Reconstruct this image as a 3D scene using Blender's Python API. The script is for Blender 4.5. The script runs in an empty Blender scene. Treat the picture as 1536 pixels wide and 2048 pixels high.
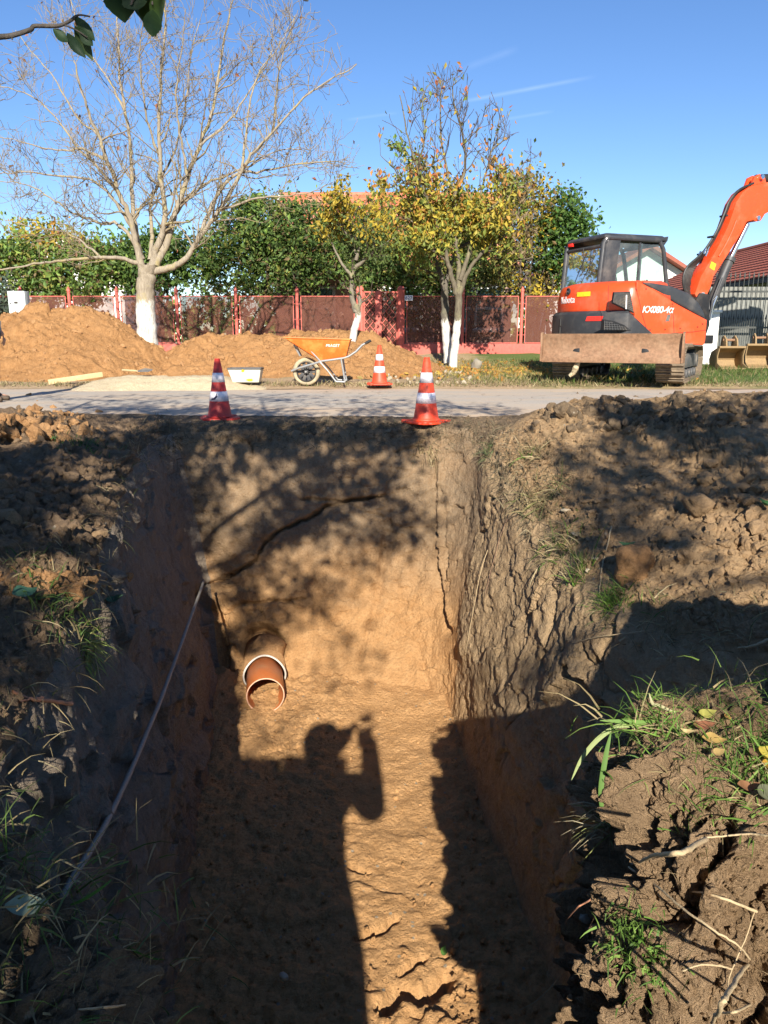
import bpy, bmesh, math, random
import numpy as np
from mathutils import Vector, Matrix
R = math.radians
scene = bpy.context.scene
COL = scene.collection

# ------------------------------------------------------------------ camera
PITCH = R(12.7); CAMZ = 0.8; FPX = 1538.0
cam_d = bpy.data.cameras.new("camera")
cam = bpy.data.objects.new("camera", cam_d); COL.objects.link(cam)
cam_d.sensor_fit = 'VERTICAL'; cam_d.sensor_height = 36.0; cam_d.lens = 36.0 * FPX / 2048.0
cam_d.clip_start = 0.02; cam_d.clip_end = 2000.0
cam.location = (0, 0, CAMZ); cam.rotation_euler = (R(90) - PITCH, 0, 0)
scene.camera = cam

# ------------------------------------------------------------------ light
CP, SP = math.cos(PITCH), math.sin(PITCH)
def ray(px, py):
    xc = (px - 768.0) / FPX; yc = (1024.0 - py) / FPX
    return np.array([xc, CP + yc * SP, -SP + yc * CP])
def at(px, py, Y):
    d = ray(px, py); t = Y / d[1]
    return Vector((d[0] * t, Y, CAMZ + d[2] * t))
def atz(px, py, z):
    d = ray(px, py); t = (z - CAMZ) / d[2]
    return Vector((d[0] * t, d[1] * t, z))
def proj(P):
    P = np.asarray(P, float)
    x = P[..., 0]; y = P[..., 1]; z = P[..., 2] - CAMZ
    zc = y * CP - z * SP; zc = np.where(np.abs(zc) < 1e-4, 1e-4, zc)
    yc = y * SP + z * CP
    return 768 + FPX * x / zc, 1024 - FPX * yc / zc, zc
LD = ray(724, 1463); LD = LD / np.linalg.norm(LD)          # the way the sunlight travels
SUN_EL = math.asin(-LD[2])
sun_d = bpy.data.lights.new("sun", 'SUN'); sun = bpy.data.objects.new("sun", sun_d); COL.objects.link(sun)
sun_d.energy = 5.0; sun_d.angle = R(0.53); sun_d.color = (1.0, 0.93, 0.82)
sun.rotation_euler = Vector(LD).to_track_quat('-Z', 'Y').to_euler()
sun.location = (2, -6, 14)

world = bpy.data.worlds.new("World"); scene.world = world; world.use_nodes = True
wn = world.node_tree; wl = wn.links
for n in list(wn.nodes): wn.nodes.remove(n)
w_out = wn.nodes.new("ShaderNodeOutputWorld"); w_bg = wn.nodes.new("ShaderNodeBackground")
w_sky = wn.nodes.new("ShaderNodeTexSky"); w_sky.sky_type = 'NISHITA'; w_sky.sun_disc = False
w_sky.sun_elevation = SUN_EL; w_sky.sun_rotation = math.atan2(-LD[0], -LD[1])
w_sky.altitude = 700; w_sky.air_density = 1.0; w_sky.dust_density = 0.05; w_sky.ozone_density = 3.0
w_bg.inputs[1].default_value = 0.084
# two faint contrails, fixed to the sky
def contrail(p0, p1, width, amount, base):
    a = ray(*p0); a /= np.linalg.norm(a); b = ray(*p1); b /= np.linalg.norm(b)
    n = np.cross(a, b); n /= np.linalg.norm(n); m = (a + b); m /= np.linalg.norm(m); cosr = float(a @ m)
    tc = wn.nodes.new("ShaderNodeTexCoord")
    d1 = wn.nodes.new("ShaderNodeVectorMath"); d1.operation = 'DOT_PRODUCT'; d1.inputs[1].default_value = n
    d2 = wn.nodes.new("ShaderNodeVectorMath"); d2.operation = 'DOT_PRODUCT'; d2.inputs[1].default_value = m
    wl.new(tc.outputs['Generated'], d1.inputs[0]); wl.new(tc.outputs['Generated'], d2.inputs[0])
    ab = wn.nodes.new("ShaderNodeMath"); ab.operation = 'ABSOLUTE'; wl.new(d1.outputs['Value'], ab.inputs[0])
    r1 = wn.nodes.new("ShaderNodeMapRange"); r1.inputs[1].default_value = 0; r1.inputs[2].default_value = width
    r1.inputs[3].default_value = 1; r1.inputs[4].default_value = 0; wl.new(ab.outputs[0], r1.inputs[0])
    r2 = wn.nodes.new("ShaderNodeMapRange"); r2.inputs[1].default_value = cosr; r2.inputs[2].default_value = 1 - (1 - cosr) * .3
    wl.new(d2.outputs['Value'], r2.inputs[0])
    nz = wn.nodes.new("ShaderNodeTexNoise"); nz.inputs['Scale'].default_value = 14; wl.new(tc.outputs['Generated'], nz.inputs['Vector'])
    m1 = wn.nodes.new("ShaderNodeMath"); m1.operation = 'MULTIPLY'; wl.new(r1.outputs[0], m1.inputs[0]); wl.new(r2.outputs[0], m1.inputs[1])
    m2 = wn.nodes.new("ShaderNodeMath"); m2.operation = 'MULTIPLY'; wl.new(m1.outputs[0], m2.inputs[0]); wl.new(nz.outputs[0], m2.inputs[1])
    m3 = wn.nodes.new("ShaderNodeMath"); m3.operation = 'MULTIPLY'; wl.new(m2.outputs[0], m3.inputs[0]); m3.inputs[1].default_value = amount
    mx = wn.nodes.new("ShaderNodeMix"); mx.data_type = 'RGBA'
    wl.new(m3.outputs[0], mx.inputs[0]); wl.new(base, mx.inputs[6]); mx.inputs[7].default_value = (9, 10, 11, 1)
    return mx.outputs[2]
w_hs = wn.nodes.new('ShaderNodeHueSaturation'); w_hs.inputs['Saturation'].default_value = 1.16; w_hs.inputs['Hue'].default_value = 0.508; wl.new(w_sky.outputs[0], w_hs.inputs['Color'])
sky_col = w_hs.outputs[0]
sky_col = contrail((900, 208), (1195, 152), 0.003, 0.17, sky_col)
sky_col = contrail((985, 243), (1110, 222), 0.0025, 0.10, sky_col)
sky_col = contrail((690, 240), (800, 225), 0.0025, 0.09, sky_col)
sky_col = contrail((920, 140), (1040, 95), 0.005, 0.06, sky_col)
wl.new(sky_col, w_bg.inputs[0]); wl.new(w_bg.outputs[0], w_out.inputs[0])
scene.view_settings.view_transform = 'Standard'; scene.view_settings.look = 'None'
scene.view_settings.gamma = 1; scene.view_settings.use_curve_mapping = False
scene.view_settings.exposure = 1.0
scene.render.engine = 'CYCLES'
scene.cycles.max_bounces = 5; scene.cycles.diffuse_bounces = 3; scene.cycles.transparent_max_bounces = 16
scene.cycles.use_denoising = True

# ------------------------------------------------------------------ helpers: noise
_rt = np.random.RandomState(7).rand(256, 256).astype(np.float32)
_rt2 = np.random.RandomState(8).rand(256, 256).astype(np.float32)
_rt3 = np.random.RandomState(9).rand(256, 256).astype(np.float32)
def vnoise(x, y):
    xi = np.floor(x).astype(np.int64); yi = np.floor(y).astype(np.int64)
    fx = (x - xi); fy = (y - yi)
    fx = fx * fx * fx * (fx * (fx * 6 - 15) + 10); fy = fy * fy * fy * (fy * (fy * 6 - 15) + 10)
    a = _rt[xi & 255, yi & 255]; b = _rt[(xi + 1) & 255, yi & 255]
    c = _rt[xi & 255, (yi + 1) & 255]; d = _rt[(xi + 1) & 255, (yi + 1) & 255]
    return (a + (b - a) * fx) * (1 - fy) + (c + (d - c) * fx) * fy * 1.0 - 0.5
def fbm(x, y, o=4, g=0.5):
    s = 0; a = 1.0; t = 0
    for i in range(o):
        s = s + a * vnoise(x * 2.03 ** i + 17.3 * i, y * 2.03 ** i - 9.1 * i); t += a; a *= g
    return s / t * 1.6
def worley(x, y, jit=0.9):
    xi = np.floor(x).astype(np.int64); yi = np.floor(y).astype(np.int64)
    f1 = np.full(x.shape, 9.0); f2 = np.full(x.shape, 9.0); cid = np.zeros(x.shape)
    for i in (-1, 0, 1):
        for j in (-1, 0, 1):
            cx = xi + i; cy = yi + j
            px = cx + .5 + jit * (_rt2[cx & 255, cy & 255] - .5); py = cy + .5 + jit * (_rt3[cx & 255, cy & 255] - .5)
            d = np.hypot(x - px, y - py); r = _rt[(cx * 3 + 11) & 255, (cy * 7 + 5) & 255]
            near = d < f1
            f2 = np.where(near, f1, np.minimum(f2, d)); cid = np.where(near, r, cid); f1 = np.where(near, d, f1)
    return f1, f2, cid
def facet(x, y, tilt=1.0):
    """angular lumps: every cell a tilted plane of its own height"""
    xi = np.floor(x).astype(np.int64); yi = np.floor(y).astype(np.int64)
    f1 = np.full(x.shape, 9.0); f2 = np.full(x.shape, 9.0); h = np.zeros(x.shape)
    for i in (-1, 0, 1):
        for j in (-1, 0, 1):
            cx = xi + i; cy = yi + j; dx = x - (cx + .5 + .9 * (_rt2[cx & 255, cy & 255] - .5)); dy = y - (cy + .5 + .9 * (_rt3[cx & 255, cy & 255] - .5))
            d = np.hypot(dx, dy); r = _rt[(cx * 3 + 11) & 255, (cy * 7 + 5) & 255]; t1 = _rt2[(cx * 5 + 3) & 255, (cy * 3 + 1) & 255] - .5; t2 = _rt3[(cx * 7 + 2) & 255, (cy * 5 + 9) & 255] - .5
            q = (r - .5) + tilt * 2.4 * (t1 * dx + t2 * dy); near = d < f1; f2 = np.where(near, f1, np.minimum(f2, d)); h = np.where(near, q, h); f1 = np.where(near, d, f1)
    return h, f2 - f1
def sst(a, b, x):
    t = np.clip((x - a) / (b - a), 0, 1); return t * t * (3 - 2 * t)
def polydist(px, py, pts):
    d = np.full(px.shape, 1e9); tt = np.zeros(px.shape); n = len(pts) - 1
    for i in range(n):
        (ax, ay), (bx, by) = pts[i], pts[i + 1]
        ex, ey = bx - ax, by - ay; t = np.clip(((px - ax) * ex + (py - ay) * ey) / (ex * ex + ey * ey), 0, 1)
        q = np.hypot(px - ax - t * ex, py - ay - t * ey); m = q < d
        d = np.where(m, q, d); tt = np.where(m, (i + t) / n, tt)
    return d, tt
def inpoly(px, py, pts):
    r = np.zeros(px.shape, bool); n = len(pts)
    for i in range(n):
        (x0, y0), (x1, y1) = pts[i], pts[(i + 1) % n]
        if y0 == y1: continue
        c = ((y0 > py) != (y1 > py)) & (px < (x1 - x0) * (py - y0) / (y1 - y0) + x0)
        r ^= c
    return r

# ------------------------------------------------------------------ helpers: objects
def tag(o, label=None, cat=None, group=None, kind=None):
    if label: o['label'] = label
    if cat: o['category'] = cat
    if group: o['group'] = group
    if kind: o['kind'] = kind
    return o
def empty(name, loc=(0, 0, 0), rz=0.0, label=None, cat=None, group=None):
    o = bpy.data.objects.new(name, None); COL.objects.link(o); o.location = loc; o.rotation_euler = (0, 0, rz)
    o.empty_display_size = 0.2
    return tag(o, label, cat, group)
def link(name, me, parent=None, loc=None):
    o = bpy.data.objects.new(name, me); COL.objects.link(o)
    if parent is not None: o.parent = parent
    if loc is not None: o.location = loc
    return o
def copy_tree(o, parent=None):
    c = o.copy(); COL.objects.link(c); c.parent = parent
    for ch in list(o.children): copy_tree(ch, c)
    return c
def np_mesh(name, V, F, mats=(), smooth=True, col=None, mi=None, uv=None):
    V = np.ascontiguousarray(V, np.float32).reshape(-1, 3); F = np.ascontiguousarray(F, np.int32)
    k = F.shape[1]; me = bpy.data.meshes.new(name)
    me.vertices.add(len(V)); me.vertices.foreach_set("co", V.ravel())
    me.loops.add(F.size); me.loops.foreach_set("vertex_index", F.ravel())
    me.polygons.add(len(F)); me.polygons.foreach_set("loop_start", np.arange(0, F.size, k, dtype=np.int32))
    me.polygons.foreach_set("loop_total", np.full(len(F), k, np.int32))
    if mi is not None: me.polygons.foreach_set("material_index", np.asarray(mi, np.int32))
    me.polygons.foreach_set("use_smooth", np.full(len(F), bool(smooth)))
    if col is not None:
        a = me.attributes.new("tint", 'FLOAT_COLOR', 'POINT')
        c = np.ones((len(V), 4), np.float32); c[:, :3] = col; a.data.foreach_set("color", c.ravel())
    for m in mats: me.materials.append(m)
    me.update(); me.validate(clean_customdata=False)
    return me
def grid_faces(nu, nv):
    a = np.arange(nu * nv).reshape(nu, nv)
    return np.stack([a[:-1, :-1], a[1:, :-1], a[1:, 1:], a[:-1, 1:]], -1).reshape(-1, 4)

class MB:
    """Collects shapes and links them as one mesh object."""
    def __init__(s): s.v = []; s.f = []; s.m = []
    def add(s, V, F, mi=0):
        b = len(s.v); s.v += [tuple(map(float, p)) for p in V]; s.f += [tuple(b + i for i in f) for f in F]; s.m += [mi] * len(F)
        return s
    def box(s, c, d, rot=None, mi=0):
        M = rot if rot is not None else Matrix.Identity(3); c = Vector(c); V = []
        for z in (-.5, .5):
            for y in (-.5, .5):
                for x in (-.5, .5): V.append(c + M @ Vector((x * d[0], y * d[1], z * d[2])))
        return s.add(V, [(0, 2, 3, 1), (4, 5, 7, 6), (0, 1, 5, 4), (2, 6, 7, 3), (0, 4, 6, 2), (1, 3, 7, 5)], mi)
    def bar(s, a, b, w, h, mi=0, up=(0, 0, 1)):
        a = Vector(a); b = Vector(b); d = (b - a); L = d.length; d.normalize(); u = Vector(up)
        sd = d.cross(u)
        if sd.length < 1e-3: sd = d.cross(Vector((1, 0, 0)))
        sd.normalize(); u = sd.cross(d)
        return s.box((a + b) / 2, (L, w, h), Matrix((d, sd, u)).transposed(), mi)
    def tube(s, pts, r, n=8, mi=0, cap=True, closed=False):
        pts = [Vector(p) for p in pts]; k = len(pts); rr = r if hasattr(r, '__len__') else [r] * k
        t0 = (pts[1] - pts[0]).normalized(); ref = Vector((0, 0, 1)) if abs(t0.z) < .9 else Vector((1, 0, 0))
        V = []; nrm = (ref - t0 * ref.dot(t0)).normalized()
        for i in range(k):
            if closed: t = pts[(i + 1) % k] - pts[i - 1]
            else: t = pts[min(i + 1, k - 1)] - pts[max(i - 1, 0)]
            t.normalize(); nrm = (nrm - t * nrm.dot(t)).normalized(); b = t.cross(nrm)
            for j in range(n):
                a = 2 * math.pi * j / n; V.append(pts[i] + (nrm * math.cos(a) + b * math.sin(a)) * rr[i])
        F = []
        for i in range(k if closed else k - 1):
            i2 = (i + 1) % k
            for j in range(n): F.append((i * n + j, i * n + (j + 1) % n, i2 * n + (j + 1) % n, i2 * n + j))
        if cap and not closed: F += [tuple(range(n - 1, -1, -1)), tuple((k - 1) * n + j for j in range(n))]
        return s.add(V, F, mi)
    def prism(s, poly, a, b, fr=None, mi=0):
        """poly of (x, z); extruded along y from a to b; fr maps local points"""
        n = len(poly); fr = fr or (lambda p: p)
        V = [fr(Vector((x, a, z))) for x, z in poly] + [fr(Vector((x, b, z))) for x, z in poly]
        F = [tuple(range(n)), tuple(range(2 * n - 1, n - 1, -1))] + [(i, i + n, (i + 1) % n + n, (i + 1) % n) for i in range(n)]
        return s.add(V, F, mi)
    def lathe(s, prof, n=24, fr=None, mi=0, a0=0, a1=2 * math.pi):
        fr = fr or (lambda p: p); k = len(prof); full = abs(a1 - a0 - 2 * math.pi) < 1e-6; m = n if full else n + 1; V = []
        for r, z in prof:
            for j in range(m):
                a = a0 + (a1 - a0) * j / n; V.append(fr(Vector((r * math.cos(a), r * math.sin(a), z))))
        F = []
        for i in range(k - 1):
            for j in range(n): F.append((i * m + j, i * m + (j + 1) % m, (i + 1) * m + (j + 1) % m, (i + 1) * m + j))
        return s.add(V, F, mi)
    def build(s, name, mats, parent=None, bevel=0.0, seg=2, smooth=False, org=None, angle=35, loc=None):
        me = bpy.data.meshes.new(name); o3 = Vector(org) if org is not None else Vector()
        me.from_pydata([tuple(Vector(p) - o3) for p in s.v], [], s.f)
        for m in (mats if isinstance(mats, (list, tuple)) else [mats]): me.materials.append(m)
        me.polygons.foreach_set("material_index", s.m)
        bm = bmesh.new(); bm.from_mesh(me); bmesh.ops.recalc_face_normals(bm, faces=bm.faces)
        if bevel > 0:
            ed = [e for e in bm.edges if len(e.link_faces) == 2 and e.calc_face_angle(0) > R(angle)]
            bmesh.ops.bevel(bm, geom=ed, offset=bevel, segments=seg, affect='EDGES', profile=.6, clamp_overlap=True)
        for f in bm.faces: f.smooth = True
        bm.to_mesh(me); bm.free()
        if smooth is False: me.set_sharp_from_angle(angle=R(38))
        me.update()
        return link(name, me, parent, loc)

# ------------------------------------------------------------------ helpers: materials
class NT:
    def __init__(s, name):
        s.mat = bpy.data.materials.new(name); s.mat.use_nodes = True; s.t = s.mat.node_tree
        s.b = next(n for n in s.t.nodes if n.type == 'BSDF_PRINCIPLED')
    def n(s, typ, **kw):
        x = s.t.nodes.new("ShaderNode" + typ)
        for k, v in kw.items(): setattr(x, k, v)
        return x
    def l(s, a, b): s.t.links.new(a, b)
    def coord(s, which='Object'): return s.n("TexCoord").outputs[which]
    def noise(s, vec, scale, detail=4, rough=.55, dist=0.0):
        x = s.n("TexNoise"); x.inputs['Scale'].default_value = scale; x.inputs['Detail'].default_value = detail
        x.inputs['Roughness'].default_value = rough; x.inputs['Distortion'].default_value = dist
        s.l(vec, x.inputs['Vector']); return x.outputs[0]
    def scalev(s, vec, sc):
        x = s.n("Mapping"); x.inputs['Scale'].default_value = sc; s.l(vec, x.inputs['Vector']); return x.outputs[0]
    def ramp(s, fac, stops, interp='LINEAR'):
        x = s.n("ValToRGB"); x.color_ramp.interpolation = interp; el = x.color_ramp.elements
        while len(el) < len(stops): el.new(.5)
        for e, (p, c) in zip(el, stops): e.position = p; e.color = (*c, 1) if len(c) == 3 else c
        s.l(fac, x.inputs[0]); return x.outputs[0]
    def mix(s, fac, a, b, mode='MIX'):
        x = s.n("Mix", data_type='RGBA', blend_type=mode)
        for sock, v in ((x.inputs[0], fac), (x.inputs[6], a), (x.inputs[7], b)):
            if hasattr(v, 'is_output'): s.l(v, sock)
            elif isinstance(v, (int, float)): sock.default_value = v
            else: sock.default_value = (*v, 1)
        return x.outputs[2]
    def math(s, op, a, b=0.0, c=None):
        x = s.n("Math", operation=op)
        for i, v in enumerate((a, b) if c is None else (a, b, c)):
            if hasattr(v, 'is_output'): s.l(v, x.inputs[i])
            else: x.inputs[i].default_value = v
        return x.outputs[0]
    def mrange(s, v, a, b, c=0, d=1):
        x = s.n("MapRange"); s.l(v, x.inputs[0])
        for i, q in enumerate((a, b, c, d)): x.inputs[i + 1].default_value = q
        return x.outputs[0]
    def bump(s, h, strength=.4, dist=.02):
        x = s.n("Bump"); x.inputs['Strength'].default_value = strength; x.inputs['Distance'].default_value = dist
        s.l(h, x.inputs['Height']); s.l(x.outputs[0], s.b.inputs['Normal'])
    def done(s, col=None, rough=.8, metal=0, spec=.3):
        if col is not None:
            if hasattr(col, 'is_output'): s.l(col, s.b.inputs['Base Color'])
            else: s.b.inputs['Base Color'].default_value = (*col, 1)
        if hasattr(rough, 'is_output'): s.l(rough, s.b.inputs['Roughness'])
        else: s.b.inputs['Roughness'].default_value = rough
        s.b.inputs['Metallic'].default_value = metal; s.b.inputs['Specular IOR Level'].default_value = spec
        return s.mat
def mat_worn(name, col, dirt=(.30, .22, .15), amt=.25, rough=.5, metal=0, scale=6, bump=.0, spec=.4, var=.12, low=.0):
    """a paint, plastic or metal with uneven tone, dust and fine relief"""
    t = NT(name); v = t.coord()
    a = t.noise(v, scale, 6, .65); b = t.noise(v, scale * 6, 4, .6)
    c = t.mix(t.mrange(b, .3, .7), tuple(x * (1 - var) for x in col), tuple(min(1, x * (1 + var)) for x in col))
    d = t.mrange(a, .52 - .1 * amt, .78, 0, amt * 1.6)
    if low:
        z = t.n("SeparateXYZ"); t.l(v, z.inputs[0]); d = t.math('ADD', d, t.mrange(z.outputs[2], 0, low, .55, 0))
    c = t.mix(d, c, dirt)
    if bump: t.bump(b, bump, .01)
    return t.done(c, t.mrange(a, .3, .8, rough * .85, min(1, rough * 1.25)), metal, spec)
def mat_soil(name, dark, light, top=None, z0=-.9, z1=-1.5, grit=1.0, pebble=.0):
    t = NT(name); g = t.n("NewGeometry"); v = g.outputs['Position']
    n1 = t.noise(v, 2.2, 5, .6); n2 = t.noise(v, 11, 6, .7); n3 = t.noise(v, 55, 5, .75); n4 = t.noise(v, 190, 3, .75)
    c = t.mix(t.mrange(n2, .32, .68), dark, light)
    if top is not None:
        sx = t.n("SeparateXYZ"); t.l(v, sx.inputs[0])
        zz = t.math('ADD', sx.outputs[2], t.mrange(n1, 0, 1, -.55, .55))
        ct = t.mix(t.mrange(n2, .32, .68), top[0], top[1])
        c = t.mix(t.mrange(zz, z1, z0), c, ct)
    c = t.mix(t.mrange(n3, .34, .54, .42, .0), c, tuple(x * .40 for x in dark))  # grain pits darkened: occlusion shade put into the soil colour
    c = t.mix(t.mrange(n4, .52, .75, 0, .45), c, tuple(min(1, x * 1.35) for x in light))
    c = t.mix(t.mrange(n1, .35, .7, 0, .3), c, tuple(min(1, x * 1.2) for x in light))
    vo = t.n("TexVoronoi"); vo.inputs['Scale'].default_value = 38; t.l(v, vo.inputs['Vector'])
    if pebble:
        v2 = t.n("TexVoronoi"); v2.inputs['Scale'].default_value = 26; t.l(v, v2.inputs['Vector'])
        vc = t.n("SeparateColor"); t.l(v2.outputs['Color'], vc.inputs[0])
        k = t.math('MULTIPLY', t.mrange(v2.outputs['Distance'], .22, .30, 1, 0), t.math('GREATER_THAN', vc.outputs[0], 1 - pebble))
        c = t.mix(k, c, (.40, .33, .24))
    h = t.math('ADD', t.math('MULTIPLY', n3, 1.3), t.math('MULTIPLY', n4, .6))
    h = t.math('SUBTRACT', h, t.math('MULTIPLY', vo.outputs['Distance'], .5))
    t.bump(h, .85 * grit, .03)
    return t.done(c, .95, 0, .12)
def mat_tint(name, rough=.55, trans=.35, spec=.25, mul=1.0):
    """leaves and grass: the colour is the leaf's own, stored per leaf; thin leaves let light through"""
    t = NT(name); at_ = t.n("Attribute", attribute_name="tint")
    c = at_.outputs['Color']
    t.done(c, rough, 0, spec)
    tr = t.n("BsdfTranslucent"); t.l(c, tr.inputs[0]); mx = t.n("MixShader"); mx.inputs[0].default_value = trans
    out = next(n for n in t.t.nodes if n.type == 'OUTPUT_MATERIAL')
    t.l(t.b.outputs[0], mx.inputs[1]); t.l(tr.outputs[0], mx.inputs[2]); t.l(mx.outputs[0], out.inputs[0])
    return t.mat
def mat_bark(name, a, b, lichen=None, paint_h=None, scale=9, paint=(.70, .68, .62)):
    t = NT(name); v = t.coord(); vs = t.scalev(v, (1, 1, .22))
    n1 = t.noise(vs, scale * 3, 6, .7); n2 = t.noise(v, 5, 4, .6)
    c = t.mix(t.mrange(n1, .35, .65), a, b)
    if lichen is not None: c = t.mix(t.mrange(n2, .5, .68, 0, .75), c, lichen)
    if paint_h is not None:
        z = t.n("SeparateXYZ"); t.l(v, z.inputs[0])
        zz = t.math('ADD', z.outputs[2], t.mrange(n1, .3, .7, -.17, .17))
        k = t.mrange(zz, paint_h - .02, paint_h + .03, 1, 0)
        pw = t.mix(t.mrange(n1, .36, .52), (.34, .30, .24), t.mix(t.mrange(n2, .4, .7), paint, tuple(x * .72 for x in paint)))
        c = t.mix(k, c, pw)
    t.bump(n1, .7, .02)
    return t.done(c, .9, 0, .15)
def mat_glass(name, tint=(.75, .9, .86), refl=.12, dust=.06):
    t = NT(name); g = t.n("BsdfGlossy"); g.inputs['Roughness'].default_value = .03
    tr = t.n("BsdfTransparent"); tr.inputs[0].default_value = (*tint, 1)
    fr = t.n("Fresnel"); fr.inputs[0].default_value = 1.5
    f = t.math('ADD', fr.outputs[0], refl * .4); mx = t.n("MixShader"); t.l(f, mx.inputs[0]); t.l(tr.outputs[0], mx.inputs[1]); t.l(g.outputs[0], mx.inputs[2])
    df = t.n("BsdfDiffuse"); df.inputs[0].default_value = (.55, .6, .55, 1)
    m2 = t.n("MixShader"); t.l(t.mrange(t.noise(t.coord(), 5, 4), .3, .8, dust * .4, dust * 2.2), m2.inputs[0]); t.l(mx.outputs[0], m2.inputs[1]); t.l(df.outputs[0], m2.inputs[2])
    out = next(n for n in t.t.nodes if n.type == 'OUTPUT_MATERIAL'); t.l(m2.outputs[0], out.inputs[0])
    return t.mat
M = {}
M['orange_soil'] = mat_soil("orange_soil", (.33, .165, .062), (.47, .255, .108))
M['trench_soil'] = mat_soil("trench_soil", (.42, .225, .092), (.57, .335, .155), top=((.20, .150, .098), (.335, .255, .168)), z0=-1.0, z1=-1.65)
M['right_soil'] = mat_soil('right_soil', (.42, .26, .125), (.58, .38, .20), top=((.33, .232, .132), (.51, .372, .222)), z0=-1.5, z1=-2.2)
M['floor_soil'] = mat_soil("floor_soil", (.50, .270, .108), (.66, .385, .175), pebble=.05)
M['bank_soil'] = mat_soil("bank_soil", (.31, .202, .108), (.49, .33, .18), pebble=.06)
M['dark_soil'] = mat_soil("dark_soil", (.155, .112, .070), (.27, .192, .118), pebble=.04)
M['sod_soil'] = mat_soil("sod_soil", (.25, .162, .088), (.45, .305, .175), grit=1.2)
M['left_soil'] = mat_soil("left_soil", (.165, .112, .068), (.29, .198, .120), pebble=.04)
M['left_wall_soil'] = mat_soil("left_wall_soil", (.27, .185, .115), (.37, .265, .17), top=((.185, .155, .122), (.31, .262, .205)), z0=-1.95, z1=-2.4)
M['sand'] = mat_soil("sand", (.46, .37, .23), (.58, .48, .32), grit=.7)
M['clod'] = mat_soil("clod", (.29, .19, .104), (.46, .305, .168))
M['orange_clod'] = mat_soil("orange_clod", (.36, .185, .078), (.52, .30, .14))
M['leaf'] = mat_tint("leaf")
M['grass'] = mat_tint("grass", .6, .3)
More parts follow.
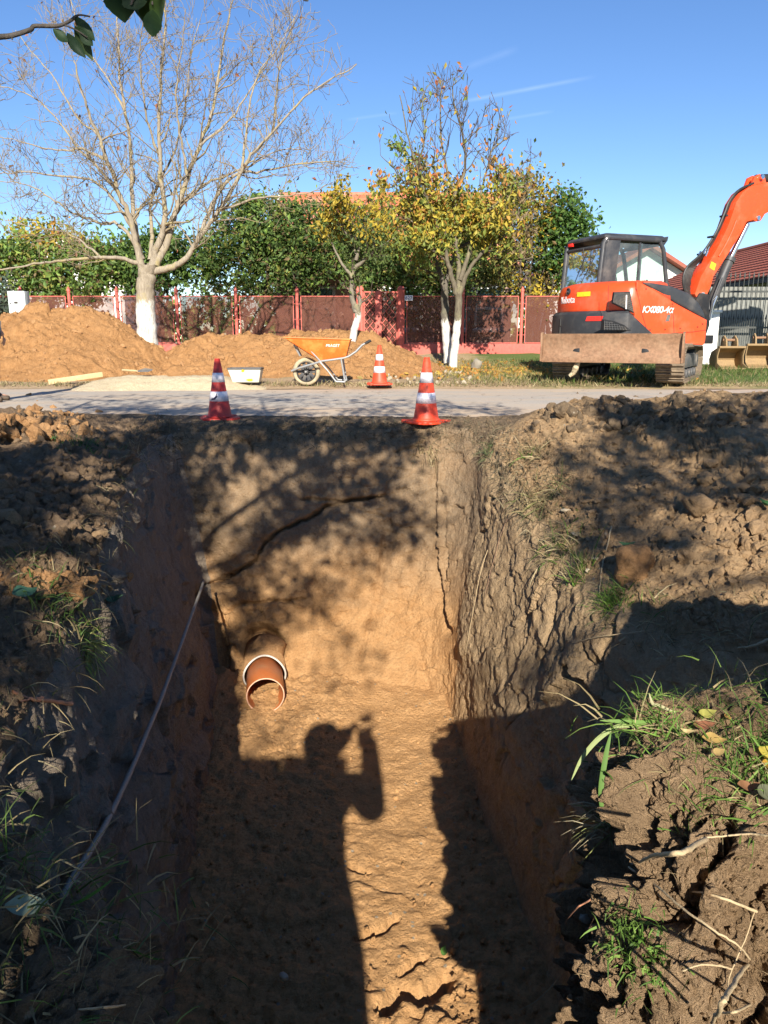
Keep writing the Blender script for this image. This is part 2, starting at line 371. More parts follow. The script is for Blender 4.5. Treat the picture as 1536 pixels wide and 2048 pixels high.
# ------------------------------------------------------------------ the trench: one lofted surface, cut into walls and banks
def crom(P, n_or_t):
    """Catmull-Rom through P (k, ...) at parameters t in [0, k-1]"""
    k = len(P); t = np.asarray(n_or_t, float); i = np.clip(np.floor(t).astype(int), 0, k - 2); f = t - i
    sh = (-1,) + (1,) * (P.ndim - 1); f = f.reshape(sh)
    p0 = np.where((i == 0).reshape(sh), 2 * P[0] - P[1], P[np.maximum(i - 1, 0)]); p1 = P[i]; p2 = P[i + 1]
    p3 = np.where((i == k - 2).reshape(sh), 2 * P[-1] - P[-2], P[np.minimum(i + 2, k - 1)])
    return .5 * (2 * p1 + (p2 - p0) * f + (2 * p0 - 5 * p1 + 4 * p2 - p3) * f ** 2 + (3 * p1 - p0 - 3 * p2 + p3) * f ** 3)
FZ = -2.27
KEYS = [  # floor-in, base, mid-low, mid-high, lip, bank, bank, crest, outer
 [(-.4,.1,-2.5),(-.70,.1,-2.3),(-.76,.1,-1.7),(-.84,.1,-1.1),(-.92,.1,-.45),(-1.3,.1,-.22),(-2.0,.1,-.18),(-3.4,.1,-.1),(-14,-2,-.1)],
 [(-.5,1.4,-2.5),(-.83,1.4,-2.3),(-.88,1.4,-1.7),(-.95,1.4,-1.0),(-1.02,1.4,-.40),(-1.3,1.4,-.24),(-2.0,1.4,-.16),(-3.3,1.5,-.05),(-14,1,-.1)],
 [(-.6,2.7,-2.5),(-.93,2.75,-2.28),(-1.0,2.7,-1.6),(-1.07,2.65,-.95),(-1.17,2.6,-.36),(-1.5,2.7,-.14),(-2.2,2.8,-.08),(-3.4,3.0,.02),(-14,4,-.05)],
 [(-.9,4.4,-2.5),(-1.2,4.4,-2.27),(-1.3,4.35,-1.6),(-1.42,4.3,-.9),(-1.52,4.2,-.26),(-1.85,4.3,-.06),(-2.5,4.4,.04),(-3.6,4.5,.10),(-14,6,0)],
 [(-1.0,5.7,-2.5),(-1.38,5.7,-2.25),(-1.5,5.7,-1.6),(-1.66,5.65,-.9),(-1.82,5.6,-.16),(-2.1,5.75,.03),(-2.8,5.9,.14),(-4.0,6.1,.22),(-14,8,.0)],
 [(-1.2,6.0,-2.5),(-1.50,6.45,-2.2),(-1.66,6.8,-1.5),(-1.86,7.0,-.8),(-2.05,7.12,-.12),(-2.35,7.35,.01),(-3.0,7.5,.05),(-4.2,7.7,.08),(-12,8.6,-.03)],
 [(-1.0,5.9,-2.6),(-1.22,6.45,-2.18),(-1.30,6.82,-1.5),(-1.42,7.08,-.8),(-1.55,7.33,-.10),(-1.62,7.58,-.01),(-1.7,7.9,.02),(-1.9,8.2,.0),(-2.6,9.0,-.06)],
 [(-.4,5.8,-2.6),(-.50,6.42,-2.14),(-.46,6.85,-1.5),(-.42,7.12,-.8),(-.40,7.36,-.08),(-.4,7.6,-.01),(-.4,7.9,.01),(-.4,8.15,.0),(-.4,9.0,-.06)],
 [(.15,5.7,-2.6),(.22,6.30,-2.15),(.30,6.75,-1.5),(.38,7.05,-.8),(.46,7.34,-.06),(.5,7.6,-.01),(.55,7.85,.01),(.6,8.1,.0),(.8,9.0,-.06)],
 [(.30,5.6,-2.6),(.50,6.02,-2.22),(.60,6.35,-1.5),(.72,6.65,-.8),(.86,6.98,-.10),(1.05,7.3,.02),(1.3,7.65,.05),(1.6,8.0,.02),(2.6,9.0,-.06)],
 [(.30,5.2,-2.6),(.58,5.40,-2.27),(.68,5.55,-1.5),(.80,5.75,-.9),(.96,5.95,-.26),(1.25,6.2,.0),(1.62,6.5,.21),(2.2,7.0,.31),(4.2,8.3,-.05)],
 [(.40,4.2,-2.6),(.68,4.3,-2.28),(.84,4.42,-1.5),(.98,4.56,-1.0),(1.12,4.72,-.54),(1.46,5.0,-.24),(1.9,5.5,-.02),(2.9,6.45,.33),(7.5,8.1,-.05)],
 [(.50,3.2,-2.6),(.80,3.3,-2.28),(1.0,3.46,-1.5),(1.14,3.6,-1.05),(1.28,3.76,-.63),(1.68,4.0,-.36),(2.25,4.5,-.10),(3.7,6.2,.36),(12,8,.0)],
 [(.55,2.3,-2.6),(.88,2.4,-2.28),(1.2,2.7,-1.6),(1.44,2.95,-1.1),(1.70,3.16,-.66),(2.08,3.35,-.42),(2.75,3.8,-.14),(4.8,5.6,.36),(14,6,.1)],
 [(.55,.6,-2.6),(.90,.6,-2.28),(1.6,1.6,-1.6),(2.1,2.2,-1.1),(2.5,2.5,-.62),(2.9,2.6,-.42),(3.6,2.7,-.15),(5.6,3.2,.2),(14,3,.1)],
]
KP = np.array(KEYS, float)                                  # (15, 9, 3)
NU, NV = 1250, 390
# spread the columns so that near parts get more of them
ud = np.linspace(0, 14, 800); mid = crom(KP, ud)[:, 3]
seg = np.linalg.norm(np.diff(mid, axis=0), axis=1); wgt = 1 / (1.3 + np.linalg.norm((mid[1:] + mid[:-1]) / 2 - np.array([0, 0, .8]), axis=1))
cum = np.concatenate([[0], np.cumsum(seg * wgt)]); uu = np.interp(np.linspace(0, cum[-1], NU), cum, ud)
vkey = np.array([0, 1, 2, 3, 4, 5, 6, 7, 8.]); vfrac = np.array([0, .05, .28, .50, .70, .82, .905, .975, 1.0])
vv = np.interp(np.linspace(0, 1, NV), vfrac, vkey)
A = crom(KP, uu)                                            # (NU, 9, 3)
G = crom(np.swapaxes(A, 0, 1), vv); G = np.swapaxes(G, 0, 1)  # (NU, NV, 3)
U = np.repeat(uu[:, None], NV, 1); Vv = np.repeat(vv[None, :], NU, 0)
S = np.cumsum(np.concatenate([np.zeros((1, NV)), np.linalg.norm(np.diff(G, axis=0), axis=2)], 0), 0)[:, int(NV * .5)][:, None] * np.ones((1, NV))
T = np.cumsum(np.concatenate([np.zeros((NU, 1)), np.linalg.norm(np.diff(G, axis=1), axis=2)], 1), 1)
du = np.gradient(G, axis=0); dv = np.gradient(G, axis=1); N = np.cross(du, dv); N /= np.linalg.norm(N, axis=2, keepdims=True) + 1e-9
# make the normal point into the open air (towards the trench axis / the sky)
flip = np.sign((N * (np.array([-.3, 3.5, 1.2]) - G)).sum(2)); 
N *= np.sign(np.median(flip))
PX, PY, _ = proj(G)
wall = sst(.8, 1.4, Vv) * (1 - sst(3.75, 4.15, Vv)); bank = sst(3.75, 4.3, Vv)
far = sst(4.7, 5.2, U) * (1 - sst(8.9, 9.6, U)); right = sst(8.8, 9.8, U); left = 1 - sst(4.7, 5.2, U)
fine = .010 * fbm(S * 9, T * 9, 4) + .004 * fbm(S * 36, T * 36, 3)
h = wall * (.05 * fbm(S * 1.3, T * 1.3, 4) + fine)
# left wall: scraped by the bucket, coarse crumbs higher up
ql, el = facet(S * 3.2 + .6 * fbm(S * 2, T * 2, 3), T * 4.5 + .6 * fbm(S * 2 + 5, T * 2, 3)); ql2, el2 = facet(S * 9 + .6 * fbm(S * 6, T * 6, 3), T * 11)
h += left * wall * (.08 * ql * sst(-.1, .15, fbm(S * .9, T * 1.4, 3)) + .035 * ql2 * sst(-.1, .15, fbm(S * 2, T * 2, 3)))
h += left * wall * (.020 * fbm(S * 16, T * 1.6, 3) + .022 * fbm(S * 5, T * 4, 4) + .012 * np.maximum(0, .45 - worley(S * 11, T * 11)[0]))
# right wall: dried slabs with long upright fissures
f1, f2, cid = worley(S * 2.4 + .5 * fbm(S * 2, T * 2, 3), T * .95 + .7 * fbm(S * 3 + 9, T * 3, 3))
g1, g2, gid = worley(S * 6 + .8 * fbm(S * 4, T * 4, 3), T * 3.2 + 1.0 * fbm(S * 4 + 9, T * 4, 3))
fis = np.exp(-((f2 - f1) / .04) ** 2) * sst(.0, .2, fbm(S * 1.7 + 4, T * 1.1, 3)); fis2 = np.exp(-((g2 - g1) / .05) ** 2) * sst(.02, .2, fbm(S * 2.6, T * 2.0 + 7, 3))
rw = right * wall
qa, ea = facet(S * 1.5 + .7 * fbm(S * 2, T * 2.4, 4), T * 2.1 + .9 * fbm(S * 3 + 9, T * 3, 4)); qb, eb = facet(S * 4 + .8 * fbm(S * 4, T * 5, 3), T * 5.5 + .9 * fbm(S * 6 + 9, T * 5, 3)); qc, ec = facet(S * 13 + .6 * fbm(S * 10, T * 14, 3), T * 17 + .6 * fbm(S * 14 + 5, T * 14, 3))
upr = 1 - sst(11.6, 12.4, U); frac = sst(-.08, .16, fbm(S * .9 + 3, T * .8 + 11, 2))
h += rw * (.046 * qa * (.25 + .75 * frac) + .009 * qb * sst(-.2, .1, fbm(S * 1.5, T * 1.5 + 30, 3)) + .007 * qc - upr * frac * (.050 * fis + .006 * fis2) + .022 * fbm(S * 3.5, T * 5, 5))
# far wall: flakes, then the big cracks and bucket grooves where the photograph has them
f1, f2, cid = worley(S * 3.4 + .9 * fbm(S * 2.2, T * 2.2, 3), T * 4.2 + .9 * fbm(S * 2.2 + 5, T * 2.2, 3))
fw = far * wall
qf, ef = facet(S * 7 + .7 * fbm(S * 5, T * 5, 3), T * 8 + .7 * fbm(S * 5 + 5, T * 5, 3)); qg, eg = facet(S * 19 + .6 * fbm(S * 12, T * 12, 3), T * 17 + .6 * fbm(S * 12 + 5, T * 12, 3)); h += fw * (.009 * qg * sst(-.1, .12, fbm(S * 2.2 + 40, T * 2.2, 3)) + .022 * qf * sst(-.05, .15, fbm(S * 1.6, T * 1.6 + 8, 3)))
h += fw * (.026 * (cid - .5) * sst(-.1, .2, fbm(S * 1.2 + 3, T * 1.2, 2)) - .012 * np.exp(-((f2 - f1) / .05) ** 2) * sst(.0, .25, fbm(S * 1.5, T * 1.5 + 3, 2)) + .012 * fbm(S * 5, T * 6, 4))
h += fw * .010 * fbm(S * 22, T * 1.2, 3) * sst(600, 760, PX)
wob = 8 * fbm(PX / 26, PY / 26, 4, .65)
def crack(pts, w, depth, step=0.0):
    global h
    d, t = polydist(PX + wob, PY + wob * .7, pts); tp = np.minimum(1, np.minimum(t, 1 - t) * 6 + .25)
    h += -depth * np.exp(-(d / (w * tp + .4)) ** 2)
    return d
msk = (U > 4.4) & (U < 10.2) & (Vv > .9) & (Vv < 4.6)
big = [(405,1172),(440,1160),(490,1132),(515,1118),(527,1085),(560,1062),(605,1042),(650,1012),(700,1000),(770,992)]
for pts, w, dp in ((big, 2.2, .11), ([(600,998),(640,1000),(700,1002),(768,994)], 2.2, .06), ([(700,1008),(730,1022),(770,1036)], 1.6, .03),
                   ([(440,1228),(480,1208),(540,1202),(612,1197)], 2.2, .07), ([(408,1180),(425,1210),(437,1228),(452,1260)], 2.8, .07),
                   ([(780,1035),(787,1070),(782,1120),(778,1160)], 1.6, .03), ([(500,880),(505,910),(500,918)], 2.5, .06),
                   ([(790,905),(820,893),(845,880)], 2.0, .05), ([(455,1300),(450,1360),(455,1420)], 2.5, .05), ([(470,1290),(478,1330)], 2, .04)):
    crack(pts, w, dp)
ab = inpoly(PX, PY, [(330,860)] + [(405,1168),(440,1156),(490,1128),(515,1112),(527,1080),(560,1058),(605,1038),(650,1008),(700,996),(770,988)] + [(790,900),(700,850)])
h += fw * ab * .022
for pts, w, dp in (([(868,925),(866,1000),(868,1090),(878,1180),(897,1262)], 8, .055), ([(880,930),(874,1000),(878,1100),(888,1180),(908,1250)], 4.0, -.035),
                   ([(775,1050),(765,1130),(752,1215),(740,1250)], 9, .045), ([(822,960),(824,1060),(826,1120)], 3, .014), ([(738,1240),(722,1320)], 3.5, .03), ([(760,1075),(752,1150)], 4, -.025),
                   ([(835,1240),(862,1228),(872,1205)], 7, .02), ([(835,1290),(848,1350),(858,1380)], 6, .03), ([(888,1010),(890,1100),(898,1180)], 1.6, .03)):
    d, t = polydist(PX, PY, pts); h += -dp * np.exp(-(d / w) ** 2) * msk
# hollow round the pipe and a ledge over it
d = np.hypot((PX - 522) / 1.0, (PY - 1300) / 1.15); h += -.10 * fw * (1 - sst(34, 52, d))
h += -.10 * np.exp(-(polydist(PX, PY, [(487,1285),(500,1262),(525,1255),(550,1264),(563,1290)])[0] / 5) ** 2) * msk
h += -.09 * np.exp(-(polydist(PX, PY, [(410,1190),(432,1260),(445,1400)])[0] / 14) ** 2) * (U > 4) * (U < 6.2)
# dark recess under the sod at the head of the wall
h += -.05 * fw * np.exp(-((PY - 878) / 9) ** 2) * sst(-.05, .15, fbm(S * 2.5, T * 1 + 2, 3))
# banks: loose soil of clods of all sizes
bh = .10 * fbm(S * .9, T * .9, 4) + .03 * fbm(S * 4, T * 4, 4)
for sc, amp, thr in ((3.0, .055, .1), (6.5, .036, .0), (14, .026, -.1), (30, .017, -.2), (60, .008, -.2)):
    q, e = facet(S * sc + .5 * fbm(S * sc * .7, T * sc * .7, 3), T * sc + .5 * fbm(S * sc * .7 + 7, T * sc * .7, 3))
    bh = bh + amp * (np.maximum(q, -.25) - .06 * np.exp(-(e / .12) ** 2)) * sst(thr - .12, thr + .2, fbm(S * sc * .22, T * sc * .22 + sc, 3))
verge = sst(4.9, 5.4, U) * (1 - sst(9.2, 9.9, U))
bh = bh * (1 - .82 * verge) + .012 * verge * fbm(S * 12, T * 12, 4) * 1.5
fade = 1 - sst(7.0, 7.8, Vv) * .7
h += bank * bh * fade
# lip: crumbled edge
h += np.exp(-((Vv - 4.0) / .30) ** 2) * (.06 * fbm(S * 2.1 + 5, T * 2, 4) + .03 * fbm(S * 9, T * 9, 3))
G2 = G + N * h[..., None]
Fq = grid_faces(NU, NV); iu = Fq[:, 0] // NV; iv = Fq[:, 0] % NV
def cut(name, u0, u1, v0, v1, mat, label):
    m = (uu[iu] >= u0) & (uu[iu] < u1) & (vv[iv] >= v0) & (vv[iv] < v1); f = Fq[m]
    used = np.unique(f); remap = np.zeros(NU * NV, np.int32); remap[used] = np.arange(len(used))
    o = link(name, np_mesh(name, G2.reshape(-1, 3)[used], remap[f], [mat]))
    return tag(o, label, name.replace('_', ' ').split(' ')[-1], kind='structure')
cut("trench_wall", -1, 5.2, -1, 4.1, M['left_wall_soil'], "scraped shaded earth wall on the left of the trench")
cut("trench_wall", 5.2, 9.4, -1, 4.1, M['trench_soil'], "far earth wall of the trench with a long jagged crack")
cut("trench_wall", 9.4, 15, -1, 4.1, M['right_soil'], "sunlit earth wall on the right with upright fissures")
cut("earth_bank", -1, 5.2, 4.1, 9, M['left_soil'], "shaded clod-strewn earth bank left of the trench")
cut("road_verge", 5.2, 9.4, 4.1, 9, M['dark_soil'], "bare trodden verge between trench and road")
cut("earth_bank", 9.4, 15, 4.1, 9, M['bank_soil'], "high earth bank of loose soil right of the trench")

# ------------------------------------------------------------------ trench floor
nx, ny = 270, 560
yy = np.exp(np.linspace(math.log(1.2), math.log(7.0), ny)); xx = np.linspace(-1.9, 1.3, nx)
X, Y = np.meshgrid(xx, yy, indexing='ij')
Z = np.full(X.shape, FZ) + .03 * fbm(X * 1.2, Y * 1.2, 3) + .10 * sst(5.3, 6.4, Y) + .022 * fbm(X * 5, Y * 5, 4) + .010 * fbm(X * 20, Y * 20, 3)
Z += .04 * sst(.35, .8, np.abs(X + .25 - .0) - .12 * (6.4 - Y) * 0) * fbm(X * 3 + 2, Y * 3, 3)
FX_, FY_, _ = proj(np.stack([X, Y, Z], -1))
shade_side = 1 - sst(620, 760, FX_) * (1 - sst(860, 930, FX_))
for sc, amp, thr in ((9, .030, .45), (20, .018, .3), (42, .008, .2)):
    f1, f2, cid = worley(X * sc + .3 * fbm(X * sc, Y * sc, 2), Y * sc)
    Z += amp * np.sqrt(np.maximum(0, 1 - (f1 / .6) ** 2)) * sst(thr, .95, cid) * (.25 + .75 * np.clip(shade_side + sst(1850, 2040, FY_), 0, 1))
# crumbly break lines across the dug floor
f1, f2, cid = worley(X * 3.5 + .8 * fbm(X * 3, Y * 3, 3), Y * 6.5 + .8 * fbm(X * 3 + 4, Y * 3, 3))
near_ = sst(1500, 1900, FY_)
Z += near_ * (.018 * (cid - .5) - .018 * np.exp(-((f2 - f1) / .05) ** 2) * sst(-.05, .2, fbm(X * 2, Y * 2, 3)))
for pts, w, dp in (([(770,2010),(800,1985),(850,1990),(890,1960)], 16, .11), ([(710,1876),(760,1862),(790,1840)], 5, .06), ([(700,1732),(735,1745)], 4, .05), ([(800,1945),(845,1915)], 6, .05)):
    d, t = polydist(FX_ + 6 * fbm(FX_ / 14, FY_ / 14, 3), FY_, pts); Z += -dp * np.exp(-(d / w) ** 2)
tag(link("trench_floor", np_mesh("trench_floor", np.stack([X, Y, Z], -1), grid_faces(nx, ny), [M['floor_soil']])), "dug orange earth floor of the trench", "floor", kind='structure')

# ------------------------------------------------------------------ near end: lower ground with a dug ramp, behind and below the picture
nx, ny = 220, 200
xx = np.linspace(-14, 14, nx); xx = np.sign(xx) * (np.abs(xx) / 14) ** 2.0 * 14; yy = np.linspace(-30, 1.15, ny); yy = 1.15 - ((1.15 - yy) / 31.15) ** 2.2 * 31.15
X, Y = np.meshgrid(xx, yy, indexing='ij')
Z = -.72 + .03 * fbm(X * 3, Y * 3, 4) + .5 * sst(.6, 1.6, np.abs(X + .1)) * .5
slot = sst(-.22, -.12, X) * (1 - sst(.42, .62, X)); ramp = -.80 - .62 * (Y + .0); Z = np.where(Y > -.6, Z * (1 - slot) + np.minimum(Z, ramp) * slot, Z)
tag(link("ground", np_mesh("ground", np.stack([X, Y, Z], -1), grid_faces(nx, ny), [M['dark_soil']])), "trodden earth behind the near end of the trench", "ground", kind='structure')
# ------------------------------------------------------------------ sod blocks at the near edge
def sod(name, keys, rows_n, cols_n, mat, seed, label, amp=1.0, base=.2):
    K = np.array(keys, float); ku = np.linspace(0, len(K) - 1, cols_n); kv = np.linspace(0, K.shape[1] - 1, rows_n)
    A = crom(K, ku); G = np.swapaxes(crom(np.swapaxes(A, 0, 1), kv), 0, 1)
    S = np.cumsum(np.concatenate([np.zeros((1, rows_n)), np.linalg.norm(np.diff(G, axis=0), axis=2)], 0), 0).max(1)[:, None] * np.ones((1, rows_n)) + seed
    T = np.cumsum(np.concatenate([np.zeros((cols_n, 1)), np.linalg.norm(np.diff(G, axis=1), axis=2)], 1), 1) + seed
    N = np.cross(np.gradient(G, axis=0), np.gradient(G, axis=1)); N /= np.linalg.norm(N, axis=2, keepdims=True) + 1e-9
    c = G.mean((0, 1)) + np.array([0, .25, -.25]); N *= np.sign(np.median(((G - c) * N).sum(2)))
    VK = np.repeat(kv[None, :], cols_n, 0); face = sst(1.7, 2.3, VK)
    h = .05 * fbm(S * 2.2, T * 2.2, 4) + .022 * fbm(S * 8, T * 8, 4) + .008 * fbm(S * 30, T * 30, 3)
    for sc, a in ((3.4, .12), (7, .075), (15, .042), (32, .024), (70, .011)):
        q, e = facet(S * sc + .55 * fbm(S * sc * .7, T * sc * .7, 3), T * sc + .55 * fbm(S * sc * .7 + 5, T * sc * .7, 3))
        h = h + a * amp * (np.maximum(q, -.35) - .40 * np.exp(-(e / .10) ** 2)) * (base + (1 - base) * face)
    h = h - face * .10 * amp * sst(.10, .28, fbm(S * 3 + 20, T * 3, 3))
    G2 = G + N * h[..., None]
    o = link(name, np_mesh(name, G2, grid_faces(cols_n, rows_n), [mat])); tag(o, label, "earth", kind='structure')
    return G2, N, VK
SODR = [ # inner, top, rim, face, foot
 [(1.15,2.35,-.6),(.85,2.25,-.45),(.72,2.15,-.55),(.70,2.15,-1.0),(.70,2.2,-1.6)],
 [(1.15,2.1,-.22),(.80,1.98,-.19),(.66,1.92,-.25),(.60,1.88,-.75),(.58,1.85,-1.5)],
 [(1.2,1.95,-.16),(.79,1.75,-.14),(.60,1.66,-.17),(.53,1.58,-.60),(.47,1.45,-1.3)],
 [(1.25,1.9,-.15),(.88,1.62,-.14),(.64,1.47,-.16),(.50,1.33,-.52),(.39,1.15,-1.1)],
 [(1.35,1.9,-.15),(1.05,1.55,-.14),(.82,1.38,-.17),(.64,1.20,-.50),(.47,1.0,-1.0)],
 [(1.7,1.9,-.13),(1.4,1.48,-.12),(1.18,1.30,-.13),(1.0,1.12,-.48),(.85,.9,-1.0)],
 [(2.4,1.9,-.05),(2.1,1.4,-.02),(1.9,1.2,-.05),(1.7,1.02,-.46),(1.6,.8,-1.0)],
]
sodG, sodN, sodV = sod("sod_bank", SODR, 310, 450, M['sod_soil'], 3.1, "sunlit broken sod of earth at the near right edge of the trench", .82)
SODL = [
 [(-2.2,.9,-.12),(-1.9,1.25,-.10),(-1.7,1.45,-.14),(-1.6,1.5,-.6),(-1.6,1.5,-1.2)],
 [(-1.4,.8,-.16),(-1.2,1.15,-.15),(-1.05,1.38,-.20),(-1.0,1.45,-.6),(-1.0,1.45,-1.3)],
 [(-1.2,.7,-.20),(-.95,1.05,-.20),(-.78,1.33,-.22),(-.78,1.42,-.6),(-.8,1.45,-1.4)],
 [(-1.1,.6,-.24),(-.80,.95,-.26),(-.60,1.25,-.28),(-.62,1.32,-.7),(-.7,1.38,-1.5)],
 [(-1.0,.5,-.28),(-.68,.85,-.31),(-.45,1.08,-.37),(-.50,1.15,-.8),(-.6,1.2,-1.5)],
 [(-1.0,.3,-.30),(-.65,.6,-.38),(-.42,.85,-.47),(-.47,.9,-.9),(-.6,.95,-1.5)],
]
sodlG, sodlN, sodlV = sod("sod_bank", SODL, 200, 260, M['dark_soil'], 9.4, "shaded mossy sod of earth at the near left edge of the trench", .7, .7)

# unseen heap added right of the near sod, shaped to shade the right wall
X, Y = np.meshgrid(np.linspace(.5, 4.6, 170), np.linspace(.2, 2.8, 120), indexing='ij'); d = np.hypot(np.maximum(1.42 - X, 0) + np.maximum(X - 3.4, 0), Y - 1.35); d = np.sqrt(d ** 2 + .05 ** 2) - .05
q, e = facet(X * 5 + .5 * fbm(X * 3, Y * 3, 3), Y * 5 + .5 * fbm(X * 3 + 5, Y * 3, 3)); q2, e2 = facet(X * 12 + .5 * fbm(X * 9, Y * 9, 3), Y * 12)
Z = .80 - 2.0 * d + .10 * fbm(X * 2, Y * 2, 4) + .07 * q + .035 * q2 - .03; Fh = grid_faces(170, 120); Fh = Fh[~((Z.ravel() < -.75 + .45 * (X.ravel() > 1.1) * 0)[Fh].any(1)) & (X.ravel()[Fh].min(1) > .8)]
tag(link("dirt_pile", np_mesh("dirt_pile", np.stack([X - 2.4, Y - 1.35, Z + .5], -1), Fh, [M['bank_soil']]), None, Vector((2.4, 1.35, -.5))), "steep heap of brown spoil to the right of the near sod", "dirt pile")

# ------------------------------------------------------------------ road and the land beyond it
def gz(x, y):
    """height of the land beyond the road"""
    y = np.asarray(y, float); x = np.asarray(x, float)
    return np.interp(y, [12.6, 13.4, 15, 18, 19.5, 20.8, 23, 40, 400], [-.02, .05, .08, .13, .24, .40, .42, .5, 0.6])
t = NT("asphalt"); g = t.n("NewGeometry"); v = g.outputs['Position']; sx = t.n("SeparateXYZ"); t.l(v, sx.inputs[0])
n1 = t.noise(t.scalev(v, (.35, 1.6, 1)), 1.1, 5, .6); n2 = t.noise(v, 40, 4, .7); n3 = t.noise(v, 5, 5, .6)
c = t.mix(t.mrange(n2, .3, .7), (.33, .295, .245), (.47, .42, .35)); 
edge = t.math('ADD', t.mrange(sx.outputs[1], 7.6, 9.6, 1.0, 0), t.mrange(sx.outputs[1], 12.0, 13.2, 0, 1.0))
dirt = t.math('MULTIPLY', t.math('ADD', edge, t.mrange(n1, .42, .62, 0, .7)), t.mrange(n3, .3, .65, .35, 1.0))
c = t.mix(dirt, c, (.52, .385, .255)); vo = t.n('TexVoronoi', feature='DISTANCE_TO_EDGE'); vo.inputs['Scale'].default_value = .75; dv_ = t.n('VectorMath', operation='ADD'); nzv = t.n('TexNoise'); nzv.inputs['Scale'].default_value = 2.5; t.l(v, nzv.inputs['Vector']); t.l(v, dv_.inputs[0]); t.l(nzv.outputs['Color'], dv_.inputs[1]); t.l(dv_.outputs[0], vo.inputs['Vector'])
ck = t.math('MULTIPLY', t.mrange(vo.outputs['Distance'], .0, .018, 1, 0), t.mrange(n3, .42, .55)); c = t.mix(t.math('MULTIPLY', ck, .7), c, (.10, .09, .075)); t.bump(n2, .35, .006); M['asphalt'] = t.done(c, .9, 0, .2)
nx, ny = 500, 60
xx = np.linspace(-1, 1, nx); xx = np.sign(xx) * np.abs(xx) ** 2 * 90; yy = np.linspace(7.7, 13.5, ny); X, Y = np.meshgrid(xx, yy, indexing='ij')
Z = .012 + .015 * fbm(X * .5, Y * .5, 3) * 1.0 - .03 * ((Y - 10.6) / 2.8) ** 2 + .006 * fbm(X * 3, Y * 3, 3)
tag(link("road", np_mesh("road", np.stack([X, Y, Z], -1), grid_faces(nx, ny), [M['asphalt']])), "dusty grey asphalt village road beyond the trench", "road", kind='structure')
t = NT("verge_ground"); g = t.n("NewGeometry"); v = g.outputs['Position']; sx = t.n("SeparateXYZ"); t.l(v, sx.inputs[0])
n1 = t.noise(v, .9, 5, .6); n2 = t.noise(v, 18, 5, .7); n3 = t.noise(v, 90, 3, .7)
soil = t.mix(t.mrange(n2, .3, .7), (.30, .205, .12), (.46, .34, .21)); gr = t.mix(t.mrange(n3, .3, .7), (.06, .095, .025), (.15, .19, .06))
dry = t.mix(t.mrange(n2, .3, .7), (.22, .175, .09), (.38, .31, .16))
k = t.math('ADD', t.math('ADD', t.mrange(sx.outputs[0], .9, 3.4, 0, .62), t.mrange(sx.outputs[1], 13.0, 15, -.3, 0)), t.mrange(n1, .3, .7, -.35, .35))
c = t.mix(t.mrange(k, .05, .3), soil, dry); c = t.mix(t.mrange(k, .25, .5), c, gr)
t.bump(n2, .7, .03); M['verge_ground'] = t.done(c, .95, 0, .1)
nx, ny = 420, 200
xx = np.linspace(-1, 1, nx); xx = np.sign(xx) * np.abs(xx) ** 2.6 * 500 ; yy = 12.75 + np.linspace(0, 1, ny) ** 3.2 * 600; X, Y = np.meshgrid(xx, yy, indexing='ij')
wv = .25 * fbm(X * .8, X * 0 + 3, 4) * (Y < 13.3); Z = gz(X, Y - wv) + (.05 * fbm(X * 1.3, Y * 1.3, 4) + .015 * fbm(X * 8, Y * 8, 3)) * (Y < 22) * sst(12.75, 13.5, Y)
tag(link("ground", np_mesh("ground", np.stack([X, Y, Z], -1), grid_faces(nx, ny), [M['verge_ground']])), "grassy verge and land beyond the road", "ground", kind='structure')
# ------------------------------------------------------------------ vegetation helpers
def leaf_mesh(name, C, size, pal, rng, mats, droop=.3, aspect=.55, fold=.25, per=None):
    """one diamond leaf, folded along its rib, per centre"""
    n = len(C); C = np.asarray(C, np.float32); sz = size * (.6 + .8 * rng.rand(n)) if np.isscalar(size) else size
    d = rng.normal(size=(n, 3)); d[:, 2] -= droop; d /= np.linalg.norm(d, axis=1, keepdims=True)
    a = rng.normal(size=(n, 3)); s = np.cross(d, a); s /= np.linalg.norm(s, axis=1, keepdims=True) + 1e-9; nn = np.cross(s, d)
    L = (sz * .5)[:, None]; W = L * aspect; f = L * fold
    V = np.stack([C - d * L, C + s * W + nn * f - d * L * .1, C + d * L, C - s * W + nn * f - d * L * .1], 1).reshape(-1, 3)
    b = np.arange(n)[:, None] * 4; F = np.concatenate([b + np.array([[0, 1, 2]]), b + np.array([[0, 2, 3]])], 0)
    pal = np.asarray(pal); c = pal[rng.randint(0, len(pal), n)] if per is None else per
    c = np.clip(c * (.75 + .5 * rng.rand(n, 1)), 0, 1)
    return np_mesh(name, V, F, mats, smooth=False, col=np.repeat(c, 4, 0))
def blob_points(blobs, n, rng, clump=.35, per_clump=26, shell=.5):
    """points gathered in clumps inside ellipsoids ((cx,cy,cz),(rx,ry,rz))"""
    vol = np.array([b[1][0] * b[1][1] * b[1][2] for b in blobs]) ** .8; vol /= vol.sum(); out = []
    for b, w in zip(blobs, vol):
        k = max(1, int(n * w / per_clump)); u = rng.normal(size=(k, 3)); u /= np.linalg.norm(u, axis=1, keepdims=True)
        r = rng.rand(k, 1) ** (1 / 3.) * (1 - shell) + shell * (.75 + .35 * rng.rand(k, 1))
        c = np.array(b[0]) + u * r * np.array(b[1])
        m = per_clump; p = np.repeat(c, m, 0) + rng.normal(size=(k * m, 3)) * clump * (.5 + rng.rand(k * m, 1)) * .6
        out.append(p)
    return np.concatenate(out)
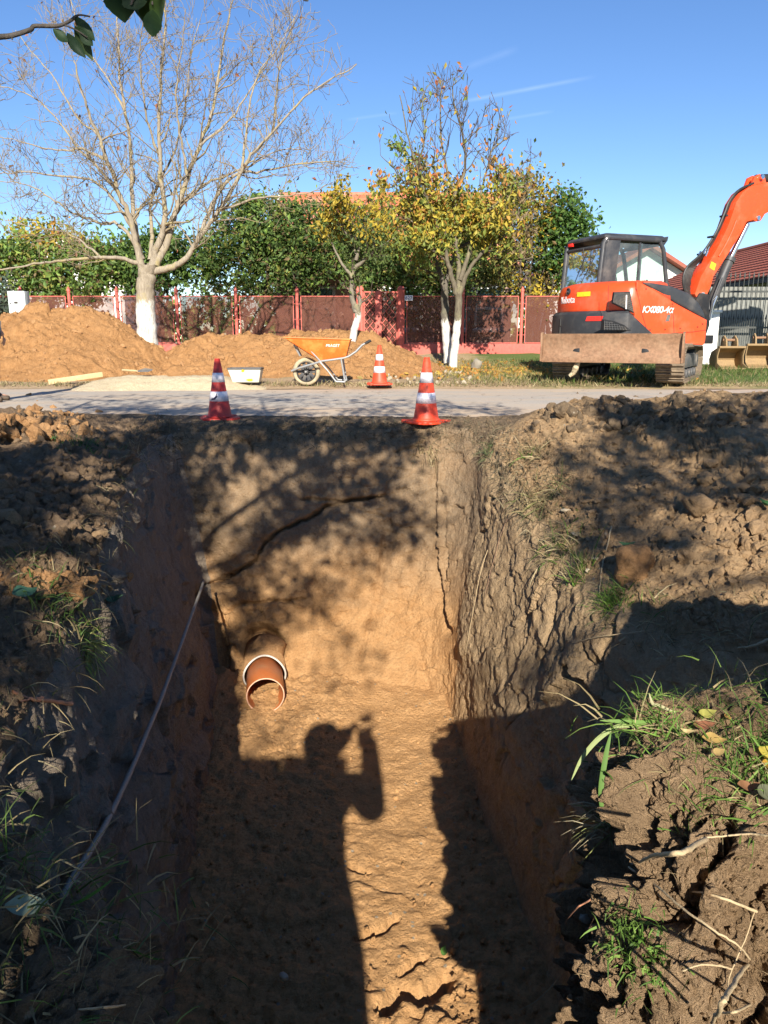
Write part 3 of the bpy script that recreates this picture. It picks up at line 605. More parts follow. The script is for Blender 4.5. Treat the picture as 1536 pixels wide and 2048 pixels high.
def tubes_mesh(name, paths, mats, n=5):
    """many tapering tubes (points, radii) in one mesh"""
    Vs = []; Fs = []; base = 0; ang = np.arange(n) * 2 * math.pi / n; ca = np.cos(ang)[None, :, None]; sa = np.sin(ang)[None, :, None]
    for P, r in paths:
        P = np.asarray(P, float); k = len(P); t = np.gradient(P, axis=0); t /= np.linalg.norm(t, axis=1, keepdims=True) + 1e-9
        ref = np.array([.37, .81, .45]) if abs(t[0] @ np.array([.37, .81, .45])) < .9 else np.array([1., 0, 0])
        s = np.cross(t, ref); s /= np.linalg.norm(s, axis=1, keepdims=True) + 1e-9; b = np.cross(t, s)
        V = P[:, None, :] + (s[:, None, :] * ca + b[:, None, :] * sa) * np.asarray(r)[:, None, None]
        i = np.arange(k - 1)[:, None] * n; j = np.arange(n)[None, :]; j2 = (j + 1) % n
        F = np.stack([i + j, i + j2, i + n + j2, i + n + j], -1).reshape(-1, 4) + base
        Vs.append(V.reshape(-1, 3)); Fs.append(F); base += k * n
    return np_mesh(name, np.concatenate(Vs), np.concatenate(Fs), mats)
def wander(rng, p, d, L, n, w, up=0.0, pull=None):
    P = [np.array(p, float)]; d = np.array(d, float); d /= np.linalg.norm(d)
    for i in range(n):
        d = d + rng.normal(size=3) * w + np.array([0, 0, up]); d /= np.linalg.norm(d); P.append(P[-1] + d * L / n)
    return np.array(P)
def twigs(rng, paths, out, levels, dens, Lf, spread=.9, up=.08, wob=.22, rmin=.004, keep=None, lens=None):
    """side branches off every path, then off those"""
    cur = paths
    for lv in range(levels):
        nxt = []
        for P, r in cur:
            seg = np.linalg.norm(np.diff(P, axis=0), axis=1); L = seg.sum(); k = rng.poisson(dens[lv] * L)
            for _ in range(k):
                t = rng.uniform(.12 if lv else .22, 1.0); x = t * (len(P) - 1); i = min(int(x), len(P) - 2); q = P[i] + (P[i + 1] - P[i]) * (x - i)
                d = (P[i + 1] - P[i]); d = d / (np.linalg.norm(d) + 1e-9); a = rng.normal(size=3); a -= d * (a @ d); a /= np.linalg.norm(a) + 1e-9
                dd = d * (1 - spread * .5) + a * spread + np.array([0, 0, up * 2])
                l = Lf[lv] * (.45 + .9 * rng.rand()) * (1.1 - .45 * t); rr = max(rmin, np.interp(x, np.arange(len(P)), r) * (.38 + .2 * rng.rand()))
                m = 6 if lv == 0 else (5 if lv == 1 else 4); Q = wander(rng, q, dd, l, m, wob, up)
                if keep is not None and not keep(Q[-1]): continue
                nxt.append((Q, np.linspace(rr, rmin, m + 1)))
        out += nxt; cur = nxt
    return cur

# ------------------------------------------------------------------ houses
M['pink_wall'] = mat_worn("pink_wall", (.56, .36, .30), (.40, .28, .22), .35, .9, scale=1.2, spec=.1)
M['white_wall'] = mat_worn("white_wall", (.72, .71, .67), (.5, .46, .4), .2, .9, scale=1, spec=.1)
M['grey_wall'] = mat_worn("grey_wall", (.40, .41, .40), (.3, .28, .25), .2, .9, scale=1, spec=.1)
M['tile_orange'] = mat_worn("tile_orange", (.50, .145, .072), (.42, .30, .24), .55, .75, scale=2.2, spec=.2, var=.16)
M['tile_red'] = mat_worn("tile_red", (.30, .095, .062), (.2, .12, .10), .3, .75, scale=3, spec=.2, var=.15)
M['dark_frame'] = mat_worn("dark_frame", (.05, .035, .03), (.1, .08, .06), .2, .6)
M['window_glass'] = mat_worn("window_glass", (.10, .20, .19), (.2, .3, .28), .3, .12, spec=.6)
M['white_paint'] = mat_worn("white_paint", (.74, .74, .70), (.45, .42, .36), .25, .6, scale=4)
def roof_side(name, a0, a1, b1, nu, nv, mat, parent, wave=.16, step=.35, courses=False):
    """a tiled slope: a0-a1 along the eave, a0-b1 up the slope; courses overlap and tiles are rounded"""
    a0, a1, b1 = (np.array(p, float) for p in (a0, a1, b1)); u = a1 - a0; v = b1 - a0; Lu = np.linalg.norm(u); Lv = np.linalg.norm(v)
    n = np.cross(u, v); n /= np.linalg.norm(n); n *= np.sign(n[2])
    nc = int(round(Lv / step)); res = []
    for c in range(nc):
        s = np.linspace(0, 1, nu); tt = np.array([c, c + .5, c + 1.06]) / nc
        hh = np.array([.050, .035, .012])[None, :] + .020 * np.abs(np.sin(math.pi * s * Lu / wave))[:, None]
        G = a0 + s[:, None, None] * u + tt[None, :, None] * v + n * hh[..., None]
        lipv = G[:, :1] - n * .05; G = np.concatenate([lipv, G], 1); res.append((G, grid_faces(nu, 4)))
    if courses:
        for G, F in res: link("tile_course", np_mesh("tile_course", G, F, [mat]), parent)
    else:
        Vs = []; Fs = []; b = 0
        for G, F in res: Vs.append(G.reshape(-1, 3)); Fs.append(F + b); b += G.shape[0] * 4
        link(name, np_mesh(name, np.concatenate(Vs), np.concatenate(Fs), [mat]), parent)
h1 = empty("house", (1.1, 27.5, .4), 0, "pink house with an orange tiled roof behind the red fence", "house"); o1 = h1.location
def rel(p): return tuple(Vector(p) - o1)
b = MB(); b.prism([(-3.5, .3), (4.1, .3), (4.1, 3.05), (-3.5, 3.05)], 25.6, 33); b.build("wall", M['pink_wall'], h1, org=o1)
rf = MB(); rf.prism([(25.0, 2.98), (29.6, 5.80), (34.2, 2.98), (34.2, 2.90), (29.6, 5.72), (25.0, 2.90)], 3.75, -4.3, fr=lambda p: Vector((-p.y, p.x, p.z))); rfo = rf.build("roof", M['dark_frame'], h1, org=o1)
roof_side("tiles", Vector((-3.75, 25.0, 2.98)) - o1, Vector((4.3, 25.0, 2.98)) - o1, Vector((-3.75, 29.6, 5.80)) - o1, 240, 4, M['tile_orange'], rfo, .22, .42, True)
b = MB(); b.tube([(-3.75, 29.6, 5.86), (4.3, 29.6, 5.86)], .10, 8); b.build("ridge", M['tile_orange'], rfo, org=o1)
b = MB(); b.prism([(25.0, 2.9), (29.6, 5.75), (29.6, 5.9), (25.0, 3.05)], 3.80, 3.74, fr=lambda p: Vector((-p.y, p.x, p.z))); b.build("verge_board", M['white_paint'], rfo, org=o1)
b = MB(); b.bar((-3.8, 24.95, 2.9), (4.35, 24.95, 2.9), .12, .12); b.build("gutter", M['dark_frame'], rfo, org=o1)
for wx, ww in ((-2.2, 1.2), (.6, 1.2), (2.95, 1.7)):
    w = MB(); 
    for s in (-1, 1): w.box((wx + s * ww / 2, 25.55, 1.75), (.09, .12, 1.35))
    for s in (-1, 0, 1): w.box((wx, 25.552, 1.75 + s * .64), (ww + .09, .10, .08))
    w.box((wx, 25.548, 1.75), (.07, .1, 1.3)); wo = w.build("window", M['white_paint'], h1, org=o1)
    g = MB(); g.box((wx, 25.57, 1.75), (ww, .02, 1.3)); g.build("pane", M['window_glass'], wo, org=o1)
    g = MB(); g.box((wx, 25.50, 1.03), (ww + .3, .25, .06)); g.build("sill", M['grey_wall'], wo, org=o1)
# small house far left
h2 = empty("house", (-14.0, 37, .5), 0, "small pale house with an orange roof seen through the leaves at the far left", "house"); o2 = h2.location
b = MB(); b.prism([(-16.5, .3), (-11.4, .3), (-11.4, 3.6), (-13.95, 5.2), (-16.5, 3.6)], 35, 41); b.build("wall", M['white_wall'], h2, org=o2)
rf = MB()
for s in (-1, 1): rf.prism([(-13.95, 5.35), (-13.95 + s * 2.95, 3.45), (-13.95 + s * 2.95, 3.35), (-13.95, 5.23)], 34.6, 41.4)
rf.build("roof", M['tile_orange'], h2, org=o2)
b = MB(); b.box((-14, 34.98, 3.8), (.8, .06, .9)); b.build("window", M['window_glass'], h2, org=o2)
# house on the right with the red tiled roof
h3 = empty("house", (13, 28, .5), 0, "low grey house with a red brown tiled roof at the right edge", "house"); o3 = h3.location
b = MB(); b.prism([(11.4, .2), (17.6, .2), (17.6, 2.55), (14.5, 3.9), (11.4, 2.55)], 20.5, 35); b.build("wall", M['grey_wall'], h3, org=o3)
rf = MB(); rf.prism([(10.9, 2.50), (14.5, 4.22), (18.1, 2.50), (18.1, 2.42), (14.5, 4.12), (10.9, 2.42)], 20.0, 35.6); rfo = rf.build("roof", M['dark_frame'], h3, org=o3)
roof_side("tiles", Vector((10.88, 35.6, 2.50)) - o3, Vector((10.88, 20.0, 2.50)) - o3, Vector((14.5, 35.6, 4.22)) - o3, 420, 4, M['tile_red'], rfo, .22, .30)
b = MB(); b.tube([(14.5, 20, 4.27), (14.5, 35.6, 4.27)], .10, 8); b.build("ridge", M['tile_red'], rfo, org=o3)
b = MB(); b.bar((10.84, 19.9, 2.42), (10.84, 35.7, 2.42), .12, .13); b.build("gutter", M['dark_frame'], rfo, org=o3)
for wy in (23.2, 27.5):
    w = MB(); w.box((11.37, wy, 1.75), (.10, 1.5, 1.05)); wo = w.build("window", M['dark_frame'], h3, org=o3)
    g = MB(); g.box((11.34, wy, 1.75), (.08, 1.36, .9)); g.build("pane", M['window_glass'], wo, org=o3)
# white gabled house behind the excavator
h4 = empty("house", (14.6, 46, .5), 0, "white gabled house with brown roof edges behind the excavator cab", "house"); o4 = h4.location
b = MB(); b.prism([(12.4, .3), (16.6, .3), (16.6, 4.35), (14.5, 5.60), (12.4, 4.35)], 44.4, 52); b.build("wall", M['white_wall'], h4, org=o4)
b = MB(); b.prism([(13.7, .3), (15.9, .3), (15.9, 2.5), (14.8, 3.2), (13.7, 2.5)], 44.0, 44.45); b.build("porch", M['pink_wall'], h4, org=o4)
rf = MB()
for s in (-1, 1): rf.prism([(14.5, 5.85), (14.5 + s * 2.6, 4.30), (14.5 + s * 2.6, 4.10), (14.5, 5.62)], 43.7, 52.3)
rf.build("roof", M['tile_red'], h4, org=o4)
b = MB(); b.prism([(9.6, .3), (12.6, .3), (12.6, 4.6), (11.3, 5.4), (9.6, 4.6)], 47, 54); b.build("side_wing", M['white_wall'], h4, org=o4)
rf = MB()
for s in (-1, 1): rf.prism([(11.1, 5.75), (11.1 + s * 2.2, 4.45), (11.1 + s * 2.2, 4.28), (11.1, 5.55)], 46.5, 54.3)
rf.build("roof", M['tile_red'], h4, org=o4)

# ------------------------------------------------------------------ red fence, gate, house number
M['red_paint'] = mat_worn("red_paint", (.52, .115, .085), (.36, .16, .12), .35, .6, scale=5, var=.14)
M['red_plinth'] = mat_worn("red_plinth", (.50, .125, .10), (.32, .16, .12), .5, .85, scale=2.5, spec=.15, bump=.3)
t = NT("screen"); v = t.coord(); n1 = t.noise(v, 3, 4, .6); wv = t.n("TexWave", wave_type='BANDS'); wv.inputs['Scale'].default_value = 28
t.l(v, wv.inputs['Vector']); t.done(t.mix(t.mrange(n1, .3, .7), (.13, .052, .037), (.21, .088, .06)), .8, 0, .15)
tr = t.n("BsdfTransparent"); mx = t.n("MixShader"); t.l(t.mrange(n1, .3, .75, .62, .30), mx.inputs[0]); out = next(n for n in t.t.nodes if n.type == 'OUTPUT_MATERIAL')
t.l(t.b.outputs[0], mx.inputs[2]); t.l(tr.outputs[0], mx.inputs[1]); t.l(mx.outputs[0], out.inputs[0])
# mix: socket 1 = see-through gaps, socket 2 = threads
M['screen'] = t.mat
FD = 21.0
def fx(px): return at(px, 640, FD).x
def fence(name, pxs, label, ends=True):
    rt = empty(name, (fx(pxs[0]), FD, .38), 0, label, "fence"); o = rt.location
    b = MB(); b.box(((fx(pxs[0]) + fx(pxs[-1])) / 2, FD + .05, .48), (fx(pxs[-1]) - fx(pxs[0]), .22, .38)); b.build("plinth", M['red_plinth'], rt, bevel=.012, org=o)
    for i, p in enumerate(pxs):
        x = fx(p); q = MB(); q.tube([(x, FD, .4), (x, FD, 2.02)], .045, 10); q.tube([(x, FD, 2.02), (x, FD, 2.06), (x, FD, 2.14)], [.055, .05, .008], 10); q.build("post", M['red_paint'], rt, org=o)
    for p, q_ in zip(pxs[:-1], pxs[1:]):
        a = fx(p) + .10; c = fx(q_) - .10; s = MB(); s.box(((a + c) / 2, FD + .004, 1.29), (c - a, .006, 1.20)); so = s.build("mesh_panel", M['screen'], rt, org=o)
        f = MB()
        for z in (.69, 1.89): f.bar((a, FD, z), (c, FD, z), .02, .02)
        for x in (a, c): f.bar((x, FD, .69), (x, FD, 1.89), .02, .02)
        for x in (a, c):
            for z in (.9, 1.3, 1.7): f.bar((x - (.1 if x == a else 0), FD, z), (x + (0 if x == a else .1), FD, z), .014, .014)
        f.build("panel_frame", M['red_paint'], so, org=o)
    return rt
fence("fence", [-160, -50, 46, 142, 237, 355, 473, 595, 716], "long red fence with brown mesh panels behind the dirt piles")
fence("fence", [806, 925, 1043, 1160], "red fence with brown mesh panels between the gate and the excavator")
gt = empty("garden_gate", (fx(757), FD, .40), 0, "red iron garden gate with crossed lattice bars", "gate"); o = gt.location
for p, r in ((723, .06), (801, .085)):
    q = MB(); x = fx(p); q.tube([(x, FD, .40), (x, FD, 2.05)], r, 12); q.tube([(x, FD, 2.05), (x, FD, 2.10), (x, FD, 2.16)], [r * 1.15, r, .01], 12); q.build("post", M['red_paint'], gt, org=o)
q = MB(); q.box((fx(757), FD, 1.22), (.13, .06, 1.62)); q.build("centre_bar", M['red_paint'], gt, bevel=.006, org=o)
for a, c in ((fx(723) + .07, fx(757) - .07), (fx(757) + .07, fx(801) - .09)):
    f = MB()
    for z in (.55, 2.0): f.bar((a, FD, z), (c, FD, z), .03, .03)
    for x in (a, c): f.bar((x, FD, .55), (x, FD, 2.0), .03, .03)
    f.build("leaf_frame", M['red_paint'], gt, org=o)
    s = MB(); s.box(((a + c) / 2, FD + .03, 1.27), (c - a, .005, 1.42)); s.build("mesh_panel", M['screen'], gt, org=o)
    w = c - a; st = .205
    for sg in (1, -1):
        k = -int(w / st) - 1
        while .55 + k * st < 2.0:
            # bar through (a, z0) rising with slope 1.15*sg
            z0 = .55 + k * st; sl = 1.15; x0, x1 = 0.0, w; za = z0 if sg > 0 else z0 + sl * w; zb = za + sg * sl * w
            pts = []
            for tt in np.linspace(0, 1, 60):
                zz = za + (zb - za) * tt
                if .56 < zz < 1.99: pts.append((a + w * tt, zz))
            if len(pts) > 4:
                q = MB(); q.bar((pts[0][0], FD - .012 * sg, pts[0][1]), (pts[-1][0], FD - .012 * sg, pts[-1][1]), .016, .010, up=(0, 1, 0)); q.build("lattice_bar", M['red_paint'], gt, org=o)
            k += 1
M['plate_white'] = mat_worn("plate_white", (.75, .77, .80), (.5, .5, .5), .15, .4)
M['plate_blue'] = mat_worn("plate_blue", (.02, .06, .30), (.1, .1, .2), .1, .4)
def text_mesh(name, s, size, mat, parent, M4, extrude=.003, shear=0.0, space=1.0):
    c = bpy.data.curves.new(name, 'FONT'); c.body = s; c.size = size; c.extrude = extrude; c.align_x = 'CENTER'; c.align_y = 'CENTER'; c.shear = shear; c.space_character = space
    c.offset = size * .005
    tmp = bpy.data.objects.new(name, c); COL.objects.link(tmp); dg = bpy.context.evaluated_depsgraph_get(); dg.update()
    me = bpy.data.meshes.new_from_object(tmp.evaluated_get(dg)); bpy.data.objects.remove(tmp); me.materials.clear(); me.materials.append(mat); me.name = name
    me.transform(M4); return link(name, me, parent)
def face_to(loc, nrm, up=(0, 0, 1)):
    z = Vector(nrm).normalized(); y = Vector(up); y = (y - z * y.dot(z)).normalized(); x = y.cross(z)
    m = Matrix((x, y, z)).transposed().to_4x4(); m.translation = Vector(loc); return m
np_ = empty("house_number_plate", at(817.5, 596, FD - .05), 0, "small white number plate with blue digits beside the gate", "number plate")
b = MB(); b.box((0, 0, 0), (.215, .008, .135)); b.build("plate", M['plate_white'], np_, bevel=.003)
text_mesh("digits", "622", .125, M['plate_blue'], np_, face_to((0, -.006, 0), (0, -1, 0)), .002)
# meter cabinet
mc = empty("meter_cabinet", at(37, 640, 18.6), 0, "pale grey metal meter cabinet standing behind the large dirt pile", "cabinet"); mc.location.z = .2
M['cabinet'] = mat_worn("cabinet", (.62, .68, .66), (.4, .4, .36), .15, .45, scale=5)
w = 33 / 1538 * 18.3; zt = at(37, 582, 18.6).z - .2
b = MB(); b.box((0, .13, zt / 2), (w, .26, zt)); b.build("case", M['cabinet'], mc, bevel=.012)
b = MB(); b.box((0, -.006, zt - .29), (w - .05, .02, .5)); d_ = b.build("door", M['cabinet'], mc, bevel=.008)
b = MB(); b.box((-.01, -.02, zt - .26), (.085, .012, .05)); b.build("viewing_window", M['dark_frame'], d_, bevel=.004)
b = MB(); b.tube([(-w / 2 + .06, -.014, zt - .28), (-w / 2 + .06, -.03, zt - .28)], .014, 10); b.build("lock", M['dark_frame'], d_)

# ------------------------------------------------------------------ dirt piles and sand
PILES = {}
def pile(name, ridge, slope, x0, x1, y0, y1, nx, ny, mat, label, cat, seed=0, rough=1.0, flat=.15, powr=1.0):
    X, Y = np.meshgrid(np.linspace(x0, x1, nx), np.linspace(y0, y1, ny), indexing='ij'); H = np.full(X.shape, -9.)
    for (ax, ay, az), (bx, by, bz) in zip(ridge[:-1], ridge[1:]):
        ex, ey = bx - ax, by - ay; tt = np.clip(((X - ax) * ex + (Y - ay) * ey) / (ex * ex + ey * ey), 0, 1)
        d = np.hypot(X - ax - tt * ex, Y - ay - tt * ey); d = d + .22 * fbm(X * .9 + seed, Y * .9, 3)
        H = np.maximum(H, az + (bz - az) * tt - slope * (np.sqrt(np.maximum(d, 0) ** 2 + flat ** 2) - flat) ** powr)
    a = rough * sst(-.1, .25, H - gz(X, Y)); S = X * 1.0 + seed; T = Y * 1.2
    h = .10 * fbm(S * 1.2, T * 1.2, 4) + .045 * fbm(S * 5, T * 5, 4) + .02 * fbm(S * 14, T * 14, 3)
    for sc, amp in ((2.2, .09), (5, .065), (11, .040), (24, .020)):
        q, e = facet(S * sc + .5 * fbm(S * sc * .7, T * sc * .7, 3), T * sc + .5 * fbm(S * sc * .7 + 5, T * sc * .7, 3)); h = h + amp * (np.maximum(q, -.3) - .3 * np.exp(-(e / .12) ** 2)) * sst(-.25, .12, fbm(S * sc * .2 + sc, T * sc * .2, 3))
    Z = H + a * h - .05
    Z = np.maximum(Z, gz(X, Y) - .25); c = Vector(((x0 + x1) / 2, (y0 + y1) / 2, .1))
    V = np.stack([X, Y, Z], -1); F = grid_faces(nx, ny); low = (V.reshape(-1, 3)[:, 2] < (gz(X, Y) - .2).ravel())[F].all(1)
    PILES[label] = V[(H > gz(X, Y) + .02)]
    V = V - np.array(c)
    o = link(name, np_mesh(name, V, F[~low], [mat]), None, c); tag(o, label, cat); return o
def ridge(pts, Y):
    return [tuple(at(px, py, Y + dy)) for px, py, dy in pts]
pile("dirt_pile", ridge([(-260, 640, .5), (-90, 628, .3), (0, 630, 0), (60, 608, 0), (165, 606, 0), (205, 640, -.2), (245, 676, -.3), (300, 724, -.5), (345, 752, -.7)], 16.2),
     .66, -12.0, -3.6, 12.6, 19.6, 400, 240, M['orange_soil'], "tall heap of orange clay on the left beyond the road", "dirt pile", 1.3, 1.0)
pile("dirt_pile", ridge([(355, 706, 0), (420, 664, 0), (470, 660, .1), (560, 664, .1), (600, 660, 0), (665, 654, 0), (735, 662, .1), (790, 690, .1), (850, 720, -.2), (905, 745, -.6)], 16.4),
     .56, -5.4, 2.4, 12.9, 19.6, 380, 230, M['orange_soil'], "long low heap of orange soil behind the wheelbarrow", "dirt pile", 5.1, .8)
pile("sand_heap", ridge([(185, 772, -.3), (225, 748, 0), (265, 743, .1), (345, 748, .1), (420, 746, .2), (500, 764, .1), (575, 776, 0)], 12.9),
     .42, -6.2, -1.2, 11.4, 14.6, 240, 140, M['sand'], "low heap of pale sand at the edge of the road", "sand heap", 8.4, .22, .30)
# ------------------------------------------------------------------ greenery behind the fence
PAL_G = [(0.124, 0.211, 0.044), (0.179, 0.283, 0.055), (0.098, 0.16, 0.039), (0.249, 0.346, 0.074), (0.151, 0.247, 0.074), (0.26, 0.26, 0.06), (0.2, 0.24, 0.06), (0.2, 0.14, 0.07)]
PAL_D = [(0.082, 0.14, 0.039), (0.122, 0.194, 0.054), (0.068, 0.121, 0.034), (0.163, 0.231, 0.073)]
PAL_Y = [(0.425, 0.312, 0.037), (0.525, 0.375, 0.037), (0.35, 0.3, 0.05), (0.25, 0.25, 0.044), (0.5, 0.25, 0.037)]
PAL_L = [(0.203, 0.29, 0.064), (0.265, 0.344, 0.073), (0.162, 0.236, 0.054), (0.304, 0.362, 0.09)]
M['bark_dark'] = mat_bark("bark_dark", (.07, .055, .042), (.14, .11, .085))
def leafy(name, label, cat, base, blobs, n, size, pal, seed, stems=3, clump=.30, group=None, crown="crown", trunk="trunk", r0=.06, per=26):
    rng = np.random.RandomState(seed); o = Vector(base); rt = empty(name, o, 0, label, cat, group)
    P = blob_points(blobs, int(n * .8), rng, clump, per)
    link(crown, leaf_mesh(crown, P - np.array(o), size, pal, rng, [M['leaf']]), rt)
    paths = []
    for i in range(stems):
        b = blobs[rng.randint(len(blobs))]; tgt = np.array(b[0]) + rng.normal(size=3) * np.array(b[1]) * .4; p0 = np.array(base) + np.array([rng.normal() * .15, rng.normal() * .1, -.1]); k = 7
        tt = np.linspace(0, 1, k)[:, None]; Q = p0 + (tgt - p0) * tt + rng.normal(size=(k, 3)) * .07 * tt * (1.2 - tt) * 2; paths.append((Q, np.linspace(r0, r0 * .35, k)))
    ex = []; twigs(rng, paths, ex, 2, (1.6, 2.2), (.9, .45), rmin=.006); 
    allp = [(p - np.array(o), r) for p, r in paths + ex]; link(trunk, tubes_mesh(trunk, allp, [M['bark_dark']], 5), rt); return rt
def bl(px, py, Y, rx, ry, rz):
    return (tuple(at(px, py, Y)), (rx, ry, rz))
def gb(px, Y): q = at(px, 700, Y); return (q.x, Y, float(gz(q.x, Y)))
leafy("bush", "dense green bush with broad leaves above the meter cabinet", "bush", gb(30, 22.3), [bl(25, 545, 22.3, 1.3, .7, .75), bl(5, 515, 22.4, .9, .6, .5), bl(80, 560, 22.2, .8, .6, .45)], 5200, .15, PAL_G, 1)
leafy("bush", "green bush whose leaves hang over the fence by the tall clay heap", "bush", gb(165, 22.2), [bl(165, 545, 22.2, 1.3, .7, .65), bl(215, 520, 22.4, .9, .6, .5), bl(175, 580, 21.6, .55, .4, .35)], 5600, .15, PAL_G + PAL_L[:1], 2)
leafy("bush", "dark green bush behind the pale bare tree", "bush", gb(330, 22.4), [bl(290, 530, 22.4, 1.3, .7, .8), bl(370, 530, 22.4, 1.1, .6, .75), bl(340, 500, 22.8, 1.2, .6, .5)], 6200, .14, PAL_D + PAL_G[:2], 3)
leafy("tree", "round green tree behind the fence under the edge of the orange roof", "tree", gb(510, 22.8), [bl(490, 470, 22.8, 1.1, .9, .9), bl(540, 450, 23.0, 1.0, .9, .75), bl(470, 530, 22.6, 1.1, .8, .8), bl(560, 520, 22.7, 1.0, .8, .9)], 11500, .14, PAL_G + PAL_D, 4, 4, .28)
leafy("tree", "green tree with greyish leaves behind the fence left of the gate", "tree", gb(630, 22.6), [bl(620, 460, 22.8, .9, .8, .7), bl(650, 500, 22.6, 1.1, .8, .8), bl(600, 540, 22.5, .9, .7, .6), bl(690, 470, 22.9, .9, .7, .75)], 9500, .13, PAL_D + PAL_G + [(.09, .12, .055)], 5, 4, .28)
leafy("bush", "dark green bush hanging over the red lattice gate", "bush", gb(765, 22.0), [bl(760, 550, 21.9, .95, .5, .45), bl(800, 525, 22.2, .9, .6, .6), bl(740, 505, 22.3, .8, .6, .6), bl(825, 575, 22.0, .4, .3, .3)], 7200, .125, PAL_D + PAL_G, 6)
leafy("tree", "bright green leafy tree close behind the excavator cab", "tree", gb(1120, 21.8), [bl(1130, 440, 21.8, .75, .7, .65), bl(1150, 470, 21.7, .6, .6, .6), bl(1105, 490, 21.9, .6, .6, .8), bl(1140, 530, 21.8, .6, .5, .7)], 5200, .135, [(.07, .15, .03), (.09, .18, .04), (.06, .11, .03), (.12, .19, .04)], 7, 4, .25)
leafy("tree", "yellowing tree rising behind the bushes at the far left", "tree", gb(100, 23.5), [bl(95, 485, 23.5, 1.0, .7, .5), bl(130, 500, 23.4, .9, .6, .5), bl(60, 470, 23.8, .7, .5, .35)], 1900, .15, PAL_Y + PAL_L, 8, 4, .3)
leafy("bush", "twiggy brown and yellow bush beside the right end of the red fence", "bush", gb(1075, 21.9), [bl(1070, 555, 21.9, .7, .5, .8), bl(1060, 450, 21.8, .6, .5, .8), bl(1090, 590, 21.7, .5, .4, .5), bl(1040, 400, 21.9, .7, .5, .8), bl(1080, 420, 21.9, .6, .5, .7)], 4600, .12, PAL_Y[:3] + [(.18, .12, .05), (.13, .13, .04)], 9, 8, .3)
leafy("bush", "tall olive green bush behind the two autumn trees", "bush", gb(930, 22.6), [bl(880, 520, 22.6, .9, .6, .7), bl(970, 510, 22.6, .9, .6, .8), bl(930, 450, 22.8, 1.0, .6, .7), bl(1020, 540, 22.5, .7, .5, .8), bl(840, 460, 22.8, .8, .5, .6)], 7000, .13, [(.16, .18, .05), (.12, .15, .045), (.22, .20, .06), (.28, .23, .06), (.10, .12, .04)], 13, 5, .28)
leafy("bush", "low leafy bush growing behind the fence right of the number plate", "bush", gb(860, 22.2), [bl(850, 640, 21.8, .55, .4, .35), bl(905, 560, 22.4, .9, .5, .4), bl(950, 520, 22.6, .8, .5, .4)], 2600, .12, PAL_D + PAL_L[:2], 10)
leafy("bush", "thin dry bush growing through the fence behind the low heap", "bush", gb(480, 21.6), [bl(440, 620, 21.6, .9, .3, .45), bl(530, 620, 21.7, .9, .3, .4), bl(300, 620, 21.7, .7, .3, .4)], 1500, .10, [(.10, .08, .04), (.07, .08, .03), (.14, .10, .05)], 11, 9, .3)
leafy("bush", "grey green bush at the left edge below the cabinet height", "bush", gb(-10, 20.4), [bl(-5, 640, 20.2, .6, .4, .45), bl(-40, 600, 20.6, .8, .5, .6)], 2200, .12, [(.12, .15, .12), (.08, .11, .07)], 12)
# far tree belt seen through the gaps
rng = np.random.RandomState(31); blobs = [((x, 70 + 8 * rng.rand(), 2.2 + rng.rand()), (4.5, 3, 2.2 + 1.2 * rng.rand())) for x in np.linspace(-60, 60, 26)]
P = blob_points(blobs, 15000, rng, .7, 20)
tag(link("far_trees", leaf_mesh("far_trees", P, .75, PAL_D + PAL_G, rng, [M['leaf']])), "distant belt of dark green trees on the horizon", "trees", kind='stuff')
# ------------------------------------------------------------------ the big bare tree
M['bark_pale'] = mat_bark("bark_pale", (.20, .165, .12), (.33, .28, .21), lichen=(.33, .27, .11), paint_h=1.27)
rng = np.random.RandomState(5); TB = at(297, 705, 16.5); TO = np.array(TB) - np.array([0, 0, .25])
def limb(pts, dz, r0, r1, n=None):
    """a limb traced in the photograph, given a depth of its own"""
    k = len(pts); P = np.array([np.array(at(px, py, 16.5 + dz * (i / (k - 1)) ** 1.2)) for i, (px, py) in enumerate(pts)])
    tt = np.linspace(0, k - 1, n or k * 4); Q = crom(P, tt); Q += rng.normal(size=Q.shape) * .012
    f_ = .72 if r0 < .16 else 1.0; return Q, (r0 + (r1 - r0) * np.linspace(0, 1, len(Q)) ** .6) * f_
trunkp = limb([(298, 722), (297, 690), (292, 640), (290, 595), (292, 560), (296, 530)], 0, .24, .175)
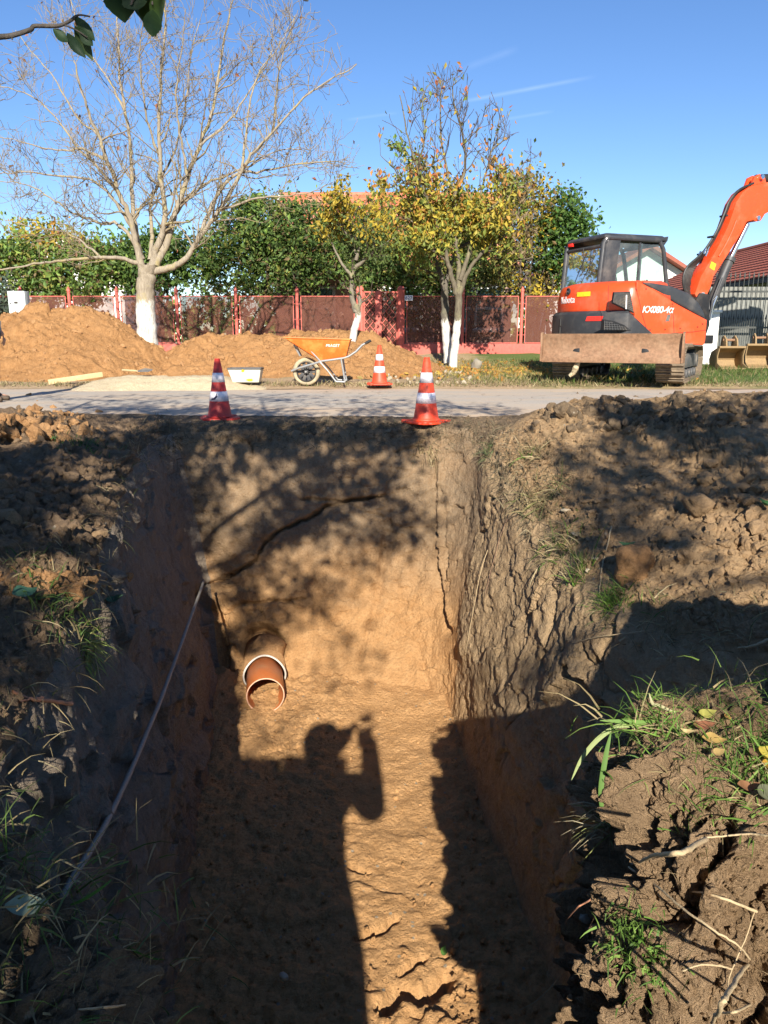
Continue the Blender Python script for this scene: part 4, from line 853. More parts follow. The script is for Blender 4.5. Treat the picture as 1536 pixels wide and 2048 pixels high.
LIMBS = [
 ([(288, 545), (272, 490), (262, 440), (240, 390), (215, 320), (195, 270), (175, 220), (158, 165), (150, 120)], -.8, .12, .018),
 ([(283, 520), (272, 470), (265, 400), (262, 300), (250, 220), (240, 150), (235, 60), (232, 10)], .9, .10, .016),
 ([(304, 535), (312, 500), (325, 460), (328, 400), (320, 330), (318, 250), (322, 150), (330, 60), (328, 0)], -.3, .13, .016),
 ([(310, 530), (332, 490), (350, 430), (375, 350), (400, 290), (425, 220), (440, 130), (455, 40), (470, -20)], .7, .12, .016),
 ([(304, 545), (340, 535), (372, 518), (402, 470), (440, 420), (480, 350), (500, 312), (545, 265), (600, 205), (660, 160), (715, 130)], -.5, .12, .012),
 ([(395, 478), (430, 400), (465, 352), (520, 342), (600, 330), (660, 322), (700, 330)], .8, .07, .010),
 ([(284, 528), (245, 518), (200, 515), (150, 520), (100, 523), (50, 533), (-10, 540)], -1.2, .075, .02),
 ([(278, 500), (240, 452), (200, 445), (150, 428), (110, 402), (60, 372), (0, 362)], 1.2, .065, .012),
 ([(270, 470), (235, 410), (190, 362), (120, 352), (60, 345), (-10, 348)], -1.0, .06, .012),
 ([(245, 400), (200, 340), (150, 290), (100, 222), (40, 182), (-30, 170)], .6, .055, .010),
 ([(322, 500), (350, 430), (395, 378), (440, 356), (500, 330), (560, 300), (620, 300)], 1.4, .07, .010),
 ([(300, 520), (305, 470), (300, 420), (312, 380), (350, 300), (370, 220), (380, 120), (400, 40)], 1.3, .075, .012),
 ([(325, 330), (300, 260), (285, 180), (280, 90), (290, 20)], -1.0, .045, .010),
 ([(375, 350), (360, 270), (352, 190), (362, 100), (372, 20)], -.9, .045, .010),
 ([(480, 350), (490, 280), (500, 210), (520, 140), (560, 90), (590, 30)], .6, .045, .010),
 ([(545, 265), (552, 200), (560, 140), (575, 80), (598, 20)], -.6, .04, .008),
 ([(440, 420), (500, 400), (560, 392), (620, 385), (670, 362)], -.9, .045, .008),
 ([(215, 320), (170, 300), (110, 300), (50, 285), (-20, 270)], -.6, .04, .010),
 ([(195, 270), (150, 230), (110, 160), (70, 110), (30, 60)], .7, .035, .009),
 ([(200, 515), (160, 480), (120, 462), (70, 455), (10, 440)], .8, .04, .010),
 ([(250, 220), (210, 150), (170, 90), (150, 30), (140, -20)], .6, .035, .009),
 ([(400, 290), (460, 240), (500, 180), (540, 110), (545, 40)], .9, .04, .009),
]
main = [limb(*a) for a in LIMBS]; out = []
def keep(p):
    px, py, zc = proj(p); return ((px - 335) / 395) ** 2 + ((py - 250) / 340) ** 2 < 1.06 and py < 530
lv = twigs(rng, main, out, 3, (5.0, 4.8, 3.9), (1.1, .60, .34), spread=.85, up=.10, wob=.22, rmin=.0042, keep=keep)
tr = empty("bare_tree", TO, 0, "big bare tree with pale branches and a whitewashed trunk at the left", "tree")
link("trunk", tubes_mesh("trunk", [(trunkp[0] - TO, trunkp[1])] + [(p - TO, r) for p, r in main], [M['bark_pale']], 12), tr)
M['twig_pale'] = mat_bark("twig_pale", (.16, .125, .085), (.29, .235, .16), lichen=(.31, .255, .11))
link("crown", tubes_mesh("crown", [(p - TO, r) for p, r in out], [M['twig_pale']], 4), tr)
tips = np.array([p[-1] for p, r in lv]); pick = tips[rng.choice(len(tips), 150, replace=False)]
link("withered_leaves", leaf_mesh("withered_leaves", pick - TO, .10, [(.20, .10, .05), (.26, .13, .06), (.12, .07, .04), (.30, .12, .06)], rng, [M['leaf']], 1.2), tr)

# ------------------------------------------------------------------ roadside fruit trees
def fruit_tree(label, trunk, paint_h, limbs, Y, seed, n_leaf, leaf_pick, dens=(3.2, 3.4, 2.6), Lf=(.95, .5, .28), bark=None, r=.10, keep=None, leafsize=.11, name="fruit_tree", far=0):
    rng = np.random.RandomState(seed); B = np.array(at(trunk[0][0], trunk[0][1], Y))
    def tr_(pts, dz, r0, r1):
        k = len(pts); P = np.array([np.array(at(px, py, Y + dz * (i / (k - 1)) ** 1.1)) for i, (px, py) in enumerate(pts)]); Q = crom(P, np.linspace(0, k - 1, k * 4))
        return Q + rng.normal(size=Q.shape) * .008, r0 + (r1 - r0) * np.linspace(0, 1, len(Q)) ** .7
    rt = empty(name, B, 0, label, "tree"); tp = tr_(trunk, 0, r, r * .78); mn = [tr_(*l) for l in limbs]; out = []
    lv = twigs(rng, mn, out, 3, dens, Lf, spread=.8, up=.12, wob=.17, rmin=.005, keep=keep)
    link("trunk", tubes_mesh("trunk", [(tp[0] - B, tp[1])] + [(p - B, q) for p, q in mn], [bark], 10), rt)
    link("branches", tubes_mesh("branches", [(p - B, q) for p, q in out], [M['bark_dark']], 4), rt)
    pts = np.concatenate([p[1:] for p, q in out]); px, py, zc = proj(pts); w = leaf_pick(px, py); w = w / w.sum()
    idx = rng.choice(len(pts), n_leaf, p=w); C = pts[idx] + rng.normal(size=(n_leaf, 3)) * .09; cx, cy, _ = proj(C)
    return rt, C - B, cx, cy, rng
M['bark_fruit'] = mat_bark("bark_fruit", (.085, .07, .05), (.17, .145, .10), lichen=(.22, .20, .11), paint_h=1.05)
M['bark_fruit2'] = mat_bark("bark_fruit2", (.07, .06, .05), (.15, .13, .10), lichen=(.16, .15, .10), paint_h=.98)
Yt = 17.6
def keep_y(p):
    px, py, zc = proj(p); return (((px - 905) / 178) ** 2 + ((py - 420) / 170) ** 2 < 1.0) or (((px - 890) / 135) ** 2 + ((py - 270) / 150) ** 2 < 1) or (((px - 960) / 120) ** 2 + ((py - 330) / 120) ** 2 < 1)
def lp_y(px, py):
    return np.where(py > 565, .05, 1) * (.035 + sst(310, 410, py)) * (1 + 1.2 * sst(380, 480, py))
rt, C, cx, cy, rng = fruit_tree("larger autumn tree with yellow leaves and a bright whitewashed trunk near the gate", [(906, 738), (909, 700), (914, 650), (918, 605), (915, 575)], 1.05, [
  ([(914, 590), (905, 560), (895, 520), (880, 470), (860, 410), (835, 340), (815, 270), (800, 190)], -.5, .07, .010),
  ([(916, 585), (918, 540), (912, 480), (905, 400), (890, 320), (880, 240), (885, 160)], .5, .07, .009),
  ([(918, 590), (935, 545), (965, 505), (1000, 480), (1030, 440), (1055, 390), (1070, 350)], -.4, .06, .009),
  ([(920, 560), (940, 500), (950, 440), (965, 370), (985, 300), (1000, 230)], .7, .06, .008),
  ([(905, 400), (930, 340), (925, 270), (905, 190), (912, 160)], -.4, .04, .007), ([(880, 470), (840, 450), (800, 430), (770, 400), (755, 360)], .5, .04, .007),
  ([(860, 410), (820, 380), (790, 340), (760, 310)], -.5, .03, .006), ([(950, 440), (1000, 400), (1040, 340), (1060, 310)], .6, .035, .006),
  ([(895, 520), (860, 500), (820, 490), (780, 480)], -.5, .035, .006), ([(965, 505), (1010, 520), (1050, 520), (1080, 500)], .4, .035, .006),
  ([(985, 300), (1010, 270), (1000, 215)], -.3, .02, .005), ([(835, 340), (850, 270), (845, 200), (870, 150)], .4, .025, .005)],
  Yt, 41, 7600, lp_y, bark=M['bark_fruit'], keep=keep_y, dens=(4.4, 3.8, 2.8))
lo = sst(430, 540, cy)[:, None]; hi = (1 - sst(330, 400, cy))[:, None]; u = rng.rand(len(C), 1); u2 = rng.rand(len(C), 1)
yel = np.where(u < .5, np.array([[.46, .36, .05]]), np.where(u < .78, np.array([[.32, .31, .07]]), np.array([[.48, .25, .06]])))
grn = np.where(u < .45, np.array([[.20, .24, .05]]), np.where(u < .75, np.array([[.16, .21, .05]]), np.array([[.40, .34, .06]])))
oran = np.where(u < .5, np.array([[.54, .25, .06]]), np.where(u < .8, np.array([[.34, .25, .10]]), np.array([[.40, .13, .06]])))
pc = np.where(u2 < lo * .9 + .30, grn, np.where(u2 > 1 - hi * .55, oran, yel)); rg = sst(1000, 1060, cx)[:, None]; pc = np.where(rng.rand(len(C), 1) < rg * .7, np.array([[.26, .19, .10]]), pc)
link("crown", leaf_mesh("crown", C, .12, None, rng, [M['leaf']], 1.0, .5, per=pc), rt)
rt, C, cx, cy, rng = fruit_tree("second autumn tree close behind, its whitewashed trunk in bluish shade", [(897, 726), (895, 690), (891, 650), (890, 610), (890, 580)], .98, [
  ([(890, 590), (880, 545), (862, 500), (850, 450), (845, 400), (830, 350)], .4, .07, .010), ([(890, 585), (897, 540), (910, 500), (930, 460), (940, 410)], .6, .07, .009),
  ([(862, 500), (820, 470), (790, 440), (775, 420)], .4, .04, .007), ([(910, 500), (960, 470), (1000, 440), (1030, 420)], .5, .045, .007), ([(880, 545), (850, 540), (815, 520)], -.2, .03, .006)],
  18.6, 43, 3400, lambda px, py: np.where(py > 575, .03, 1.0), bark=M['bark_fruit2'], keep=keep_y, r=.115)
pal = np.array(PAL_L + PAL_G[:2] + [(.30, .26, .04), (.22, .21, .05)]); link("crown", leaf_mesh("crown", C, .12, pal, rng, [M['leaf']], .8, .5), rt)
def keep_m(p):
    px, py, zc = proj(p); return ((px - 712) / 92) ** 2 + ((py - 475) / 115) ** 2 < 1.05
M['bark_fruit3'] = mat_bark("bark_fruit3", (.12, .105, .08), (.22, .19, .14), lichen=(.25, .22, .12), paint_h=.93)
rt, C, cx, cy, rng = fruit_tree("small leaning tree with a whitewashed trunk behind the wheelbarrow", [(698, 725), (702, 695), (711, 655), (716, 630), (712, 610)], .93, [
  ([(714, 625), (703, 590), (705, 555), (712, 520), (705, 480), (695, 430), (700, 390)], .3, .065, .009), ([(710, 535), (735, 515), (765, 490), (790, 475)], -.3, .045, .007), ([(705, 555), (680, 520), (660, 480), (650, 450)], .3, .04, .006),
  ([(712, 520), (725, 470), (728, 420), (735, 390)], -.3, .04, .006), ([(714, 625), (720, 605), (718, 590)], .1, .05, .03), ([(705, 480), (680, 450), (670, 410)], -.2, .03, .006)],
  16.0, 47, 2000, lambda px, py: np.where(py > 560, .03, 1.0), bark=M['bark_fruit3'], keep=keep_m, r=.085, Lf=(.7, .4, .25))
pc = np.where((rng.rand(len(C), 1) < (1 - sst(440, 500, cy))[:, None] * .75), np.array([[.40, .30, .04]]), np.array([[.10, .14, .04]])); link("crown", leaf_mesh("crown", C, .10, None, rng, [M['leaf']], .8, .5, per=pc), rt)
# ------------------------------------------------------------------ excavator
EC = Vector((4.51, 14.3, .07)); UA = R(20); TA = R(-90 - 28)
uf = Vector((math.cos(UA), math.sin(UA), 0)); ul = Vector((-uf.y, uf.x, 0)); tf = Vector((math.cos(TA), math.sin(TA), 0)); tl = Vector((-tf.y, tf.x, 0)); Zv = Vector((0, 0, 1))
def Uw(f, l, z): return uf * f + ul * l + Zv * (z - EC.z)      # z is height over the road
def Tw(x, y, z): return tf * x + tl * y + Zv * z               # z is height over the verge
def upix(px, py, l):
    """the point of the upper body's upright plane at side offset l that the photograph shows at this pixel"""
    d = Vector(ray(px, py)); o = Vector((0, 0, CAMZ)); n = ul; p0 = Vector((EC.x, EC.y, 0)) + ul * l
    t = (p0 - o).dot(n) / d.dot(n); q = o + d * t; return ((q - Vector((EC.x, EC.y, 0))).dot(uf), q.z)
M['ex_orange'] = mat_worn("ex_orange", (.72, .068, .014), (.46, .24, .14), .26, .34, scale=2.5, low=.80, spec=.5, var=.05)
M['ex_black'] = mat_worn("ex_black", (.032, .034, .038), (.16, .14, .12), .35, .5, scale=3, spec=.45)
M['ex_dark'] = mat_worn("ex_dark", (.012, .012, .013), (.09, .07, .05), .3, .6, scale=5)
M['ex_steel'] = mat_worn("ex_steel", (.62, .63, .65), (.4, .38, .35), .1, .16, 1.0, scale=6)
M['ex_rust'] = mat_worn("ex_rust", (.23, .13, .075), (.34, .225, .14), .55, .75, scale=3.5, spec=.25, var=.3, bump=.25)
M['ex_track'] = mat_worn("ex_track", (.15, .115, .080), (.33, .255, .17), .7, .9, scale=7, spec=.15, var=.2, bump=.4)
M['ex_grey'] = mat_worn("ex_grey", (.085, .085, .085), (.28, .22, .15), .5, .6, scale=5)
M['hose'] = mat_worn("hose", (.022, .021, .020), (.12, .10, .08), .3, .5, scale=8)
M['yellow'] = mat_worn("yellow", (.80, .55, .02), (.5, .35, .1), .1, .5)
M['reflector'] = mat_worn("reflector", (.75, .03, .02), (.5, .1, .1), .1, .2)
M['letter_white'] = mat_worn("letter_white", (.78, .76, .74), (.6, .5, .4), .1, .5)
M['glass'] = mat_glass("glass")
ex = empty("excavator", EC, 0, "orange tracked excavator parked on the verge with a rusty blade facing the road", "excavator")
def uprism(mb, poly, a, b, mi=0): return mb.prism(poly, a, b, fr=lambda p: Uw(p.x, p.y, p.z), mi=mi)
# --- undercarriage
for sy in (1, -1):
    y0 = .86 * sy; tk = MB(); rad = .285; hl = 1.02; zc = rad + .045
    fr_ = MB(); 
    for s in (-1, 1): fr_.box(Tw(0, y0 + s * .12, zc + .02), (1.75, .05, .22), Matrix((tf, tl, Zv)).transposed())
    fr_.box(Tw(0, y0, zc + .12), (1.5, .26, .06), Matrix((tf, tl, Zv)).transposed()); fr_.box(Tw(.15, y0, zc + .02), (.9, .3, .16), Matrix((tf, tl, Zv)).transposed())
    tko = fr_.build("track", M['ex_grey'], ex, bevel=.012)
    for xx_, rr_, nm in ((hl, .245, "idler"), (-hl, .25, "sprocket")):
        w = MB(); w.lathe([(.02, -.16), (rr_ * .45, -.16), (rr_ * .5, -.10), (rr_ * .85, -.10), (rr_, -.12), (rr_, .12), (rr_ * .85, .10), (rr_ * .5, .10), (rr_ * .45, .16), (.02, .16)], 28, fr=lambda p, X=xx_: Tw(X + p.x, y0 + p.z, zc + p.y)); w.build(nm, M['ex_grey'], tko)
    for k in range(5):
        w = MB(); w.lathe([(.02, -.17), (.075, -.17), (.085, -.1), (.085, .1), (.075, .17), (.02, .17)], 16, fr=lambda p, X=-.72 + .36 * k: Tw(X + p.x, y0 + p.z, .045 + .09 + p.y)); w.build("roller", M['ex_grey'], tko)
    per = 4 * hl + 2 * math.pi * rad; ns = 40; q = MB(); q.box((0, 0, -.012), (per / ns * .93, .45, .03)); q.box((-per / ns * .18, 0, .018), (.03, .45, .045)); q.box((per / ns * .2, 0, .012), (.02, .45, .03))
    for s in (-1, 1): q.box((0, s * .09, -.045), (per / ns * .8, .05, .05))
    so = q.build("track_shoe", M['ex_track'], tko, bevel=.006, seg=1); me = so.data
    for k in range(ns):
        s = per * k / ns
        if s < 2 * hl: c, a = (hl - s, 2 * rad), math.pi
        elif s < 2 * hl + math.pi * rad: th = (s - 2 * hl) / rad; c, a = (-hl - rad * math.sin(th), rad + rad * math.cos(th)), math.pi + th
        elif s < 4 * hl + math.pi * rad: c, a = (-hl + (s - 2 * hl - math.pi * rad), 0), 2 * math.pi
        else: th = (s - 4 * hl - math.pi * rad) / rad; c, a = (hl + rad * math.sin(th), rad - rad * math.cos(th)), th
        nx_, nz_ = math.sin(a), -math.cos(a)       # outward
        tx_, tz_ = math.cos(a), math.sin(a)
        o = so if k == 0 else so.copy()
        if k: COL.objects.link(o)
        xa = tf * tx_ + Zv * tz_; za = tf * nx_ + Zv * nz_; ya = za.cross(xa)
        m = Matrix((xa, ya, za)).transposed().to_4x4(); m.translation = Tw(c[0], y0, c[1] + .045); o.matrix_local = m
b = MB(); b.box(Tw(0, 0, .48), (1.3, 1.3, .20), Matrix((tf, tl, Zv)).transposed()); b.box(Tw(0, 0, .40), (.5, 1.7, .16), Matrix((tf, tl, Zv)).transposed()); b.lathe([(.02, .55), (.48, .55), (.48, .72), (.02, .72)], 32); b.build("car_body", M['ex_dark'], ex, bevel=.015)
# --- blade
bl_ = MB(); prof = [(1.86, .36), (1.83, .44), (1.80, .53), (1.80, .63), (1.83, .73), (1.88, .81), (1.90, .81), (1.86, .73), (1.835, .63), (1.835, .53), (1.865, .44), (1.90, .37)]
bl_.prism([(x, z) for x, z in prof], -1.1, 1.1, fr=lambda p: Tw(p.x, p.y, p.z)); blo = bl_.build("blade", M['ex_rust'], ex, bevel=.004)
b = MB(); b.box(Tw(1.9, 0, .395), (.02, 2.2, .09), Matrix((tf, tl, Zv)).transposed()); b.build("cutting_edge", M['ex_rust'], blo, bevel=.004)
for s in (-1, 1):
    b = MB(); b.prism([(1.70, .36), (1.93, .36), (1.93, .82), (1.86, .84), (1.80, .70), (1.72, .5)], s * 1.10, s * 1.13, fr=lambda p: Tw(p.x, p.y, p.z)); b.build("end_plate", M['ex_rust'], blo, bevel=.004)
    b = MB(); b.bar(Tw(.4, s * .48, .42), Tw(1.84, s * .55, .5), .12, .16); b.build("blade_arm", M['ex_dark'], blo, bevel=.01)
b = MB(); b.tube([Tw(.6, 0, .5), Tw(1.3, 0, .56)], .06, 12); b.tube([Tw(1.3, 0, .56), Tw(1.8, 0, .62)], .035, 10, 1); b.build("blade_cylinder", [M['ex_dark'], M['ex_steel']], blo)
b = MB(); b.tube([Tw(1.75, -.52, .36), Tw(1.8, -.55, .26), Tw(1.74, -.60, .17), Tw(1.75, -.66, .12)], [.035, .05, .04, .03], 8); b.build("hanging_root", M['sand'], blo)
# --- upper body
def outline(Rt, lw, f0, inset=0.0, n=26):
    """plan outline from the front right round the tail to the front left"""
    r = Rt - inset; w = lw - inset; a = math.asin(min(1, w / r)); pts = [(f0 - inset, -w)]
    for k in range(n + 1):
        t = math.pi + a - 2 * a * k / n; pts.append((r * math.cos(t), r * math.sin(t) * 1.0))
    pts = [(f0 - inset, -w)] + [(r * math.cos(math.pi + a - 2 * a * k / n), r * math.sin(math.pi + a - 2 * a * k / n)) for k in range(n + 1)] + [(f0 - inset, w)]
    return pts
def layered(mb, layers, mi=0):
    """layers of (outline, z or z-function of f)"""
    n = len(layers[0][0]); V = []
    for pts, z in layers: V += [Uw(f, l, z(f, l) if callable(z) else z) for f, l in pts]
    F = []
    for i in range(len(layers) - 1):
        for j in range(n): F.append((i * n + j, i * n + (j + 1) % n, (i + 1) * n + (j + 1) % n, (i + 1) * n + j))
    F += [tuple(range(n)), tuple(range((len(layers) - 1) * n, len(layers) * n))[::-1]]
    return mb.add(V, F, mi)
b = MB(); layered(b, [(outline(1.30, 1.02, .9), .72), (outline(1.30, 1.02, .9), .86)]); b.build("base_frame", M['ex_dark'], ex, bevel=.01)
b = MB(); sk = lambda d: (lambda f, l: 1.255 - d - .34 * float(sst(-.95, -.40, f)) * (1 if l < 0 else .4))
layered(b, [(outline(1.44, 1.085, -.42, .05), .80), (outline(1.44, 1.085, -.42), .86), (outline(1.44, 1.085, -.42), sk(.05)), (outline(1.44, 1.085, -.42, .05), sk(0))]); cw = b.build("counterweight", M['ex_black'], ex, bevel=.008)
b = MB(); zz = lambda d: (lambda f, l: d)
layered(b, [(outline(1.36, 1.05, -.10, .01), lambda f, l: sk(.02)(f, l)), (outline(1.36, 1.05, -.10), lambda f, l: sk(-.02)(f, l)), (outline(1.355, 1.05, -.10), 1.45), (outline(1.33, 1.03, -.12), 1.60), (outline(1.28, 1.0, -.15), 1.69), (outline(1.15, .93, -.2), 1.735), (outline(.8, .6, -.3), 1.75)]); hood = b.build("engine_hood", M['ex_orange'], ex, smooth=True)
lside = -1.055
P2 = [upix(px, py, lside) for px, py in ((1408, 690), (1414, 640), (1385, 625), (1350, 606), (1318, 586), (1284, 566))]
pan = [(-.62, .90), (-.60, .74)] + P2[:1] + [(P2[0][0] + .02, P2[0][1] + .08)] + P2[1:] + [(-.62, 1.735), (-.80, 1.70), (-.80, 1.1)]
b = MB(); uprism(b, pan, lside, -.12); sp = b.build("side_panel", M['ex_orange'], ex, bevel=.025, seg=3)
P3 = [upix(px, py, lside) for px, py in ((1284, 566), (1318, 586), (1350, 606), (1385, 625), (1413, 641))]; P4 = [upix(px, py, lside) for px, py in ((1411, 628), (1400, 606), (1378, 585), (1345, 572), (1310, 566))]
b = MB(); uprism(b, [(f, z + .012) for f, z in P3] + P4, lside + .012, -.16); b.build("front_cover", M['ex_black'], ex, bevel=.05, seg=3)
b = MB(); uprism(b, [upix(px, py, lside) for px, py in ((1226, 606), (1268, 626), (1260, 583), (1229, 584))], lside - .004, lside + .05); vg = b.build("vent_grille", M['ex_dark'], ex)
g = MB()
for k in range(14):
    f0, z0 = upix(1226 + k * 3.0, 605 + k * 1.4, lside); f1, z1 = upix(1229 + k * 2.2, 584, lside); g.bar(Uw(f0, lside - .008, z0), Uw(f1, lside - .008, z1), .006, .006)
for k in range(9):
    f0, z0 = upix(1226.5 + k * .3, 604 - k * 2.2, lside); f1, z1 = upix(1266 - k * .7, 622 - k * 4.2, lside); g.bar(Uw(f0, lside - .010, z0), Uw(f1, lside - .010, z1), .006, .006)
g.build("grille_bars", M['ex_grey'], vg)
g = MB(); f0, z0 = upix(1252, 590, lside); g.tube([Uw(f0, lside - .012, z0), Uw(f0 + .01, lside - .012, z0 - .22)], .012, 6); g.build("grille_pipe", M['letter_white'], vg)
b = MB(); uprism(b, [upix(px, py, -1.09) for px, py in ((1207, 660), (1262, 661), (1248, 650), (1228, 642), (1210, 639))], -1.094, -1.0); vg = b.build("vent_grille", M['ex_dark'], ex)
g = MB()
for k in range(9):
    f0, z0 = upix(1208 + k * 5.5, 660, -1.09); f1, z1 = upix(1208 + k * 5.0, 641 + k * 1.6, -1.09); g.bar(Uw(f0, -1.098, z0), Uw(f1, -1.098, z1), .007, .006)
for k in range(4):
    f0, z0 = upix(1208, 644 + k * 4.5, -1.09); f1, z1 = upix(1225 + k * 11, 645 + k * 4.5, -1.09); g.bar(Uw(f0, -1.100, z0), Uw(f1, -1.100, z1), .007, .006)
g.build("grille_bars", M['ex_grey'], vg)
b = MB(); p1 = [upix(px, py, lside) for px, py in ((1216, 622), (1217, 570))]; b.tube([Uw(f, lside - .0, z) for f, z in p1], .004, 6); b.build("panel_seam", M['ex_dark'], sp)
b = MB()
for pix in ([(1296, 668), (1340, 667), (1385, 664), (1412, 660)], [(1345, 612), (1347, 640), (1348, 667)], [(1272, 575), (1278, 600), (1284, 628), (1292, 655)]): b.tube([Uw(f, lside - .001, z) for f, z in (upix(px, py, lside) for px, py in pix)], .0045, 6)
b.build("panel_seam", M['ex_dark'], sp)
b = MB()
for px, py in ((1300, 660), (1330, 659), (1360, 657), (1395, 654), (1405, 648), (1292, 578), (1345, 608)): f, z = upix(px, py, lside); b.tube([Uw(f, lside - .006, z), Uw(f, lside + .004, z)], .012, 8)
b.build("bolt", M['ex_dark'], sp)
# things on the rounded tail: find the angle that shows at a pixel column
def tail_angle(px, Rt, z):
    best = min((abs(proj(np.array(EC + Uw(Rt * math.cos(a), Rt * math.sin(a), z)))[0] - px), a) for a in np.linspace(math.pi * .95, math.pi * 1.5, 600)); return best[1]
def zrow(py, d): return CAMZ + d * math.tan(math.atan((1024 - py) / FPX) - PITCH)
def tail_text(name, s, size, px, z, mat, Rt, squash=1.0, space=1.0, shear=0.0):
    o = text_mesh(name, s, size, mat, hood, Matrix.Identity(4), .003, shear, space); a0 = tail_angle(px, Rt, z)
    for v in o.data.vertices:
        a = a0 + v.co.x * squash / Rt; r = Rt + .004 + v.co.z; v.co = Uw(r * math.cos(a), r * math.sin(a), z + v.co.y)
    return o
tail_text("lettering", "Kubota", .165, 1134, 1.455, M['letter_white'], 1.352, 1.0)
def tail_patch(name, px0, px1, z0, z1, Rt, mat, parent, skew=0.0, n=8):
    a0 = tail_angle(px0, Rt, z0); a1 = tail_angle(px1, Rt, z0); V = []; F = []
    for k in range(n + 1):
        a = a0 + (a1 - a0) * k / n
        for z in (z0, z1):
            aa = a + skew * (z - z0)
            for r in (Rt - .004, Rt + .005): V.append(Uw(r * math.cos(aa), r * math.sin(aa), z))
    for k in range(n):
        i = k * 4; F += [(i + 1, i + 5, i + 7, i + 3), (i, i + 2, i + 6, i + 4), (i, i + 4, i + 5, i + 1), (i + 2, i + 3, i + 7, i + 6)]
    F += [(0, 1, 3, 2), (n * 4, n * 4 + 2, n * 4 + 3, n * 4 + 1)]
    b = MB(); b.add(V, F); return b.build(name, mat, parent)
tail_patch("warning_sticker", 1154, 1165, 1.50, 1.575, 1.352, M['yellow'], hood); tail_patch("warning_sticker", 1166, 1180, 1.50, 1.575, 1.352, M['yellow'], hood)
tail_patch("rear_reflector", 1171, 1203, 1.09, 1.165, 1.444, M['reflector'], cw, .25)
a0 = tail_angle(1136, 1.35, 1.60); b = MB(); 
def em(p): a = a0 + p.x / 1.345; r = 1.332 + p.z; return Uw(r * math.cos(a), r * math.sin(a), 1.60 + p.y)
b.lathe([(.058, .0), (.062, .02), (.050, .026), (.0501, .014), (.001, .014)], 24, fr=em); b.build("emblem", M['ex_black'], hood)
b = MB()
for pts in ([(-.028, -.02), (-.012, .018), (.0, -.004)], [(.028, -.02), (.012, .018), (.0, -.004)]): b.tube([em(Vector((x, y, .020))) for x, y in pts], .007, 6)
b.build("emblem_mark", M['ex_steel'], hood)
b = MB(); 
for z0, z1 in ((1.02, 1.14), (.88, 1.0)):
    a0 = tail_angle(1120, 1.44, 1.0); b.bar(Uw(1.435 * math.cos(a0), 1.435 * math.sin(a0), z0), Uw(1.435 * math.cos(a0), 1.435 * math.sin(a0), z1), .05, .03)
b.build("tail_slot", M['ex_dark'], cw)
f0, z0 = upix(1315, 620, lside)
text_mesh("lettering", "KX080-4\u03b1", .155, M['letter_white'], sp, face_to(Uw(f0, lside - .004, z0), -ul), .003, .25, .92)
f0, z0 = upix(1336, 636, lside)
b = MB(); b.prism([(f0 - .05, z0 - .06), (f0 + .03, z0 - .05), (f0 + .05, z0 + .06), (f0 - .02, z0 + .05)], lside - .003, lside + .01, fr=lambda p: Uw(p.x, p.y, p.z)); b.build("scuff", M['ex_grey'], sp)
b = MB(); b.box(Uw(.25, -.5, .70), (1.3, 1.0, .04), Matrix((uf, ul, Zv)).transposed()); b.build("under_tray", M['letter_white'], ex)
# --- cab
LR, LL = -.03, 1.10
def cz(px, py): return upix(px, py, LR)
fr_pts = {k: cz(*v) for k, v in dict(rb=(1198, 562), rt=(1210, 476), ft=(1326, 474), fb=(1333, 566)).items()}
zr = cz(1265, 470)[1]; ff = fr_pts['ft'][0]; fb_ = fr_pts['fb'][0]; fr0 = fr_pts['rb'][0]; fr1 = fr_pts['rt'][0]; zb = 1.02
cabm = MB()
sidep = lambda l: [Uw(fr0, l, 1.70), Uw(fr1, l, zr - .12), Uw(ff, l, zr - .12), Uw(fb_, l, 1.68)]
for l in (LR, LL):
    cabm.tube([Uw(fr0, l, zb), Uw(fr0, l, 1.7), Uw(fr1 - .02, l, zr - .16), Uw(fr1 + .06, l, zr - .06)], .05, 8)
    cabm.tube([Uw(fb_ + .02, l, zb), Uw(fb_ + .01, l, 1.72), Uw(ff + .03, l, zr - .22), Uw(ff - .06, l, zr - .08)], .04, 8)
    cabm.tube([Uw(fr1 + .05, l, zr - .06), Uw(ff - .05, l, zr - .07)], .045, 8); cabm.tube([Uw(fr0, l, 1.70), Uw(fb_, l, 1.66)], .04, 8)
    cabm.prism([(fr0 - .01, zb), (fr0 - .01, 1.7), (fr1 - .0, zr - .1), (fr1 + .32, zr - .1), (fr1 + .20, 1.7), (fr1 + .20, zb)], l - .02, l + .02, fr=lambda p: Uw(p.x, p.y, p.z))
for f, z in ((fr0, 1.70), (fr1 - .02, zr - .2), (fb_, 1.66), (ff + .02, zr - .12)): cabm.tube([Uw(f, LR, z), Uw(f, LL, z)], .035, 8)
cabm.prism([(fr0, zb), (fr0, 1.66), (fb_, 1.62), (fb_, zb)], LL - .03, LL, fr=lambda p: Uw(p.x, p.y, p.z)); cabm.box(Uw((fr0 + fb_) / 2, (LR + LL) / 2, zb + .02), (fb_ - fr0, LL - LR, .06), Matrix((uf, ul, Zv)).transposed())
cab = cabm.build("cab", M['ex_black'], ex, bevel=.008)
b = MB(); rl = lambda i: [(fr1 - .02 + i, LR - .03 + i), (ff + .06 - i, LR - .03 + i), (ff + .06 - i, LL + .03 - i), (fr1 - .02 + i, LL + .03 - i)]
layered(b, [(rl(0), zr - .075), (rl(-.005), zr - .03), (rl(.05), zr + .012), (rl(.16), zr + .03)]); b.build("roof", M['ex_black'], cab, bevel=.015)
b = MB(); b.prism([(ff + .0, zr - .02), (ff + .12, zr + .01), (ff + .11, zr - .06), (ff + .05, zr - .14)], LR, LL, fr=lambda p: Uw(p.x, p.y, p.z)); b.build("visor", M['ex_black'], cab, bevel=.008)
wx0 = fr1 + .24
